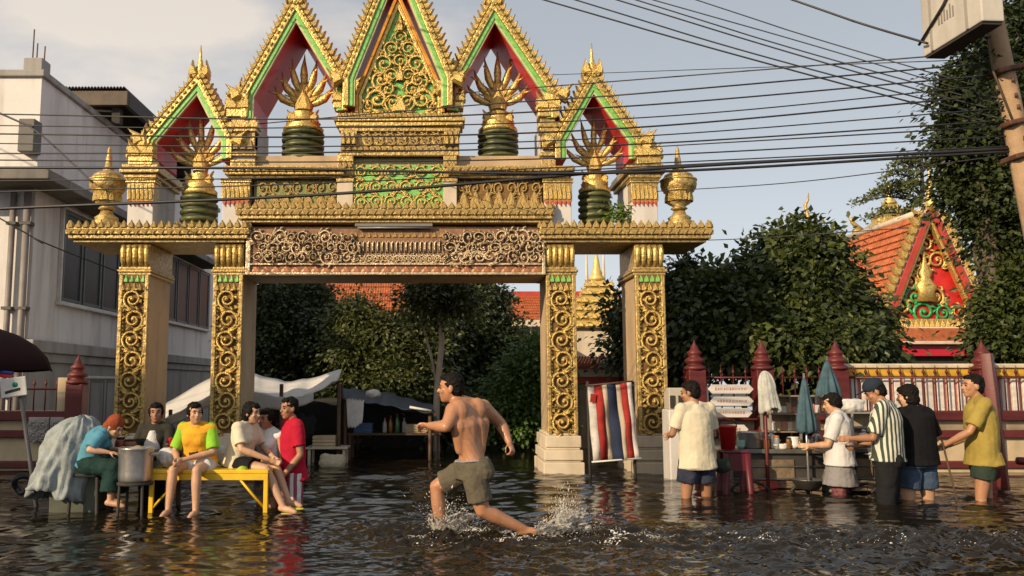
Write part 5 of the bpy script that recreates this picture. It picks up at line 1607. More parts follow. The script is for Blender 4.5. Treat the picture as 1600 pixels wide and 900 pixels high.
# --- people on the right
def foot(px, Y): return at(px, 700, Y).x
r90 = math.radians
CREAMT = cloth('cream_tee', (.58, .53, .40)); NAVY = cloth('navy_print', (.03, .035, .06), .5)
J = pose(foot(1088, 9.3), 9.3, r90(18), 1.73, wrl=(-.13, .30, 1.12), ell=(-.25, .05, 1.15), elr=(.24, .04, 1.13), wrr=(.17, .26, 1.08), head=(-.025, .04, 1.575), knl=(-.13, .02, .49), anl=(-.16, -.02, .08), knr=(.12, .02, .49), anr=(.15, -.03, .08))
person('youth in a loose cream t-shirt and dark shorts, back turned, beside the gate column', J, SK_B, [shirt(CREAMT, .75, .14, 1.5, .02), shorts(NAVY, .62, 1.15)], face=Vector((-.8, .55, -.15)))
J = pose(foot(1312, 9.6), 9.6, r90(60), 1.61, fem=True, wrl=(-.13, .30, 1.08), wrr=(.10, .28, 1.05), ell=(-.21, .10, 1.10), elr=(.21, .08, 1.10), head=(0, .055, 1.565))
GREYT = mat('white_grey_tee', (.56, .56, .56), .85, 0, .06, 7, .25, 60)
PRINT = mat('dark_floral_print', (.03, .022, .03), .8, 0, .3, 22, .2, 60, col2=(.35, .10, .10))
def hem_panel(o, J, s, secs, hipR, shR):
    b = MB(); ax = (J['pelvis'] - J['waist']).normalized(); e = .055 * s
    b.loft([(J['pelvis'] + ax * .30 * s, secs[1][1], secs[1][2], secs[1][3] + e, secs[1][4] + e + .02), (J['pelvis'] - ax * .02, secs[1][1], secs[1][2], secs[1][3] + e * .2, secs[1][4] + e * .2)], 18)
    grown(b, 'grey_hem', cloth('mid_grey_jersey', (.24, .23, .235)), o, .009, 3, .022, .09)
person('short woman in a long white and grey top facing the food cart', J, SK_C, [shirt(GREYT, .8, .07, 1.6, .02), hem_panel, shorts(PRINT, .5, 1.0, full=True, name='trousers')], fem=True, face=Vector((-.92, .35, -.22)), hairstyle='short', thin=1.06)
J = pose(foot(1387, 8.9), 8.9, r90(52), 1.76, wrl=(-.12, .30, 1.10), wrr=(.10, .27, 1.02), ell=(-.23, .08, 1.12), elr=(.23, .03, 1.10), head=(0, .085, 1.56), neck=(0, .02, 1.45))
person('man in a dark cap and green and white striped shirt bending over the cart', J, SK_B, [shirt(stripe_mat('green_white_stripe', (.035, .055, .04), (.58, .57, .48), 7.2), .85, .04, 1.4, .01), shorts(cloth('black_trousers', (.014, .014, .016)), .95, 1.1, full=True, name='trousers')], face=Vector((-.86, .3, -.5)), cap_m=cloth('navy_cap', (.02, .03, .045)))
J = pose(foot(1432, 9.15), 9.15, r90(14), 1.69, fem=True, wrl=(-.20, .22, 1.0), wrr=(.22, .20, .98), ell=(-.265, .02, 1.13), elr=(.265, .02, 1.13), head=(-.03, .05, 1.575), knl=(-.13, .02, .49), anl=(-.135, -.02, .08), knr=(.13, .02, .49), anr=(.14, -.03, .08))
DENIM = cloth('blue_denim', (.045, .075, .125), .25)
person('woman in a black t-shirt and denim shorts seen from behind', J, SK_C, [shirt(cloth('black_tee', (.008, .008, .010)), .85, .06, 1.7, .015, wr=.016), shorts(DENIM, .68, 1.18)], fem=True, face=Vector((-.8, .55, -.12)), hairstyle='bob', thin=1.13)
J = pose(foot(1535, 9.2), 9.2, r90(72), 1.80, wrl=(-.12, .36, 1.0), ell=(-.24, .16, 1.14), elr=(.22, .02, 1.10), wrr=(.15, .26, .98), head=(0, .05, 1.58), neck=(0, .01, 1.46), knl=(-.07, .06, .49), anl=(-.07, .05, .08), knr=(.09, -.03, .49), anr=(.09, -.10, .08))
OLIVE = mat('mustard_olive_tee', (.30, .225, .045), .85, 0, .25, 4, .25, 60)
YM = J
def badge(o, J, s, secs, hipR, shR):
    sh, el = J['shr'], J['elr']
    for z0, z1, m_ in ((.26, .48, cloth('teal_patch', (.05, .09, .09))), (.52, .74, cloth('pale_patch', (.40, .36, .25)))):
        b = MB(); frustum(b, sh.lerp(el, z0), sh.lerp(el, z1), .082 * s, .083 * s); b.build('sleeve_band', [m_], o)
person('man in a mustard shirt leaning on a thin stick at the right', J, SK_A, [shirt(OLIVE, .8, .13, 1.55, .01), badge, shorts(cloth('dark_green_shorts', (.03, .045, .035)), .55, 1.15)], face=Vector((-1, .08, .05)))
st_top = YM['wrl'] + Vector((-.03, -.01, .06)); 
b = MB(); b.tube([st_top, Vector((at(1502, 700, 9.1).x, 9.08, STREET))], [.012, .010], 6); so = b.build('walking_stick', [WOOD_D], None, origin=(at(1502, 700, 9.1).x, 9.08, STREET)); tag(so, 'thin dark stick held by the man in the mustard shirt', 'stick')

# --- people on the left
BZ = zat(732, 8.35)                             # bench top
def seat(px, Y, yaw, h, z, **k): return pose(foot(px, Y), Y, yaw, h, z, **k)
s0 = BZ - .77                                    # seated: hips just above the bench
APRON = cloth('white_apron', (.62, .60, .58))
J = pose(foot(243, 9.0), 9.0, r90(176), 1.50, STREET, fem=True, wrl=(-.02, .28, 1.06), wrr=(.16, .30, 1.0), ell=(-.23, .10, 1.12), elr=(.24, .10, 1.10))
def apron(o, J, s, secs, hipR, shR):
    b = MB(); f = J['tfwd']
    b.loft([(J['pelvis'] + f * .04, secs[1][1], secs[1][2], secs[1][3] * .8, secs[1][4] + .05), (J['chest'] + f * .03, secs[3][1], secs[3][2], secs[3][3] * .75, secs[3][4] + .03), (J['chest'].lerp(J['neck'], .6) + f * .02, secs[4][1], secs[4][2], secs[4][3] * .38, secs[4][4] + .025)], 16); grown(b, 'apron', APRON, o, .009, 2, .015, .07)
person('woman in a dark top and white apron standing behind the cooking pot', J, SK_B, [shirt(cloth('dark_olive_top', (.035, .033, .026)), .95, .1, 1.2), apron, shorts(cloth('dark_trousers', (.02, .02, .022)), .95, 1.0, full=True, name='trousers')], fem=True, face=Vector((.25, -1, .05)), hairstyle='tail')
LIMEC = cloth('lime_sleeve', (.24, .50, .04)); JERS = cloth('amber_jersey', (.70, .36, .03), .12)
J = seat(313, 8.45, r90(172), 1.50, s0, fem=True, pelvis=(0, 0, .93), hil=(-.09, 0, .90), hir=(.09, 0, .90), knl=(-.15, .42, .88), knr=(.12, .40, .88), anl=(-.17, .46, .47), anr=(.14, .44, .47),
         wrl=(.02, .36, .99), wrr=(.10, .34, .98), ell=(-.22, .16, 1.05), elr=(.23, .14, 1.05), waist=(0, .03, 1.06), chest=(0, .09, 1.21), neck=(0, .13, 1.35), head=(0, .17, 1.465), shl=(-.155, .10, 1.30), shr=(.155, .10, 1.30))
def print_patch(o, J, s, secs, hipR, shR):
    b = MB(); c = J['waist'].lerp(J['chest'], .3); f = J['tfwd']
    R_ = Matrix((shR, f, Vector((0, 0, 1)))).transposed()
    b.ell(c + f * .135 * s + shR * .0, (.055 * s, .012 * s, .085 * s), R_, 12, 8); b.build('shirt_print', [cloth('dark_brown_print', (.05, .025, .015), .5)], o)
person('woman in an amber jersey with lime sleeves sitting on the yellow bench', J, SK_C, [shirt(JERS, .85, .03, 1.35, sleeve_m=LIMEC), print_patch, shorts(cloth('white_shorts', (.60, .59, .60)), .55, 1.1)], fem=True, face=Vector((.55, -.85, .02)), hairstyle='tail')
J = seat(374, 8.55, r90(-112), 1.50, s0, fem=True, knl=(-.10, .40, .90), knr=(.10, .42, .87), anl=(-.05, .62, .52), anr=(.12, .66, .48), wrl=(-.05, .42, .98), wrr=(.08, .44, .97), ell=(-.22, .16, 1.08), elr=(.22, .18, 1.08),
         waist=(0, .01, 1.06), chest=(0, .06, 1.21), neck=(0, .10, 1.35), head=(0, .15, 1.46), shl=(-.15, .08, 1.30), shr=(.15, .08, 1.30))
LEGS_CREAM = J
person('woman in a cream blouse and black shorts at the bench end', J, SK_C, [shirt(cloth('cream_blouse', (.62, .56, .42)), .8, .06, 1.3), shorts(cloth('black_shorts', (.012, .012, .014)), .62, 1.1)], fem=True, face=Vector((.95, -.35, -.05)), hairstyle='long')
J = pose(foot(421, 8.75), 8.75, r90(150), 1.46, STREET, fem=True, wrl=(-.14, .22, .88), wrr=(.20, .16, .90), ell=(-.22, .04, 1.12), elr=(.22, .04, 1.12), head=(.02, .05, 1.57))
person('girl in a white sleeveless top beside the person in the red shirt', J, SK_B, [shirt(cloth('white_vest', (.66, .65, .63)), .0, .04, 1.05, nosleeve=True), shorts(cloth('grey_shorts', (.16, .16, .17)), .5, 1.0)], fem=True, face=Vector((-.5, -.85, -.05)), hairstyle='tail', thin=.92)
J = pose(foot(456, 8.7), 8.7, r90(118), 1.56, STREET, wrl=(-.20, .18, .86), wrr=(.20, .20, .90), ell=(-.23, -.02, 1.10), elr=(.24, .02, 1.10), head=(.0, .04, 1.585))
person('person in a crimson t-shirt and white side-striped shorts standing by the bench', J, SK_B, [shirt(cloth('crimson_tee', (.40, .012, .035)), .7, .12, 1.35), shorts(stripe_mat('white_maroon_stripe', (.25, .05, .08), (.62, .60, .60), 4.5), .85, 1.15)], face=Vector((-.75, -.65, -.05)), hairstyle='short', fem=False)

# --- bent vendor over the pot at the far left
def vj(px, py, dy=0.0): return at(px, py, 8.28 + dy)
JV = dict(pelvis=vj(139, 722, .02), waist=vj(143, 704, .02), chest=vj(152, 686, .02), neck=vj(167, 673, 0), head=vj(179, 668, -.01),
          shl=vj(160, 680, .16), shr=vj(156, 684, -.12), ell=vj(168, 704, .16), elr=vj(140, 703, -.20), wrl=vj(184, 702, .06), wrr=vj(170, 707, -.17),
          hil=vj(140, 727, .10), hir=vj(138, 728, -.08), knl=vj(180, 728, .12), knr=vj(178, 730, -.12), anl=vj(176, 782, .1), anr=vj(172, 784, -.12))
JV['fwd'] = Vector((1, -.08, 0)).normalized(); JV['s'] = .86; JV['base'] = Vector((vj(139, 722).x, 8.3, STREET))
def scarf(o, J, s, secs, hipR, shR):
    hp = J['hp']; b = MB()
    b.ell(hp(0, -.02, .045), (.092 * s, .105 * s, .098 * s), J['HR'], 14, 9); b.ell(hp(0, -.075, -.02), (.07 * s, .06 * s, .085 * s), J['HR'], 12, 8)
    grown(b, 'headscarf', cloth('rust_headscarf', (.26, .06, .025), .3), o, .009, 2, .018, .05)
def skirt(o, J, s, secs, hipR, shR):
    b = MB()
    k = J['knl'].lerp(J['knr'], .5); a = J['anl'].lerp(J['anr'], .5)
    frustum(b, J['pelvis'], J['pelvis'] + Vector((0, 0, .05)), .19 * s, .16 * s)
    for q in ('l', 'r'):
        cap(b, J['hi' + q], J['kn' + q], .115 * s, .105 * s); frustum(b, J['kn' + q], J['kn' + q].lerp(J['an' + q], .7), .105 * s, .12 * s)
    frustum(b, k, k.lerp(a, .72), .13 * s, .15 * s); cap(b, J['pelvis'], k, .13 * s, .12 * s)
    grown(b, 'skirt', cloth('dark_green_skirt', (.014, .038, .034), .25), o, .010, 3, .03, .09)
person('vendor in a sky blue shirt and rust headscarf bending over the aluminium pot', JV, SK_C, [shirt(cloth('sky_blue_shirt', (.09, .27, .37)), .85, .06, 1.25, wr=.03), skirt, scarf], fem=True, face=Vector((.8, -.25, -.45)), hairstyle='bald')
p = vj(139, 740)
so = empty('stool', (p.x, 8.3, STREET), 'low dark stool under the vendor in the blue shirt', 'stool')
zz = vj(139, 738).z
b = MB(); b.box(p.x - .15, p.x + .15, 8.15, 8.45, zz - .03, zz); b.build('seat', [DARK], so, bevel=.01)
for sx in (-1, 1):
    for sy in (-1, 1):
        b = MB(); b.tube([(p.x + sx * .12, 8.3 + sy * .12, zz - .03), (p.x + sx * .15, 8.3 + sy * .14, STREET)], .018, 6); b.build('leg', [DARK], so)
# ------------------------------------------------------------------ yellow bench and what lies on it
bY0, bY1 = 8.2, 8.72
x0, x1 = at(233, 740, bY0).x, at(419, 740, bY0).x
bench = empty('bench', ((x0 + x1) / 2, bY0, STREET), 'yellow metal bench with braced legs standing in the water', 'bench')
b = MB(); b.box(x0, x1, bY0, bY1, BZ - .035, BZ); b.build('bench_top', [YELLOW], bench, bevel=.006)
b = MB(); b.box(x0 + .002, x1 - .002, bY0 + .004, bY0 + .034, BZ - .095, BZ - .035); b.build('apron_rail', [YELLOW], bench, bevel=.004)
b = MB(); b.box(x0 + .002, x1 - .002, bY1 - .034, bY1 - .004, BZ - .095, BZ - .035); b.build('apron_rail', [YELLOW], bench, bevel=.004)
for xx in (x0 + .022, x1 - .022):
    for yy in (bY0 + .022, bY1 - .022):
        b = MB(); b.box(xx - .02, xx + .02, yy - .02, yy + .02, STREET, BZ - .036); b.build('leg', [YELLOW], bench, bevel=.004)
    sg = 1 if xx < (x0 + x1) / 2 else -1
    b = MB(); b.tube([(xx + sg * .01, bY0 + .02, BZ - .36), (xx + sg * .27, bY0 + .02, BZ - .06)], .014, 4); b.build('brace', [YELLOW], bench)
def soft(name, c, r, m, label, cat, group=None, seed=0, wr=.03, lumps=5, vox=.012):
    """slack bag or bundle grown from a few overlapping lumps"""
    rr = random.Random(seed); c = Vector(c)
    o = empty(name, c - Vector((0, 0, r[2])), label, cat, group)
    b = MB(); b.ell(c, r, None, 12, 8)
    for i in range(lumps): b.ell(c + Vector((rr.uniform(-.6, .6) * r[0], rr.uniform(-.5, .5) * r[1], rr.uniform(-.2, .7) * r[2])), (r[0] * rr.uniform(.35, .6), r[1] * rr.uniform(.4, .6), r[2] * rr.uniform(.4, .6)), None, 10, 6)
    grown(b, 'bundle', m, o, vox, 2, wr, .06)
    return o
BAGW = mat('white_plastic_bag', (.66, .65, .63), .35, 0, .08, 6, trans=.15)
soft('plastic_bag', at(262, 715, 8.42) , (.11, .10, .10), BAGW, 'white plastic bag on the left end of the yellow bench', 'bag', seed=1)
soft('plastic_bag', at(349, 712, 8.6), (.085, .08, .10), BAGW, 'thin white plastic bag between the two women on the bench', 'bag', seed=2)
soft('cloth_bundle', at(271, 694, 8.62), (.07, .07, .06), cloth('red_cloth', (.42, .02, .02)), 'small red cloth bundle behind the white bag', 'cloth', seed=3)
soft('towel', at(377, 736, 8.25), (.06, .05, .045), cloth('lime_towel', (.38, .48, .05)), 'lime yellow cloth hanging at the bench edge', 'towel', seed=4)
# sandals of the seated woman
for a in ('anl', 'anr'):
    p = LEGS_CREAM[a]
    d_ = LEGS_CREAM['fwd']
    b = MB(); R_ = Matrix((d_.cross(Vector((0, 0, 1))), d_, Vector((0, 0, 1)))).transposed()
    b.ell(p + d_ * .055 - Vector((0, 0, .065)), (.048, .125, .016), R_, 12, 6)
    s_ = b.build('sandal', [cloth('yellow_sandal', (.50, .48, .06))], None, origin=p)
    tag(s_, 'yellow-green sandal on the %s foot of the woman in the cream blouse' % ('left' if a == 'anl' else 'right'), 'sandal', 'sandals of the seated woman')

# ------------------------------------------------------------------ cloth-covered cart, tub and pot at the left
CY = 8.3
cx = at(118, 700, CY).x
cart = empty('covered_cart', (cx, CY, STREET), 'food cart heaped up and draped with a pale blue-grey cloth', 'cart')
b = MB(); b.box(cx - .22, cx + .22, CY - .02, CY + .46, STREET + .25, .34); b.build('cart_body', [mat('cart_grey_green', (.07, .08, .06), .7, 0, .3, 4)], cart, bevel=.01)
for xx in (cx - .20, cx + .18):
    b = MB(); b.tube([(xx, CY - .15, STREET + .22), (xx, CY - .11, STREET + .22)], .22, 16); b.build('wheel', [BLACK_R], cart)
# draped cloth: folds hanging from a heaped top
def drape(parent, cx_, cy_, z_top, hx, hy, drop, m, folds=11, seed=0, a0=0, a1=2 * PI, lean=(0, 0), name='drape', amp=1.0, crumple=.0):
    rr = random.Random(seed); ph = [rr.uniform(0, 6.28) for _ in range(4)]
    NA, NV = 96, 22
    vs, fs = [], []
    for j in range(NV + 1):
        v = j / NV
        for i in range(NA + 1):
            a = a0 + (a1 - a0) * i / NA
            f = math.sin(folds * a + ph[0] + 1.5 * v) * .55 + .35 * math.sin(folds * 1.7 * a + ph[1]) + .25 * math.sin(folds * 3.1 * a + ph[3] + 2 * v)
            if v < .45:
                q = v / .45; rad = math.sin(q * PI / 2); z = z_top - (1 - math.cos(q * PI / 2)) * .22 * 1.0 + .012 * f * q
                fo = .035 * f * q
            else:
                q = (v - .45) / .55; rad = 1 + .18 * q; z = z_top - .22 - drop * q * (1 + .14 * math.sin(2 * a + ph[2]) + .05 * f)
                fo = (.02 + .06 * q) * f
            r_ = rad + fo * amp
            if crumple:
                from mathutils import noise as NZ
                q3 = Vector((math.cos(a) * 1.6, math.sin(a) * 1.6, v * 2.2)); cr = NZ.noise(q3 * 1.7) + .6 * NZ.noise(q3 * 3.9)
                r_ += cr * crumple * 3.2 * (.3 + v); z += cr * crumple * .7
            vs.append((cx_ + math.cos(a) * hx * r_ + lean[0] * v, cy_ + math.sin(a) * hy * r_ + lean[1] * v, z))
    for j in range(NV):
        for i in range(NA):
            k = j * (NA + 1) + i; fs.append((k, k + 1, k + NA + 2, k + NA + 1))
    b = MB(); b.add(vs, fs, 0, True); o = b.build(name, [m], parent)
    s = o.modifiers.new('thick', 'SOLIDIFY'); s.thickness = .008
    return o
drape(cart, cx + .02, CY + .12, zat(652, CY), .23, .27, .50, cloth('blue_grey_sheet', (.28, .315, .32), .35), 7, 3, lean=(-.17, -.07), amp=1.7, crumple=.055)
pot = empty('stock_pot', (at(212, 730, 8.15).x, 8.15, zat(752, 8.15)), 'big dented aluminium cooking pot left of the bench', 'pot')
c = at(212, 730, 8.15); r_ = .155
b = MB(); zb, zt = zat(752, 8.15), zat(701, 8.15)
b.lathe([(r_ * .94, zb), (r_ * .98, zb + .02), (r_, zb + .06), (r_, zt - .03), (r_ * 1.04, zt), (r_ * 1.06, zt + .012), (r_ * .98, zt + .012), (r_ * .95, zt - .02), (r_ * .95, zb + .05), (.01, zb + .04)], (c.x, 8.15, 0), 28); b.build('pot_wall', [STEEL], pot)
for sg in (-1, 1):
    b = MB(); b.tube([(c.x + sg * r_, 8.10, zt - .05), (c.x + sg * (r_ + .045), 8.12, zt - .045), (c.x + sg * (r_ + .045), 8.18, zt - .045), (c.x + sg * r_, 8.20, zt - .05)], .009, 6); b.build('handle', [STEEL], pot)
b = MB(); b.lathe([(r_ * .9, 0), (.05, .035), (.012, .05)], (c.x + .01, 8.16, zt - .02), 24); lid = b.build('broth', [mat('pale_broth', (.32, .27, .2), .3)], pot)
sv = empty('stove_stand', (c.x, 8.15, STREET), 'dark stand holding the aluminium pot above the water', 'stand')
b = MB(); b.lathe([(r_ * 1.05, zb - .03), (r_ * 1.05, zb - .004)], (c.x, 8.15, 0), 20); b.build('ring', [DARK], sv)
for k in range(4):
    a = PI / 4 + k * PI / 2
    b = MB(); b.tube([(c.x + math.cos(a) * r_ * .95, 8.15 + math.sin(a) * r_ * .95, zb - .01), (c.x + math.cos(a) * r_ * 1.1, 8.15 + math.sin(a) * r_ * 1.1, STREET)], .014, 6); b.build('leg', [DARK], sv)
wk = empty('prep_table', (at(215, 690, 8.7).x, 8.7, STREET), 'dark cluttered prep table in front of the cook', 'table')
x = at(215, 690, 8.65).x
b = MB(); b.box(x - .38, x + .42, 8.45, 8.85, .50, .54); b.build('table_top', [WOOD_D], wk, bevel=.006)
for sx in (-.34, .38):
    for yy in (8.5, 8.8):
        b = MB(); b.box(x + sx - .02, x + sx + .02, yy - .02, yy + .02, STREET, .50); b.build('leg', [WOOD_D], wk)
for i, (px, r0, h_, m_, lb) in enumerate(((205, .06, .11, mat('clay_brown', (.22, .08, .03), .5), 'brown clay jar left of the cook'), (190, .055, .13, mat('dark_red_jar', (.20, .03, .02), .4), 'dark red jar beside the rust bundle'), (268, .05, .10, mat('tin', (.35, .33, .3), .4, .6), 'small tin in front of the cook'))):
    p = at(px, 690, 8.65); j = empty('jar', (p.x, 8.62, .541), lb, 'jar')
    b = MB(); b.lathe([(r0 * .8, 0), (r0, h_ * .3), (r0, h_ * .7), (r0 * .7, h_ * .9)], (p.x, 8.62, .541), 14); b.build('jar_wall', [m_], j)
    b = MB(); b.lathe([(r0 * .78, 0), (r0 * .78, h_ * .14)], (p.x, 8.62, .541 + h_ * .9), 14); b.build('lid', [DARK], j)

# ------------------------------------------------------------------ umbrella and sign at the left edge
um = empty('parasol', (at(-95, 600, 9.1).x, 9.1, STREET), 'dark maroon parasol cut off by the left edge', 'parasol')
ux, uz = at(-95, 500, 9.1).x, zat(500, 9.1)
R0 = at(76, 575, 9.1).x - ux
b = MB(); vs, fs = [], []
NS = 8
for j in range(7):
    q = j / 6
    for i in range(NS * 6):
        a = 2 * PI * i / (NS * 6)
        sc = 1 - .06 * abs(math.sin(NS * a / 2)) * q
        vs.append((ux + math.cos(a) * R0 * math.sin(q * 1.45) / math.sin(1.45) * sc, 9.1 + math.sin(a) * R0 * math.sin(q * 1.45) / math.sin(1.45) * sc, uz - .52 * (1 - math.cos(q * 1.45)) / (1 - math.cos(1.45)) - (.02 * abs(math.sin(NS * a / 2)) if j == 6 else 0)))
for j in range(6):
    for i in range(NS * 6):
        fs.append((j * NS * 6 + i, j * NS * 6 + (i + 1) % (NS * 6), (j + 1) * NS * 6 + (i + 1) % (NS * 6), (j + 1) * NS * 6 + i))
b.add(vs, fs, 0, True); ca = b.build('canopy', [cloth('blackish_maroon', (.022, .008, .010))], um); s_ = ca.modifiers.new('thick', 'SOLIDIFY'); s_.thickness = .006
b = MB(); b.tube([(ux, 9.1, STREET), (ux, 9.1, uz + .05)], .02, 8); b.build('pole', [STEEL], um)
for i in range(NS):
    a = 2 * PI * i / NS
    b = MB(); b.tube([(ux, 9.1, uz - .03), (ux + math.cos(a) * R0 * .6, 9.1 + math.sin(a) * R0 * .6, uz - .17), (ux + math.cos(a) * R0 * .98, 9.1 + math.sin(a) * R0 * .98, uz - .51)], .006, 5); b.build('rib', [STEEL], um)
SGY = 8.6
sg_ = empty('sign_board', (at(55, 775, SGY).x, SGY, STREET), 'small white sign with round green emblem on a leaning grey post', 'sign')
tp, bt = at(30, 600, SGY), at(58, 800, SGY); bt = tp + (bt - tp) * ((STREET - tp.z) / (bt.z - tp.z))
b = MB(); b.tube([bt, tp], .022, 8); b.build('post', [mat('galvanised', (.10, .10, .11), .6, .3, .3, 5)], sg_)
c = at(21, 605, SGY - .05)
tilt = math.radians(-8)
b = MB(); b.obox(c, (.26, .02, .19), (0, tilt, 0)); bd = b.build('board', [mat('sign_white', (.62, .62, .60), .5)], sg_, bevel=.012)
b = MB(); b.tube([c + Vector((.02, -.011, .025)), c + Vector((.02, -.015, .025))], .026, 16); b.build('emblem', [mat('emblem_green', (.02, .26, .18), .5)], sg_)
b = MB(); b.obox(c + Vector((0, -.012, -.035)), (.15, .006, .026), (0, math.radians(-16), 0)); b.build('emblem_strip', [DARK], sg_)
for k, (m_, dz) in enumerate(((mat('flag_red', (.50, .02, .02), .6), 0), (mat('flag_blue', (.02, .05, .22), .6), .035))):
    b = MB(); b.obox(at(4, 587, SGY - .02) + Vector((0, 0, dz)), (.21, .05, .034), (0, math.radians(6), 0)); b.build('coloured_rim', [m_], sg_, bevel=.01)
# tyre lying by the wall
ty_ = at(36, 752, 9.0); b = MB(); b.tube([(ty_.x + math.cos(a) * .085, 9.0 + .03 * math.sin(a * 2), ty_.z - .03 + math.sin(a) * .085) for a in np.linspace(0, 2 * PI, 25)], .032, 8); to = b.build('tyre', [BLACK_R], None, origin=ty_); tag(to, 'old black tyre half sunk by the left wall', 'tyre')

# ------------------------------------------------------------------ market stalls inside the gate
def sheet(parent, top, bot, Yt, Yb, m, name='tarp', n=10, sag=.06, seed=0):
    """slack sheet between two pixel polylines, the upper at distance Yt, the lower at Yb"""
    rr = random.Random(seed)
    def interp(pl, t):
        k = t * (len(pl) - 1); i = min(int(k), len(pl) - 2); f = k - i
        return (pl[i][0] + (pl[i + 1][0] - pl[i][0]) * f, pl[i][1] + (pl[i + 1][1] - pl[i][1]) * f)
    NU, NV = 40, n
    vs, fs = [], []
    for j in range(NV + 1):
        v = j / NV
        for i in range(NU + 1):
            u = i / NU
            a, c_ = interp(top, u), interp(bot, u)
            P = at(a[0], a[1], Yt).lerp(at(c_[0], c_[1], Yb), v)
            P.z -= sag * math.sin(PI * v) * (1 + .4 * math.sin(u * 17 + seed)) + .012 * math.sin(u * 31 + v * 5)
            vs.append(P)
    for j in range(NV):
        for i in range(NU):
            k = j * (NU + 1) + i; fs.append((k, k + 1, k + NU + 2, k + NU + 1))
    b = MB(); b.add(vs, fs, 0, True); o = b.build(name, [m], parent); s = o.modifiers.new('thick', 'SOLIDIFY'); s.thickness = .01
    return o
tent = empty('tarp_stall', (at(400, 640, 14).x, 14, STREET), 'market stall under a sagging white tarpaulin left in the gate opening', 'stall')
TARP = mat('white_tarp', (.60, .59, .57), .6, 0, .1, 3, .2, 12)
sheet(tent, [(250, 634), (330, 590), (400, 584), (445, 596), (480, 592), (534, 577)], [(262, 652), (330, 618), (400, 614), (450, 622), (490, 614), (520, 596)], 15.5, 13.0, TARP, sag=.10)
sheet(tent, [(262, 652), (330, 618), (400, 614), (450, 622), (490, 614)], [(262, 668), (330, 634), (400, 640), (450, 640), (490, 628)], 13.0, 13.05, mat('white_tarp_valance', (.5, .49, .48), .6, 0, .15, 3), name='valance', n=5, sag=.0)
for px, yy in ((268, 13.1), (530, 13.2), (330, 15.3), (534, 15.4), (440, 13.1)):
    p = at(px, 600, yy); b = MB(); b.tube([(p.x, yy, STREET), (p.x, yy, zat(600 if px > 300 else 640, yy))], .03, 6); b.build('post', [WOOD_D], tent)
blk = mat('backdrop_black', (.012, .012, .013), .7, 0, .3, 4)
st2 = empty('dark_stall', (at(610, 640, 14.5).x, 14.5, STREET), 'dark market stall under a navy sheet in the middle of the gate opening', 'stall')
sheet(st2, [(536, 606), (600, 612), (680, 634)], [(536, 624), (600, 632), (676, 646)], 16.0, 13.6, mat('navy_sheet', (.035, .05, .075), .5, 0, .3, 4), sag=.12, seed=2)
sheet(st2, [(400, 628), (560, 620), (690, 638)], [(400, 700), (560, 704), (690, 706)], 16.2, 16.3, blk, name='shade_backdrop', sag=.02, seed=4)  # black backdrop added to stand in for the shade inside the stalls
for px, yy in ((540, 13.7), (672, 13.7), (560, 15.9), (668, 15.9)):
    p = at(px, 620, yy); b = MB(); b.tube([(p.x, yy, STREET), (p.x, yy, zat(624 if px < 600 else 642, yy))], .028, 6); b.build('post', [WOOD_D], st2)
p0, p1 = at(640, 636, 13.55), at(674, 642, 13.55)
b = MB(); b.tube([p0, p1], .02, 6); b.build('awning_bar', [mat('white_bar', (.62, .62, .6), .5)], st2)
soft('plastic_bag', at(583, 616, 14.2), (.13, .12, .08), BAGW, 'white bag lying on top of the navy stall roof', 'bag', seed=12)
hs = empty('hanging_sheet', at(556, 668, 13.5), 'grey-white plastic sheet hanging from the stall post', 'sheet')
sheet(hs, [(541, 622), (555, 624), (569, 626)], [(543, 668), (555, 668), (566, 660)], 13.5, 13.45, mat('cloudy_plastic', (.45, .45, .44), .4, 0, .2, 6), sag=.0, seed=6)
def small_table(px, Y, w, d_, z, label, m):
    p = at(px, 680, Y); o = empty('market_table', (p.x, Y, STREET), label, 'table')
    b = MB(); b.box(p.x - w / 2, p.x + w / 2, Y, Y + d_, z - .03, z); b.build('table_top', [m], o, bevel=.005)
    for sx in (-1, 1):
        for yy in (Y + .05, Y + d_ - .05):
            b = MB(); b.box(p.x + sx * (w / 2 - .05) - .02, p.x + sx * (w / 2 - .05) + .02, yy - .02, yy + .02, STREET, z - .03); b.build('leg', [m], o)
    return p.x, o
tx1, _ = small_table(510, 13.0, .62, .5, .26, 'low pale market table beside the person in the red shirt', mat('pale_board', (.42, .38, .30), .7))
tx2, _ = small_table(615, 13.8, 1.5, .6, .42, 'long dark market table under the navy sheet', WOOD_D)
tx3, _ = small_table(375, 13.6, 1.2, .6, .50, 'dark market table under the white tarpaulin', WOOD_D)
def crate(x, y, z, w, d_, h_, m, label):
    o = empty('crate', (x, y, z), label, 'crate', 'market crates')
    b = MB(); b.box(x - w / 2, x + w / 2, y - d_ / 2, y + d_ / 2, z, z + .012); b.build('crate_floor', [m], o)
    for k in range(3):
        zz = z + .02 + k * h_ / 3
        for (ax0, ax1, ay0, ay1) in ((-w / 2, w / 2, -d_ / 2, -d_ / 2 + .012), (-w / 2, w / 2, d_ / 2 - .012, d_ / 2), (-w / 2, -w / 2 + .012, -d_ / 2 + .013, d_ / 2 - .013), (w / 2 - .012, w / 2, -d_ / 2 + .013, d_ / 2 - .013)):
            b = MB(); b.box(x + ax0, x + ax1, y + ay0, y + ay1, zz, zz + h_ / 3 * .75); b.build('slat', [m], o)
    return o
WCR = mat('pale_wood', (.40, .32, .20), .7, 0, .25, 5)
crate(tx1 - .05, 13.22, .262, .34, .26, .15, WCR, 'pale wooden crate on the low table beside the red shirt')
crate(tx2 - .5, 14.05, .422, .3, .25, .14, mat('blue_plastic', (.04, .10, .22), .45), 'blue plastic crate at the left of the dark market table')
crate(tx2 + .35, 14.05, .422, .34, .25, .12, WCR, 'wooden crate at the right of the dark market table')
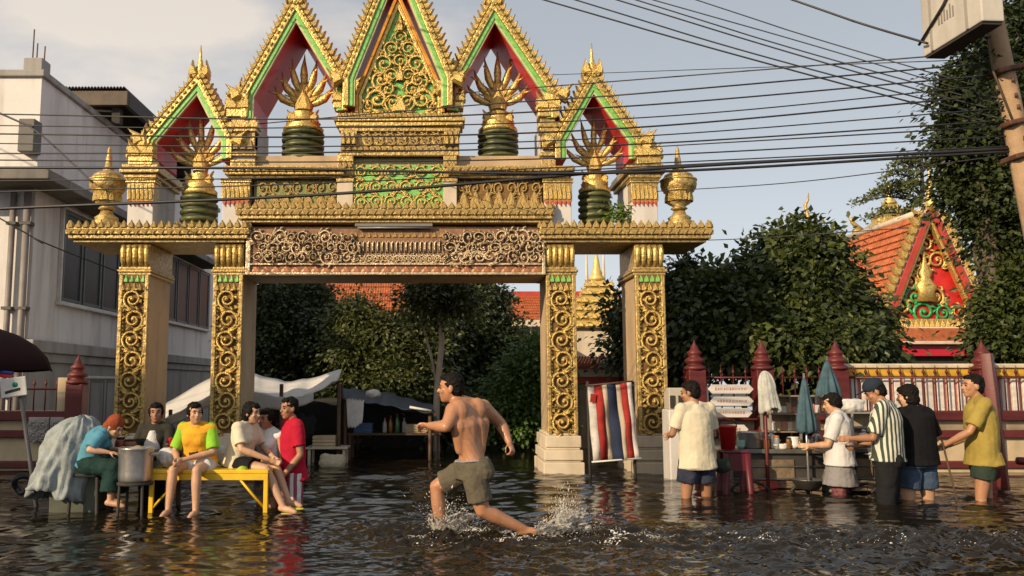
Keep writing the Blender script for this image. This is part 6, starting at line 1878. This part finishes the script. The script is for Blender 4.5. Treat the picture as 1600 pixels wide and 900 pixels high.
def bottle(x, y, z, h_, r0, m, label):
    o = empty('bottle', (x, y, z), label, 'bottle', 'bottles on the market tables')
    b = MB(); b.lathe([(r0 * .9, 0), (r0, .01), (r0, h_ * .6), (r0 * .45, h_ * .8), (r0 * .35, h_ * .93)], (x, y, z), 12); b.build('bottle_wall', [m], o)
    b = MB(); b.lathe([(r0 * .4, 0), (r0 * .4, h_ * .07)], (x, y, z + h_ * .93), 10); b.build('cap', [RED_T], o)
bm_ = [mat('clear_bottle', (.45, .47, .48), .15, 0, .1, 5, trans=.5), mat('amber_bottle', (.25, .10, .02), .15, trans=.3), mat('green_bottle', (.03, .14, .05), .15, trans=.3)]
for i, dx in enumerate((-.15, -.06, .05, .16, .58, .66)):
    bottle(tx2 + dx, 13.95 + .05 * (i % 2), .422, .24 + .03 * (i % 3), .038, bm_[i % 3], ['first', 'second', 'third', 'fourth', 'fifth', 'sixth'][i] + ' bottle from the left on the dark market table')
for i, dx in enumerate((-.35, -.22, .15, .3)):
    bottle(tx3 + dx, 13.8, .502, .26, .04, bm_[i % 3], ['first', 'second', 'third', 'fourth'][i] + ' bottle from the left on the table under the white tarpaulin')
soft('sack', (at(520, 700, 12.8).x, 12.75, .05), (.2, .15, .13), cloth('sack_cream', (.42, .38, .28)), 'cream sack slumped in the water beside the low table', 'sack', seed=20)
soft('sack', (at(470, 660, 14.6).x, 14.6, .45), (.25, .2, .22), cloth('sack_dark', (.05, .05, .055)), 'dark sack under the white tarpaulin', 'sack', seed=21)
# low hedges closing the view under the trees
for i, (px, Y, rx) in enumerate(((425, 17.2, 45), (520, 17.4, 60), (625, 17.2, 62), (720, 18.5, 60), (790, 19.0, 40))):
    tree('hedge_shrub', ['first', 'second', 'third', 'fourth', 'fifth'][i] + ' from the left of the dark shrubs under the trees in the gate opening', gb(px, Y), .4, .03,
         [blob(px, 640, Y, rx, 36, 30), blob(px - rx * .5, 655, Y - .2, rx * .6, 30, 30), blob(px + rx * .5, 655, Y - .2, rx * .6, 30, 30)], 110, 46, .15, LF_DARK, seed=30 + i, cat='shrub', limbs=3, group='shrubs under the trees')

# ------------------------------------------------------------------ flag banner by the right columns
bn = empty('flag_banner', at(958, 722, 11.2), 'hanging flag banner with red, white and blue vertical stripes in a white border', 'banner')
TL, TR, BR, BL = at(918, 604, 11.25), at(985, 597, 11.25), at(1000, 716, 11.2), at(927, 722, 11.2)
FW = cloth('banner_white', (.52, .49, .46), .25); FR = cloth('banner_red', (.30, .03, .025), .3); FB = cloth('banner_navy', (.025, .035, .07)); FC = cloth('banner_cream', (.44, .36, .27))
stripes = [(0, .16, FW), (.16, .33, FR), (.33, .44, FC), (.44, .66, FB), (.66, .76, FC), (.76, .90, FR), (.90, 1, FW)]
for u0, u1, m_ in stripes:
    vs, fs = [], []
    for j in range(13):
        v = j / 12
        for u in (u0, (u0 + u1) / 2, u1):
            P = TL.lerp(TR, u).lerp(BL.lerp(BR, u), v); P.y += .03 * math.sin(u * 11 + v * 4) + .018 * math.sin(v * 13 + u * 5) + .02 * v; vs.append(P)
    for j in range(12):
        for k in range(2): fs.append((j * 3 + k, j * 3 + k + 1, j * 3 + k + 4, j * 3 + k + 3))
    b = MB(); b.add(vs, fs, 0, True); o = b.build('stripe', [m_], bn); s_ = o.modifiers.new('thick', 'SOLIDIFY'); s_.thickness = .006
b = MB(); b.tube([TL + Vector((-.03, 0, .01)), TR + Vector((.03, 0, .01))], .013, 6); b.build('rod', [WOOD_D], bn)
b = MB(); b.tube([BL + Vector((-.02, 0, 0)), BR + Vector((.02, 0, 0))], .012, 6); b.build('rod', [mat('white_bar', (.6, .6, .6))], bn)
c = TL.lerp(TR, .10).lerp(BL.lerp(BR, .10), .16) + Vector((0, -.02, 0)); b = MB(); b.obox(c, (.07, .008, .11), (0, .1, 0)); b.build('red_emblem', [FR], bn)
for px in (921, 990):
    p = at(px, 640, 11.3); b = MB(); b.tube([(p.x, 11.3, STREET), (p.x - .02 if px < 950 else p.x, 11.3, zat(596, 11.3))], .02, 6); b.build('post', [DARK], bn)

# ------------------------------------------------------------------ white water dispenser behind the youth
wd = empty('water_dispenser', at(1062, 690, 11.0), 'white water dispenser cabinet between gate column and youth', 'dispenser')
a0 = at(1046, 682, 11.0); a1 = at(1082, 606, 11.0)
b = MB(); b.box(a0.x, a1.x, 11.0, 11.35, STREET, zat(640, 11.0)); b.build('cabinet', [mat('enamel_white', (.60, .58, .56), .4, 0, .06, 3, stain=.3)], wd, bevel=.015)
b = MB(); b.box(a0.x + .02, a1.x - .02, 11.05, 11.3, zat(640, 11.0), a1.z); b.build('upper_cabinet', [mat('enamel_cream', (.46, .42, .34), .5, 0, .1, 3)], wd, bevel=.012)
for px in (1051, 1064):
    p = at(px, 628, 11.04); b = MB(); b.box(p.x - .03, p.x + .03, 11.035, 11.055, zat(638, 11.0), zat(618, 11.0)); b.build('dispensing_bay', [DARK], wd)
p = at(1059, 672, 10.99); b = MB(); b.box(p.x - .02, p.x + .02, 10.985, 11.0, p.z - .02, p.z + .02); b.build('label_plate', [mat('plate_grey', (.3, .3, .32), .5)], wd)

# ------------------------------------------------------------------ arrow boards on the railing
AR = mat('arrow_white', (.64, .60, .56), .6, 0, .08, 4, stain=.2)
for i, (px0, px1, py, lb) in enumerate(((1106, 1178, 608, 'topmost white arrow-ended board on the railing'), (1110, 1178, 627, 'second white arrow-ended board from the top'), (1113, 1176, 645, 'third white arrow-ended board from the top'), (1122, 1170, 671, 'lowest white arrow-ended board above the pots'), (1222, 1248, 626, 'short white pointed board beside the teal umbrella'))):
    Y = 11.7
    a, c = at(px0, py, Y), at(px1, py, Y); h_ = .062 if i < 4 else .06
    o = empty('arrow_board', (a + c) / 2, lb, 'sign', 'arrow boards on the railing')
    b = MB(); b.prism([(a.x, a.z), (a.x + .06, a.z - h_), (c.x - .06, a.z - h_), (c.x, a.z), (c.x - .06, a.z + h_), (a.x + .06, a.z + h_)], Y, Y + .02); b.build('board', [AR], o, bevel=.005)
    k = 0; xx = a.x + .10
    rr = random.Random(40 + i)
    while xx < c.x - .12:                       # worn reddish lettering, not legible
        w_ = rr.uniform(.018, .034); hh = rr.uniform(.022, .036)
        b = MB(); b.tube([(xx, Y - .003, a.z - hh * .5), (xx, Y - .003, a.z + hh * .6), (xx + w_ * .6, Y - .003, a.z + hh * .6), (xx + w_ * .6, Y - .003, a.z - hh * .4)], .0035, 4); b.build('letter', [mat('worn_red_ink', (.40, .16, .13), .7)], o)
        xx += w_ + .014
    b = MB(); b.box((a.x + c.x) / 2 - .02, (a.x + c.x) / 2 + .02, Y + .021, Y + .34, a.z - .02, a.z + .02); b.build('bracket', [DARK], o)

# ------------------------------------------------------------------ food carts on the right
def food_cart(px0, px1, Y, ztop, label):
    x0, x1 = at(px0, 700, Y).x, at(px1, 700, Y).x
    o = empty('food_cart', ((x0 + x1) / 2, Y, STREET), label, 'cart')
    GM = mat('cart_steel', (.16, .155, .14), .45, .5, .3, 5, stain=.4); 
    b = MB(); b.box(x0, x1, Y, Y + .62, ztop - .05, ztop); b.build('counter', [GM], o, bevel=.008)
    b = MB(); b.box(x0 + .05, x1 - .05, Y + .05, Y + .58, ztop - .36, ztop - .051); b.build('cart_box', [mat('cart_dark', (.05, .047, .043), .6, .2, .3, 4)], o, bevel=.008)
    b = MB(); b.box(x0 + .12, x1 - .4, Y + .03, Y + .049, ztop - .33, ztop - .12); b.build('front_panel', [mat('worn_board', (.19, .14, .085), .7, 0, .4, 6, .3, 30, stain=.5)], o, bevel=.005)
    for yy in (Y + .03, Y + .59):
        for z in (ztop - .20, ztop - .34):
            b = MB(); b.tube([(x0, yy, z), (x1, yy, z)], .012, 6); b.build('rail', [GM], o)
    for xx in (x0 + .03, x1 - .03):
        for yy in (Y + .03, Y + .59):
            b = MB(); b.tube([(xx, yy, STREET), (xx, yy, ztop - .05)], .014, 6); b.build('leg', [GM], o)
    for xx in (x0 + .2, x1 - .24):
        z = STREET + .30
        b = MB(); b.tube([(xx + math.cos(a) * .30, Y - .03, z + math.sin(a) * .30) for a in np.linspace(0, 2 * PI, 29)], .018, 6); w_ = b.build('wheel', [BLACK_R], o)
        for k in range(8):
            a = k * PI / 4; b = MB(); b.tube([(xx, Y - .03, z), (xx + math.cos(a) * .29, Y - .03, z + math.sin(a) * .29)], .005, 4); b.build('spoke', [GM], w_)
    return x0, x1, o
ZC = zat(702, 10.0)
fx0, fx1, fc = food_cart(1140, 1296, 10.0, ZC, 'dark steel food cart on spoked wheels between the youth and the woman')
# glass-fronted cabinet with shelf
cb0, cb1 = at(1204, 640, 10.2).x, at(1292, 640, 10.2).x
cab = empty('display_cabinet', ((cb0 + cb1) / 2, 10.3, ZC), 'framed display cabinet with shelf of packets on the food cart', 'cabinet')
for xx in (cb0, (cb0 + cb1) / 2 + .02, cb1):
    for yy in (10.22, 10.5):
        b = MB(); b.box(xx - .012, xx + .012, yy - .012, yy + .012, ZC, zat(620, 10.2)); b.build('frame_post', [mat('cab_alu', (.40, .38, .36), .4, .5)], cab)
for z in (ZC + .005, zat(676, 10.2), zat(648, 10.2), zat(620, 10.2)):
    b = MB(); b.box(cb0 - .012, cb1 + .012, 10.205, 10.515, z, z + .016); b.build('shelf', [mat('shelf_brown', (.24, .19, .13), .6, 0, .2, 4)], cab)
b = MB(); b.box(cb0, cb1, 10.505, 10.515, ZC + .03, zat(676, 10.2) ); b.build('back_panel', [DARK], cab)
b = MB(); b.box(cb0, cb1, 10.505, 10.515, zat(676, 10.2) + .02, zat(620, 10.2)); b.build('back_panel', [mat('shelf_tan', (.34, .28, .2), .7, 0, .2, 5)], cab)
PK = [mat('packet_white', (.6, .58, .54), .5), mat('packet_tan', (.42, .30, .16), .5), mat('packet_rose', (.45, .2, .16), .5)]
for i in range(9):
    for z, nm in ((zat(676, 10.2) + .018, 'lower'), (zat(648, 10.2) + .018, 'upper')):
        xx = cb0 + .06 + i * (cb1 - cb0 - .12) / 8
        o = MB(); hh = random.uniform(.07, .13); o.obox((xx, 10.33, z + hh / 2), (random.uniform(.05, .075), .05, hh), (0, 0, random.uniform(-.2, .2)))
        q = o.build('packet', [PK[(i + (nm == 'upper')) % 3]], None, origin=(xx, 10.33, z), bevel=.006); tag(q, ['first', 'second', 'third', 'fourth', 'fifth', 'sixth', 'seventh', 'eighth', 'ninth'][i] + ' packet from the left on the %s shelf of the display cabinet' % nm, 'packet', 'packets on the %s cabinet shelf' % nm)
def steel_pot(px, Y, z, r0, h_, label, m=STEEL, lid=True):
    p = at(px, 690, Y); o = empty('pot', (p.x, Y, z), label, 'pot')
    b = MB(); b.lathe([(r0 * .92, 0), (r0, .02), (r0, h_ - .01), (r0 * 1.05, h_), (r0 * .95, h_), (r0 * .95, .03), (.01, .03)], (p.x, Y, z), 22); b.build('pot_wall', [m], o)
    if lid:
        b = MB(); b.lathe([(r0 * 1.03, 0), (r0 * .7, .03), (r0 * .2, .045), (.02, .05), (.025, .07), (.005, .08)], (p.x, Y, z + h_), 20); b.build('lid', [m], o)
    for s in (-1, 1):
        b = MB(); b.tube([(p.x + s * r0, Y - .04, z + h_ * .75), (p.x + s * (r0 + .035), Y - .03, z + h_ * .75), (p.x + s * (r0 + .035), Y + .03, z + h_ * .75), (p.x + s * r0, Y + .04, z + h_ * .75)], .008, 6); b.build('handle', [m], o)
steel_pot(1172, 10.18, ZC, .15, .19, 'wide steel pot on the left end of the food cart', lid=False)
steel_pot(1206, 10.1, ZC, .055, .13, 'small steel canister next to the wide pot')
steel_pot(1222, 10.05, ZC, .06, .06, 'white enamel bowl on the cart counter', mat('enamel_bowl', (.65, .63, .6), .3), lid=False)
steel_pot(1276, 10.1, ZC, .06, .13, 'small steel canister beside the woman in the grey top')
fx0, fx1, fc2 = food_cart(1322, 1420, 9.75, zat(700, 9.75), 'second food cart half hidden by the striped man')
ZC2 = zat(700, 9.75)
steel_pot(1350, 9.9, ZC2, .075, .12, 'steel pot on the second cart beside the striped man')
steel_pot(1362, 9.78, ZC2 - .12, .05, .07, 'white cup hanging at the front of the second cart', mat('enamel_bowl', (.6, .6, .6)), lid=False)
soft('food_tray', (at(1345, 690, 9.9).x - .02, 10.02, ZC2 + .07), (.18, .12, .07), mat('greens_food', (.20, .16, .05), .6, 0, .5, 30), 'heap of food on the second cart', 'food', seed=50, wr=.05)
soft('plastic_bag', (at(1335, 630, 10.2).x, 10.3, zat(636, 10.2)), (.16, .1, .08), BAGW, 'white plastic bundle above the second cart', 'bag', seed=51)
gs = empty('glass_case', (at(1340, 660, 10.2).x, 10.2, ZC2), 'pale glass-topped case on the second cart', 'cabinet')
gx0, gx1 = at(1325, 660, 10.2).x, at(1392, 660, 10.2).x
for z in (ZC2 + .2, zat(646, 10.2)):
    b = MB(); b.box(gx0, gx1, 10.1, 10.4, z, z + .015); b.build('shelf', [mat('cab_alu', (.4, .4, .4))], gs)
for xx in (gx0 + .01, gx1 - .01):
    b = MB(); b.box(xx - .01, xx + .01, 10.1, 10.12, ZC2, zat(646, 10.2)); b.build('frame_post', [mat('cab_alu', (.4, .4, .4))], gs)
b = MB(); b.box(gx0, gx1, 10.39, 10.4, ZC2 + .02, zat(646, 10.2)); b.build('back_panel', [mat('shelf_tan', (.3, .3, .2))], gs)
# red bucket, maroon cloth and dark green bag beside the youth
p = at(1137, 690, 9.75); bk = empty('bucket', (p.x, 9.75, zat(702, 9.75)), 'bright red plastic bucket on the cart end', 'bucket')
b = MB(); b.lathe([(.075, 0), (.10, .24), (.108, .245), (.108, .265), (.095, .265), (.07, .02)], (p.x, 9.75, zat(702, 9.75)), 20); b.build('bucket_wall', [mat('red_plastic', (.36, .010, .010), .45)], bk)
b = MB(); b.tube([(p.x + math.cos(a) * .10, 9.75 - .02, zat(702, 9.75) + .25 + .10 * math.sin(a)) for a in np.linspace(0, PI, 9)], .006, 5); b.build('handle', [DARK], bk)
b = MB(); 
cl = empty('stool', (at(1148, 730, 9.72).x, 9.72, STREET), 'maroon plastic stool under the red bucket', 'stool')
p = at(1146, 703, 9.75); zz = zat(703, 9.75)
b = MB(); b.box(p.x - .14, p.x + .14, 9.62, 9.88, zz - .03, zz - .002); b.build('seat', [mat('maroon_plastic', (.085, .005, .012), .5)], cl, bevel=.012)
for sx in (-1, 1):
    for sy in (-1, 1):
        b = MB(); b.loft([(Vector((p.x + sx * .115, 9.75 + sy * .105, zz - .03)), Vector((1, 0, 0)), Vector((0, 1, 0)), .04, .03), (Vector((p.x + sx * .16, 9.75 + sy * .14, STREET)), Vector((1, 0, 0)), Vector((0, 1, 0)), .03, .03)], 8); b.build('leg', [mat('maroon_plastic', (.2, .01, .02))], cl)
b = MB(); b.box(p.x - .125, p.x + .125, 9.635, 9.65, zz - .22, zz - .03); b.build('stool_apron', [mat('maroon_plastic', (.2, .01, .02))], cl)
soft('shoulder_bag', at(1128, 728, 9.45), (.10, .07, .08), cloth('dark_green_canvas', (.03, .04, .032)), 'dark green bag hanging by the youth in cream', 'bag', seed=60)
# folded parasols and cloths
def folded_parasol(px, py0, py1, Y, m, label, w):
    p = at(px, py0, Y); z1, z0 = p.z, zat(py1, Y)
    o = empty('folded_parasol', (p.x, Y, STREET), label, 'parasol', 'folded teal parasols by the carts')
    vs, fs = [], []
    NA = 40
    for j in range(13):
        v = j / 12; r0 = .012 + w * v ** .7 * (1 - .25 * max(0, v - .8) * 5 * .5)
        for i in range(NA):
            a = 2 * PI * i / NA; r_ = r0 * (1 + .30 * math.sin(8 * a) * v)
            vs.append((p.x + math.cos(a) * r_, Y + math.sin(a) * r_, z1 + (z0 - z1) * v + .015 * math.sin(8 * a) * v))
    for j in range(12):
        for i in range(NA): fs.append((j * NA + i, j * NA + (i + 1) % NA, (j + 1) * NA + (i + 1) % NA, (j + 1) * NA + i))
    b = MB(); b.add(vs, fs, 0, True); c_ = b.build('canopy', [m], o); s_ = c_.modifiers.new('thick', 'SOLIDIFY'); s_.thickness = .004
    b = MB(); b.tube([(p.x, Y, STREET), (p.x, Y, z1 + .05)], .014, 8); b.build('pole', [STEEL], o)
TEAL = cloth('teal_canvas', (.06, .11, .14), .35)
folded_parasol(1256, 590, 676, 9.95, TEAL, 'taller-hanging folded teal parasol in the middle of the food cart', .095)
folded_parasol(1292, 563, 622, 10.6, TEAL, 'folded teal parasol rising above the woman in the grey top', .125)
hc_ = empty('hanging_cloth', at(1194, 700, 10.05), 'pale grey-white rag draped on a thin red pole over the cart', 'cloth')
pp = at(1193, 582, 10.0); b = MB(); b.tube([(pp.x, 10.0, STREET), (pp.x, 10.0, pp.z)], .02, 6); b.build('pole', [RED_M], hc_)
drape(hc_, pp.x, 9.98, pp.z + .02, .10, .06, .24, cloth('grey_white_rag', (.42, .43, .40), .35), 5, 9, lean=(.05, 0), name='rag', amp=3.2)
# slanting maroon post in front of the temple wall at the far right
ps = empty('barrier_post', (at(1566, 760, 10.2).x, 10.2, STREET), 'slightly slanting maroon post with short stub at the right', 'post')
t_, b_ = at(1541, 552, 10.2), at(1570, 775, 10.2); b_ = t_ + (b_ - t_) * ((STREET - t_.z) / (b_.z - t_.z))
b = MB(); b.loft([(b_, Vector((1, 0, 0)), Vector((0, 1, 0)), .075, .075), (t_, Vector((1, 0, 0)), Vector((0, 1, 0)), .085, .085)], 4); b.build('shaft', [RED_M], ps, bevel=.008)
b = MB(); p = at(1600, 720, 10.2); b.tube([at(1590, 720, 10.2), at(1640, 722, 10.2)], .045, 10); b.build('stub', [RED_M], ps)

# clutter of bowls, jars and tins along the two counters
def bowl_stack(px, Y, z, r0, n, m, label):
    p = at(px, 690, Y); o = empty('bowl_stack', (p.x, Y, z), label, 'bowls')
    for k in range(n):
        b = MB(); b.lathe([(r0 * .5, 0), (r0 * .8, .02), (r0, .05), (r0 * .95, .05), (r0 * .7, .02)], (p.x + random.uniform(-.004, .004), Y, z + k * .017), 16); b.build('bowl', [m], o)
ENW = mat('enamel_bowl', (.6, .6, .6)); PLG = mat('mint_plastic', (.20, .36, .30), .4); PLO = mat('orange_plastic', (.50, .16, .03), .4)
bowl_stack(1240, 10.08, ZC, .065, 6, ENW, 'stack of white bowls behind the folded parasol')
bowl_stack(1158, 10.05, ZC, .05, 4, PLG, 'stack of mint plastic bowls at the left of the cart')
bowl_stack(1287, 10.08, ZC, .055, 5, PLO, 'stack of orange bowls by the woman in the grey top')
bowl_stack(1332, 9.82, ZC2, .05, 5, ENW, 'stack of white bowls on the second cart')
def jar(px, Y, z, r0, h_, m, lidm, label):
    p = at(px, 690, Y); o = empty('jar', (p.x, Y, z), label, 'jar')
    b = MB(); b.lathe([(r0 * .9, 0), (r0, .01), (r0, h_ * .8), (r0 * .8, h_ * .9)], (p.x, Y, z), 14); b.build('jar_wall', [m], o)
    b = MB(); b.lathe([(r0 * .85, 0), (r0 * .85, h_ * .12)], (p.x, Y, z + h_ * .9), 14); b.build('lid', [lidm], o)
for i, (px, Y, z, r0, h_, m, lm, lb) in enumerate((
    (1198, 10.02, ZC, .032, .12, bm_[1], RED_T, 'amber sauce jar in front of the steel canister'), (1214, 9.99 + .05, ZC, .03, .15, bm_[0], PLO, 'clear jar with orange lid near the rag pole'),
    (1232, 10.03, ZC, .028, .13, bm_[1], DARK, 'dark sauce jar left of the white bowls'), (1250, 10.04, ZC, .03, .11, bm_[2], RED_T, 'green jar below the folded parasol'),
    (1266, 10.05, ZC, .034, .14, bm_[0], RED_T, 'clear jar with red lid right of the folded parasol'), (1343, 9.80, ZC2, .03, .12, bm_[1], DARK, 'dark sauce jar at the front of the second cart'),
    (1372, 9.80, ZC2, .03, .14, bm_[0], PLO, 'clear jar on the second cart behind the striped man'))):
    jar(px, Y, z, r0, h_, m, lm, lb)
# basin and gas bottle under and beside the carts
p = at(1262, 745, 9.85); o = empty('basin', (p.x, 9.85, .02), 'grey metal basin hung low on the food cart front', 'basin')
b = MB(); b.lathe([(.12, 0), (.18, .10), (.19, .105), (.175, .105), (.11, .02)], (p.x, 9.85, .03), 22); b.build('basin_wall', [STEEL], o)
p = at(1305, 740, 9.95); o = empty('gas_bottle', (p.x, 9.95, STREET), 'dull grey-green gas bottle between the two carts', 'gas bottle')
b = MB(); b.lathe([(.13, 0), (.15, .03), (.15, .62), (.12, .70), (.05, .74), (.05, .78)], (p.x, 9.95, STREET), 20); b.build('cylinder_wall', [mat('gas_grey', (.16, .17, .14), .5, .2, .3, 5, stain=.4)], o)
b = MB(); b.tube([(p.x + .1 * math.cos(a), 9.95 + .1 * math.sin(a), STREET + .78) for a in np.linspace(0, 2 * PI, 17)], .012, 6); b.build('collar', [STEEL], o)
# ------------------------------------------------------------------ splashing water
def foam_mat():
    m = bpy.data.materials.new('white_water'); m.use_nodes = True
    b = m.node_tree.nodes['Principled BSDF']
    b.inputs['Base Color'].default_value = (.80, .78, .74, 1); b.inputs['Roughness'].default_value = .3
    b.inputs['Transmission Weight'].default_value = .2; b.inputs['IOR'].default_value = 1.33
    return m
FOAM = foam_mat()
def drops(name, pts, rad, label=None, tails=None):
    """pts (n,3) drop centres, rad (n,) radii, tails (n,3) stretch vectors"""
    n = len(pts)
    base = np.array([(1, 0, 0), (-1, 0, 0), (0, 1, 0), (0, -1, 0), (0, 0, 1), (0, 0, -1)], float)
    fc = np.array([(0, 2, 4), (2, 1, 4), (1, 3, 4), (3, 0, 4), (2, 0, 5), (1, 2, 5), (3, 1, 5), (0, 3, 5)])
    V = pts[:, None, :] + base[None] * rad[:, None, None]
    if tails is not None:
        V[:, 4, :] += tails; V[:, 5, :] -= tails * .6
    F = (fc[None] + (np.arange(n) * 6)[:, None, None]).reshape(-1, 3)
    me = bpy.data.meshes.new(name); me.from_pydata(V.reshape(-1, 3).tolist(), [], F.tolist()); me.materials.append(FOAM)
    me.polygons.foreach_set('use_smooth', [True] * len(me.polygons))
    o = link(name, me); return tag(o, label, 'splash' if label else None, kind='stuff')
def burst(c, n, dirs, spread, vmax, g_=4.0, seed=0, r0=.0035, r1=.010):
    """spray thrown from c along dirs"""
    r = np.random.default_rng(seed)
    d = np.array(dirs)[r.integers(0, len(dirs), n)] + r.normal(size=(n, 3)) * spread
    v = d * (vmax * r.uniform(.15, 1, n) ** .8)[:, None]
    t = r.uniform(.02, .30, n)
    P = np.array(c)[None] + v * t[:, None] + np.array([0, 0, -.5 * g_])[None] * (t ** 2)[:, None] + r.normal(size=(n, 3)) * .02
    vel = v + np.array([0, 0, -g_])[None] * t[:, None]
    keep = P[:, 2] > .004
    rad = r.uniform(r0, r1, n) * (1 - .5 * r.random(n)) ; rad *= np.where(r.random(n) < .05, 1.9, 1)
    tails = vel / (np.linalg.norm(vel, axis=1)[:, None] + 1e-6) * (rad * r.uniform(.5, 4.0, n))[:, None]
    return P[keep], rad[keep], tails[keep]
fa = at(692, 828, RUN_Y + .1); fb = at(838, 834, RUN_Y); fcx = at(880, 832, RUN_Y + .05)
A = [burst(fa, 2400, [(.7, -.2, .6), (.4, .1, 1.0), (-.3, -.1, .8), (.9, -.1, .35)], .35, 1.45, seed=1, r0=.0016, r1=.0048),
     burst(fa, 2000, [(.8, -.2, .5), (.5, -.3, .3)], .25, 1.2, seed=11, r0=.0016, r1=.004)]
B = [burst(fb, 3200, [(.9, -.3, .35), (.6, -.5, .4), (1.0, .2, .3)], .30, 1.5, seed=2, r0=.0018, r1=.0055), burst(fcx, 2400, [(.12, 0, 1.75), (.35, .1, 1.4), (-.1, .0, 1.4)], .26, 1.05, seed=3, r0=.0014, r1=.0042),
     burst(at(905, 830, RUN_Y + .1), 700, [(.6, 0, .7), (1.0, 0, .35)], .35, 1.2, seed=4, r0=.0015, r1=.004)]
def cat3(L): return [np.concatenate([q[i] for q in L]) for i in range(3)]
P, r_, t_ = cat3(A); drops('splash', P, r_, 'spray thrown up round the front foot of the running man', t_)
P, r_, t_ = cat3(B); drops('splash', P, r_, 'burst of spray behind the trailing foot of the running man', t_)
# broken foam: small ragged flakes floating where the water was churned
def flakes(name, n, seed):
    r = np.random.default_rng(seed)
    X = RUN_X - .55 + r.gamma(1.5, 1.15, n); Yv = RUN_Y + .02 - .05 * (X - RUN_X) + r.normal(0, .20, n) + .08 * np.sin(X * 4.3) + .05 * np.sin(X * 9)
    s1 = np.sin(X * 6.1 + 2.2 * np.sin(Yv * 7)) + np.sin(Yv * 23 + 1.7 * np.sin(X * 3.3)) + r.normal(0, .35, n)
    k = s1 > .75 + .12 * np.clip(X - RUN_X - 1, 0, 5)
    X, Yv = X[k], Yv[k]; n = len(X)
    a = r.uniform(0, 6.28, n); L = r.uniform(.003, .013, n); W = L * r.uniform(.2, .5, n)
    vs, fs = [], []
    ca, sa = np.cos(a) * 1.0, np.sin(a) * .5
    quad = [(-L, 0 * W), (0 * L, -W), (L, 0 * W), (0 * L, W)]
    V = []
    for u, w in quad:
        x = X + u * ca - w * sa; y = Yv + u * sa + w * ca
        V.append(np.stack([x, y, water_height(x, y) + .0035], 1))
    V = np.stack(V, 1).reshape(-1, 3)
    me = bpy.data.meshes.new(name); me.from_pydata(V.tolist(), [], np.arange(n * 4).reshape(-1, 4).tolist()); me.materials.append(FOAM)
    return tag(link(name, me), kind='stuff')
flakes('wake_foam', 17000, 9)

# ragged translucent sheets of thrown water
def film(name, c, a0, a1, r0, r1, hgt, back, seed, nu=70, nv=26):
    from mathutils import noise as NZ
    vs, fs = [], []
    for j in range(nv + 1):
        v = j / nv
        for i in range(nu + 1):
            u = i / nu; a = a0 + (a1 - a0) * u
            k = NZ.noise(Vector((u * 6, v * 2, seed)))
            rad = r0 + (r1 - r0) * v ** .8 + .05 * k * v
            hh = hgt * (math.sin(v * PI * .62)) * (.55 + .55 * NZ.noise(Vector((u * 4, seed, 3.1))) + .35 * abs(math.sin(u * 9 + seed)))
            vs.append((c.x + math.cos(a) * rad + back * v * v, c.y + math.sin(a) * rad * .6, .0 + hh + .02 * k))
    for j in range(nv):
        for i in range(nu):
            v = j / nv; u = i / nu
            hole = NZ.noise(Vector((u * 19, v * 7, seed + 9))) + .5 * NZ.noise(Vector((u * 43, v * 15, seed)))
            if hole > .30 - v * .62: continue
            q = j * (nu + 1) + i; fs.append((q, q + 1, q + nu + 2, q + nu + 1))
    b = MB(); b.add(vs, fs, 0, True); o = b.build(name, [FILM], recalc=False)
    s_ = o.modifiers.new('thick', 'SOLIDIFY'); s_.thickness = .004
    return tag(o, kind='stuff')
FILM = bpy.data.materials.new('water_film'); FILM.use_nodes = True
fb_ = FILM.node_tree.nodes['Principled BSDF']
fb_.inputs['Base Color'].default_value = (.70, .68, .64, 1); fb_.inputs['Roughness'].default_value = .22; fb_.inputs['Transmission Weight'].default_value = .55; fb_.inputs['IOR'].default_value = 1.2
film('water_film', fa, -PI * .9, PI * .55, .06, .24, .17, .10, 1)
film('water_film', fb, -PI * .55, PI * .35, .05, .34, .12, .10, 2)
film('water_film', fcx, -PI * .7, PI * .7, .05, .20, .22, .06, 5)
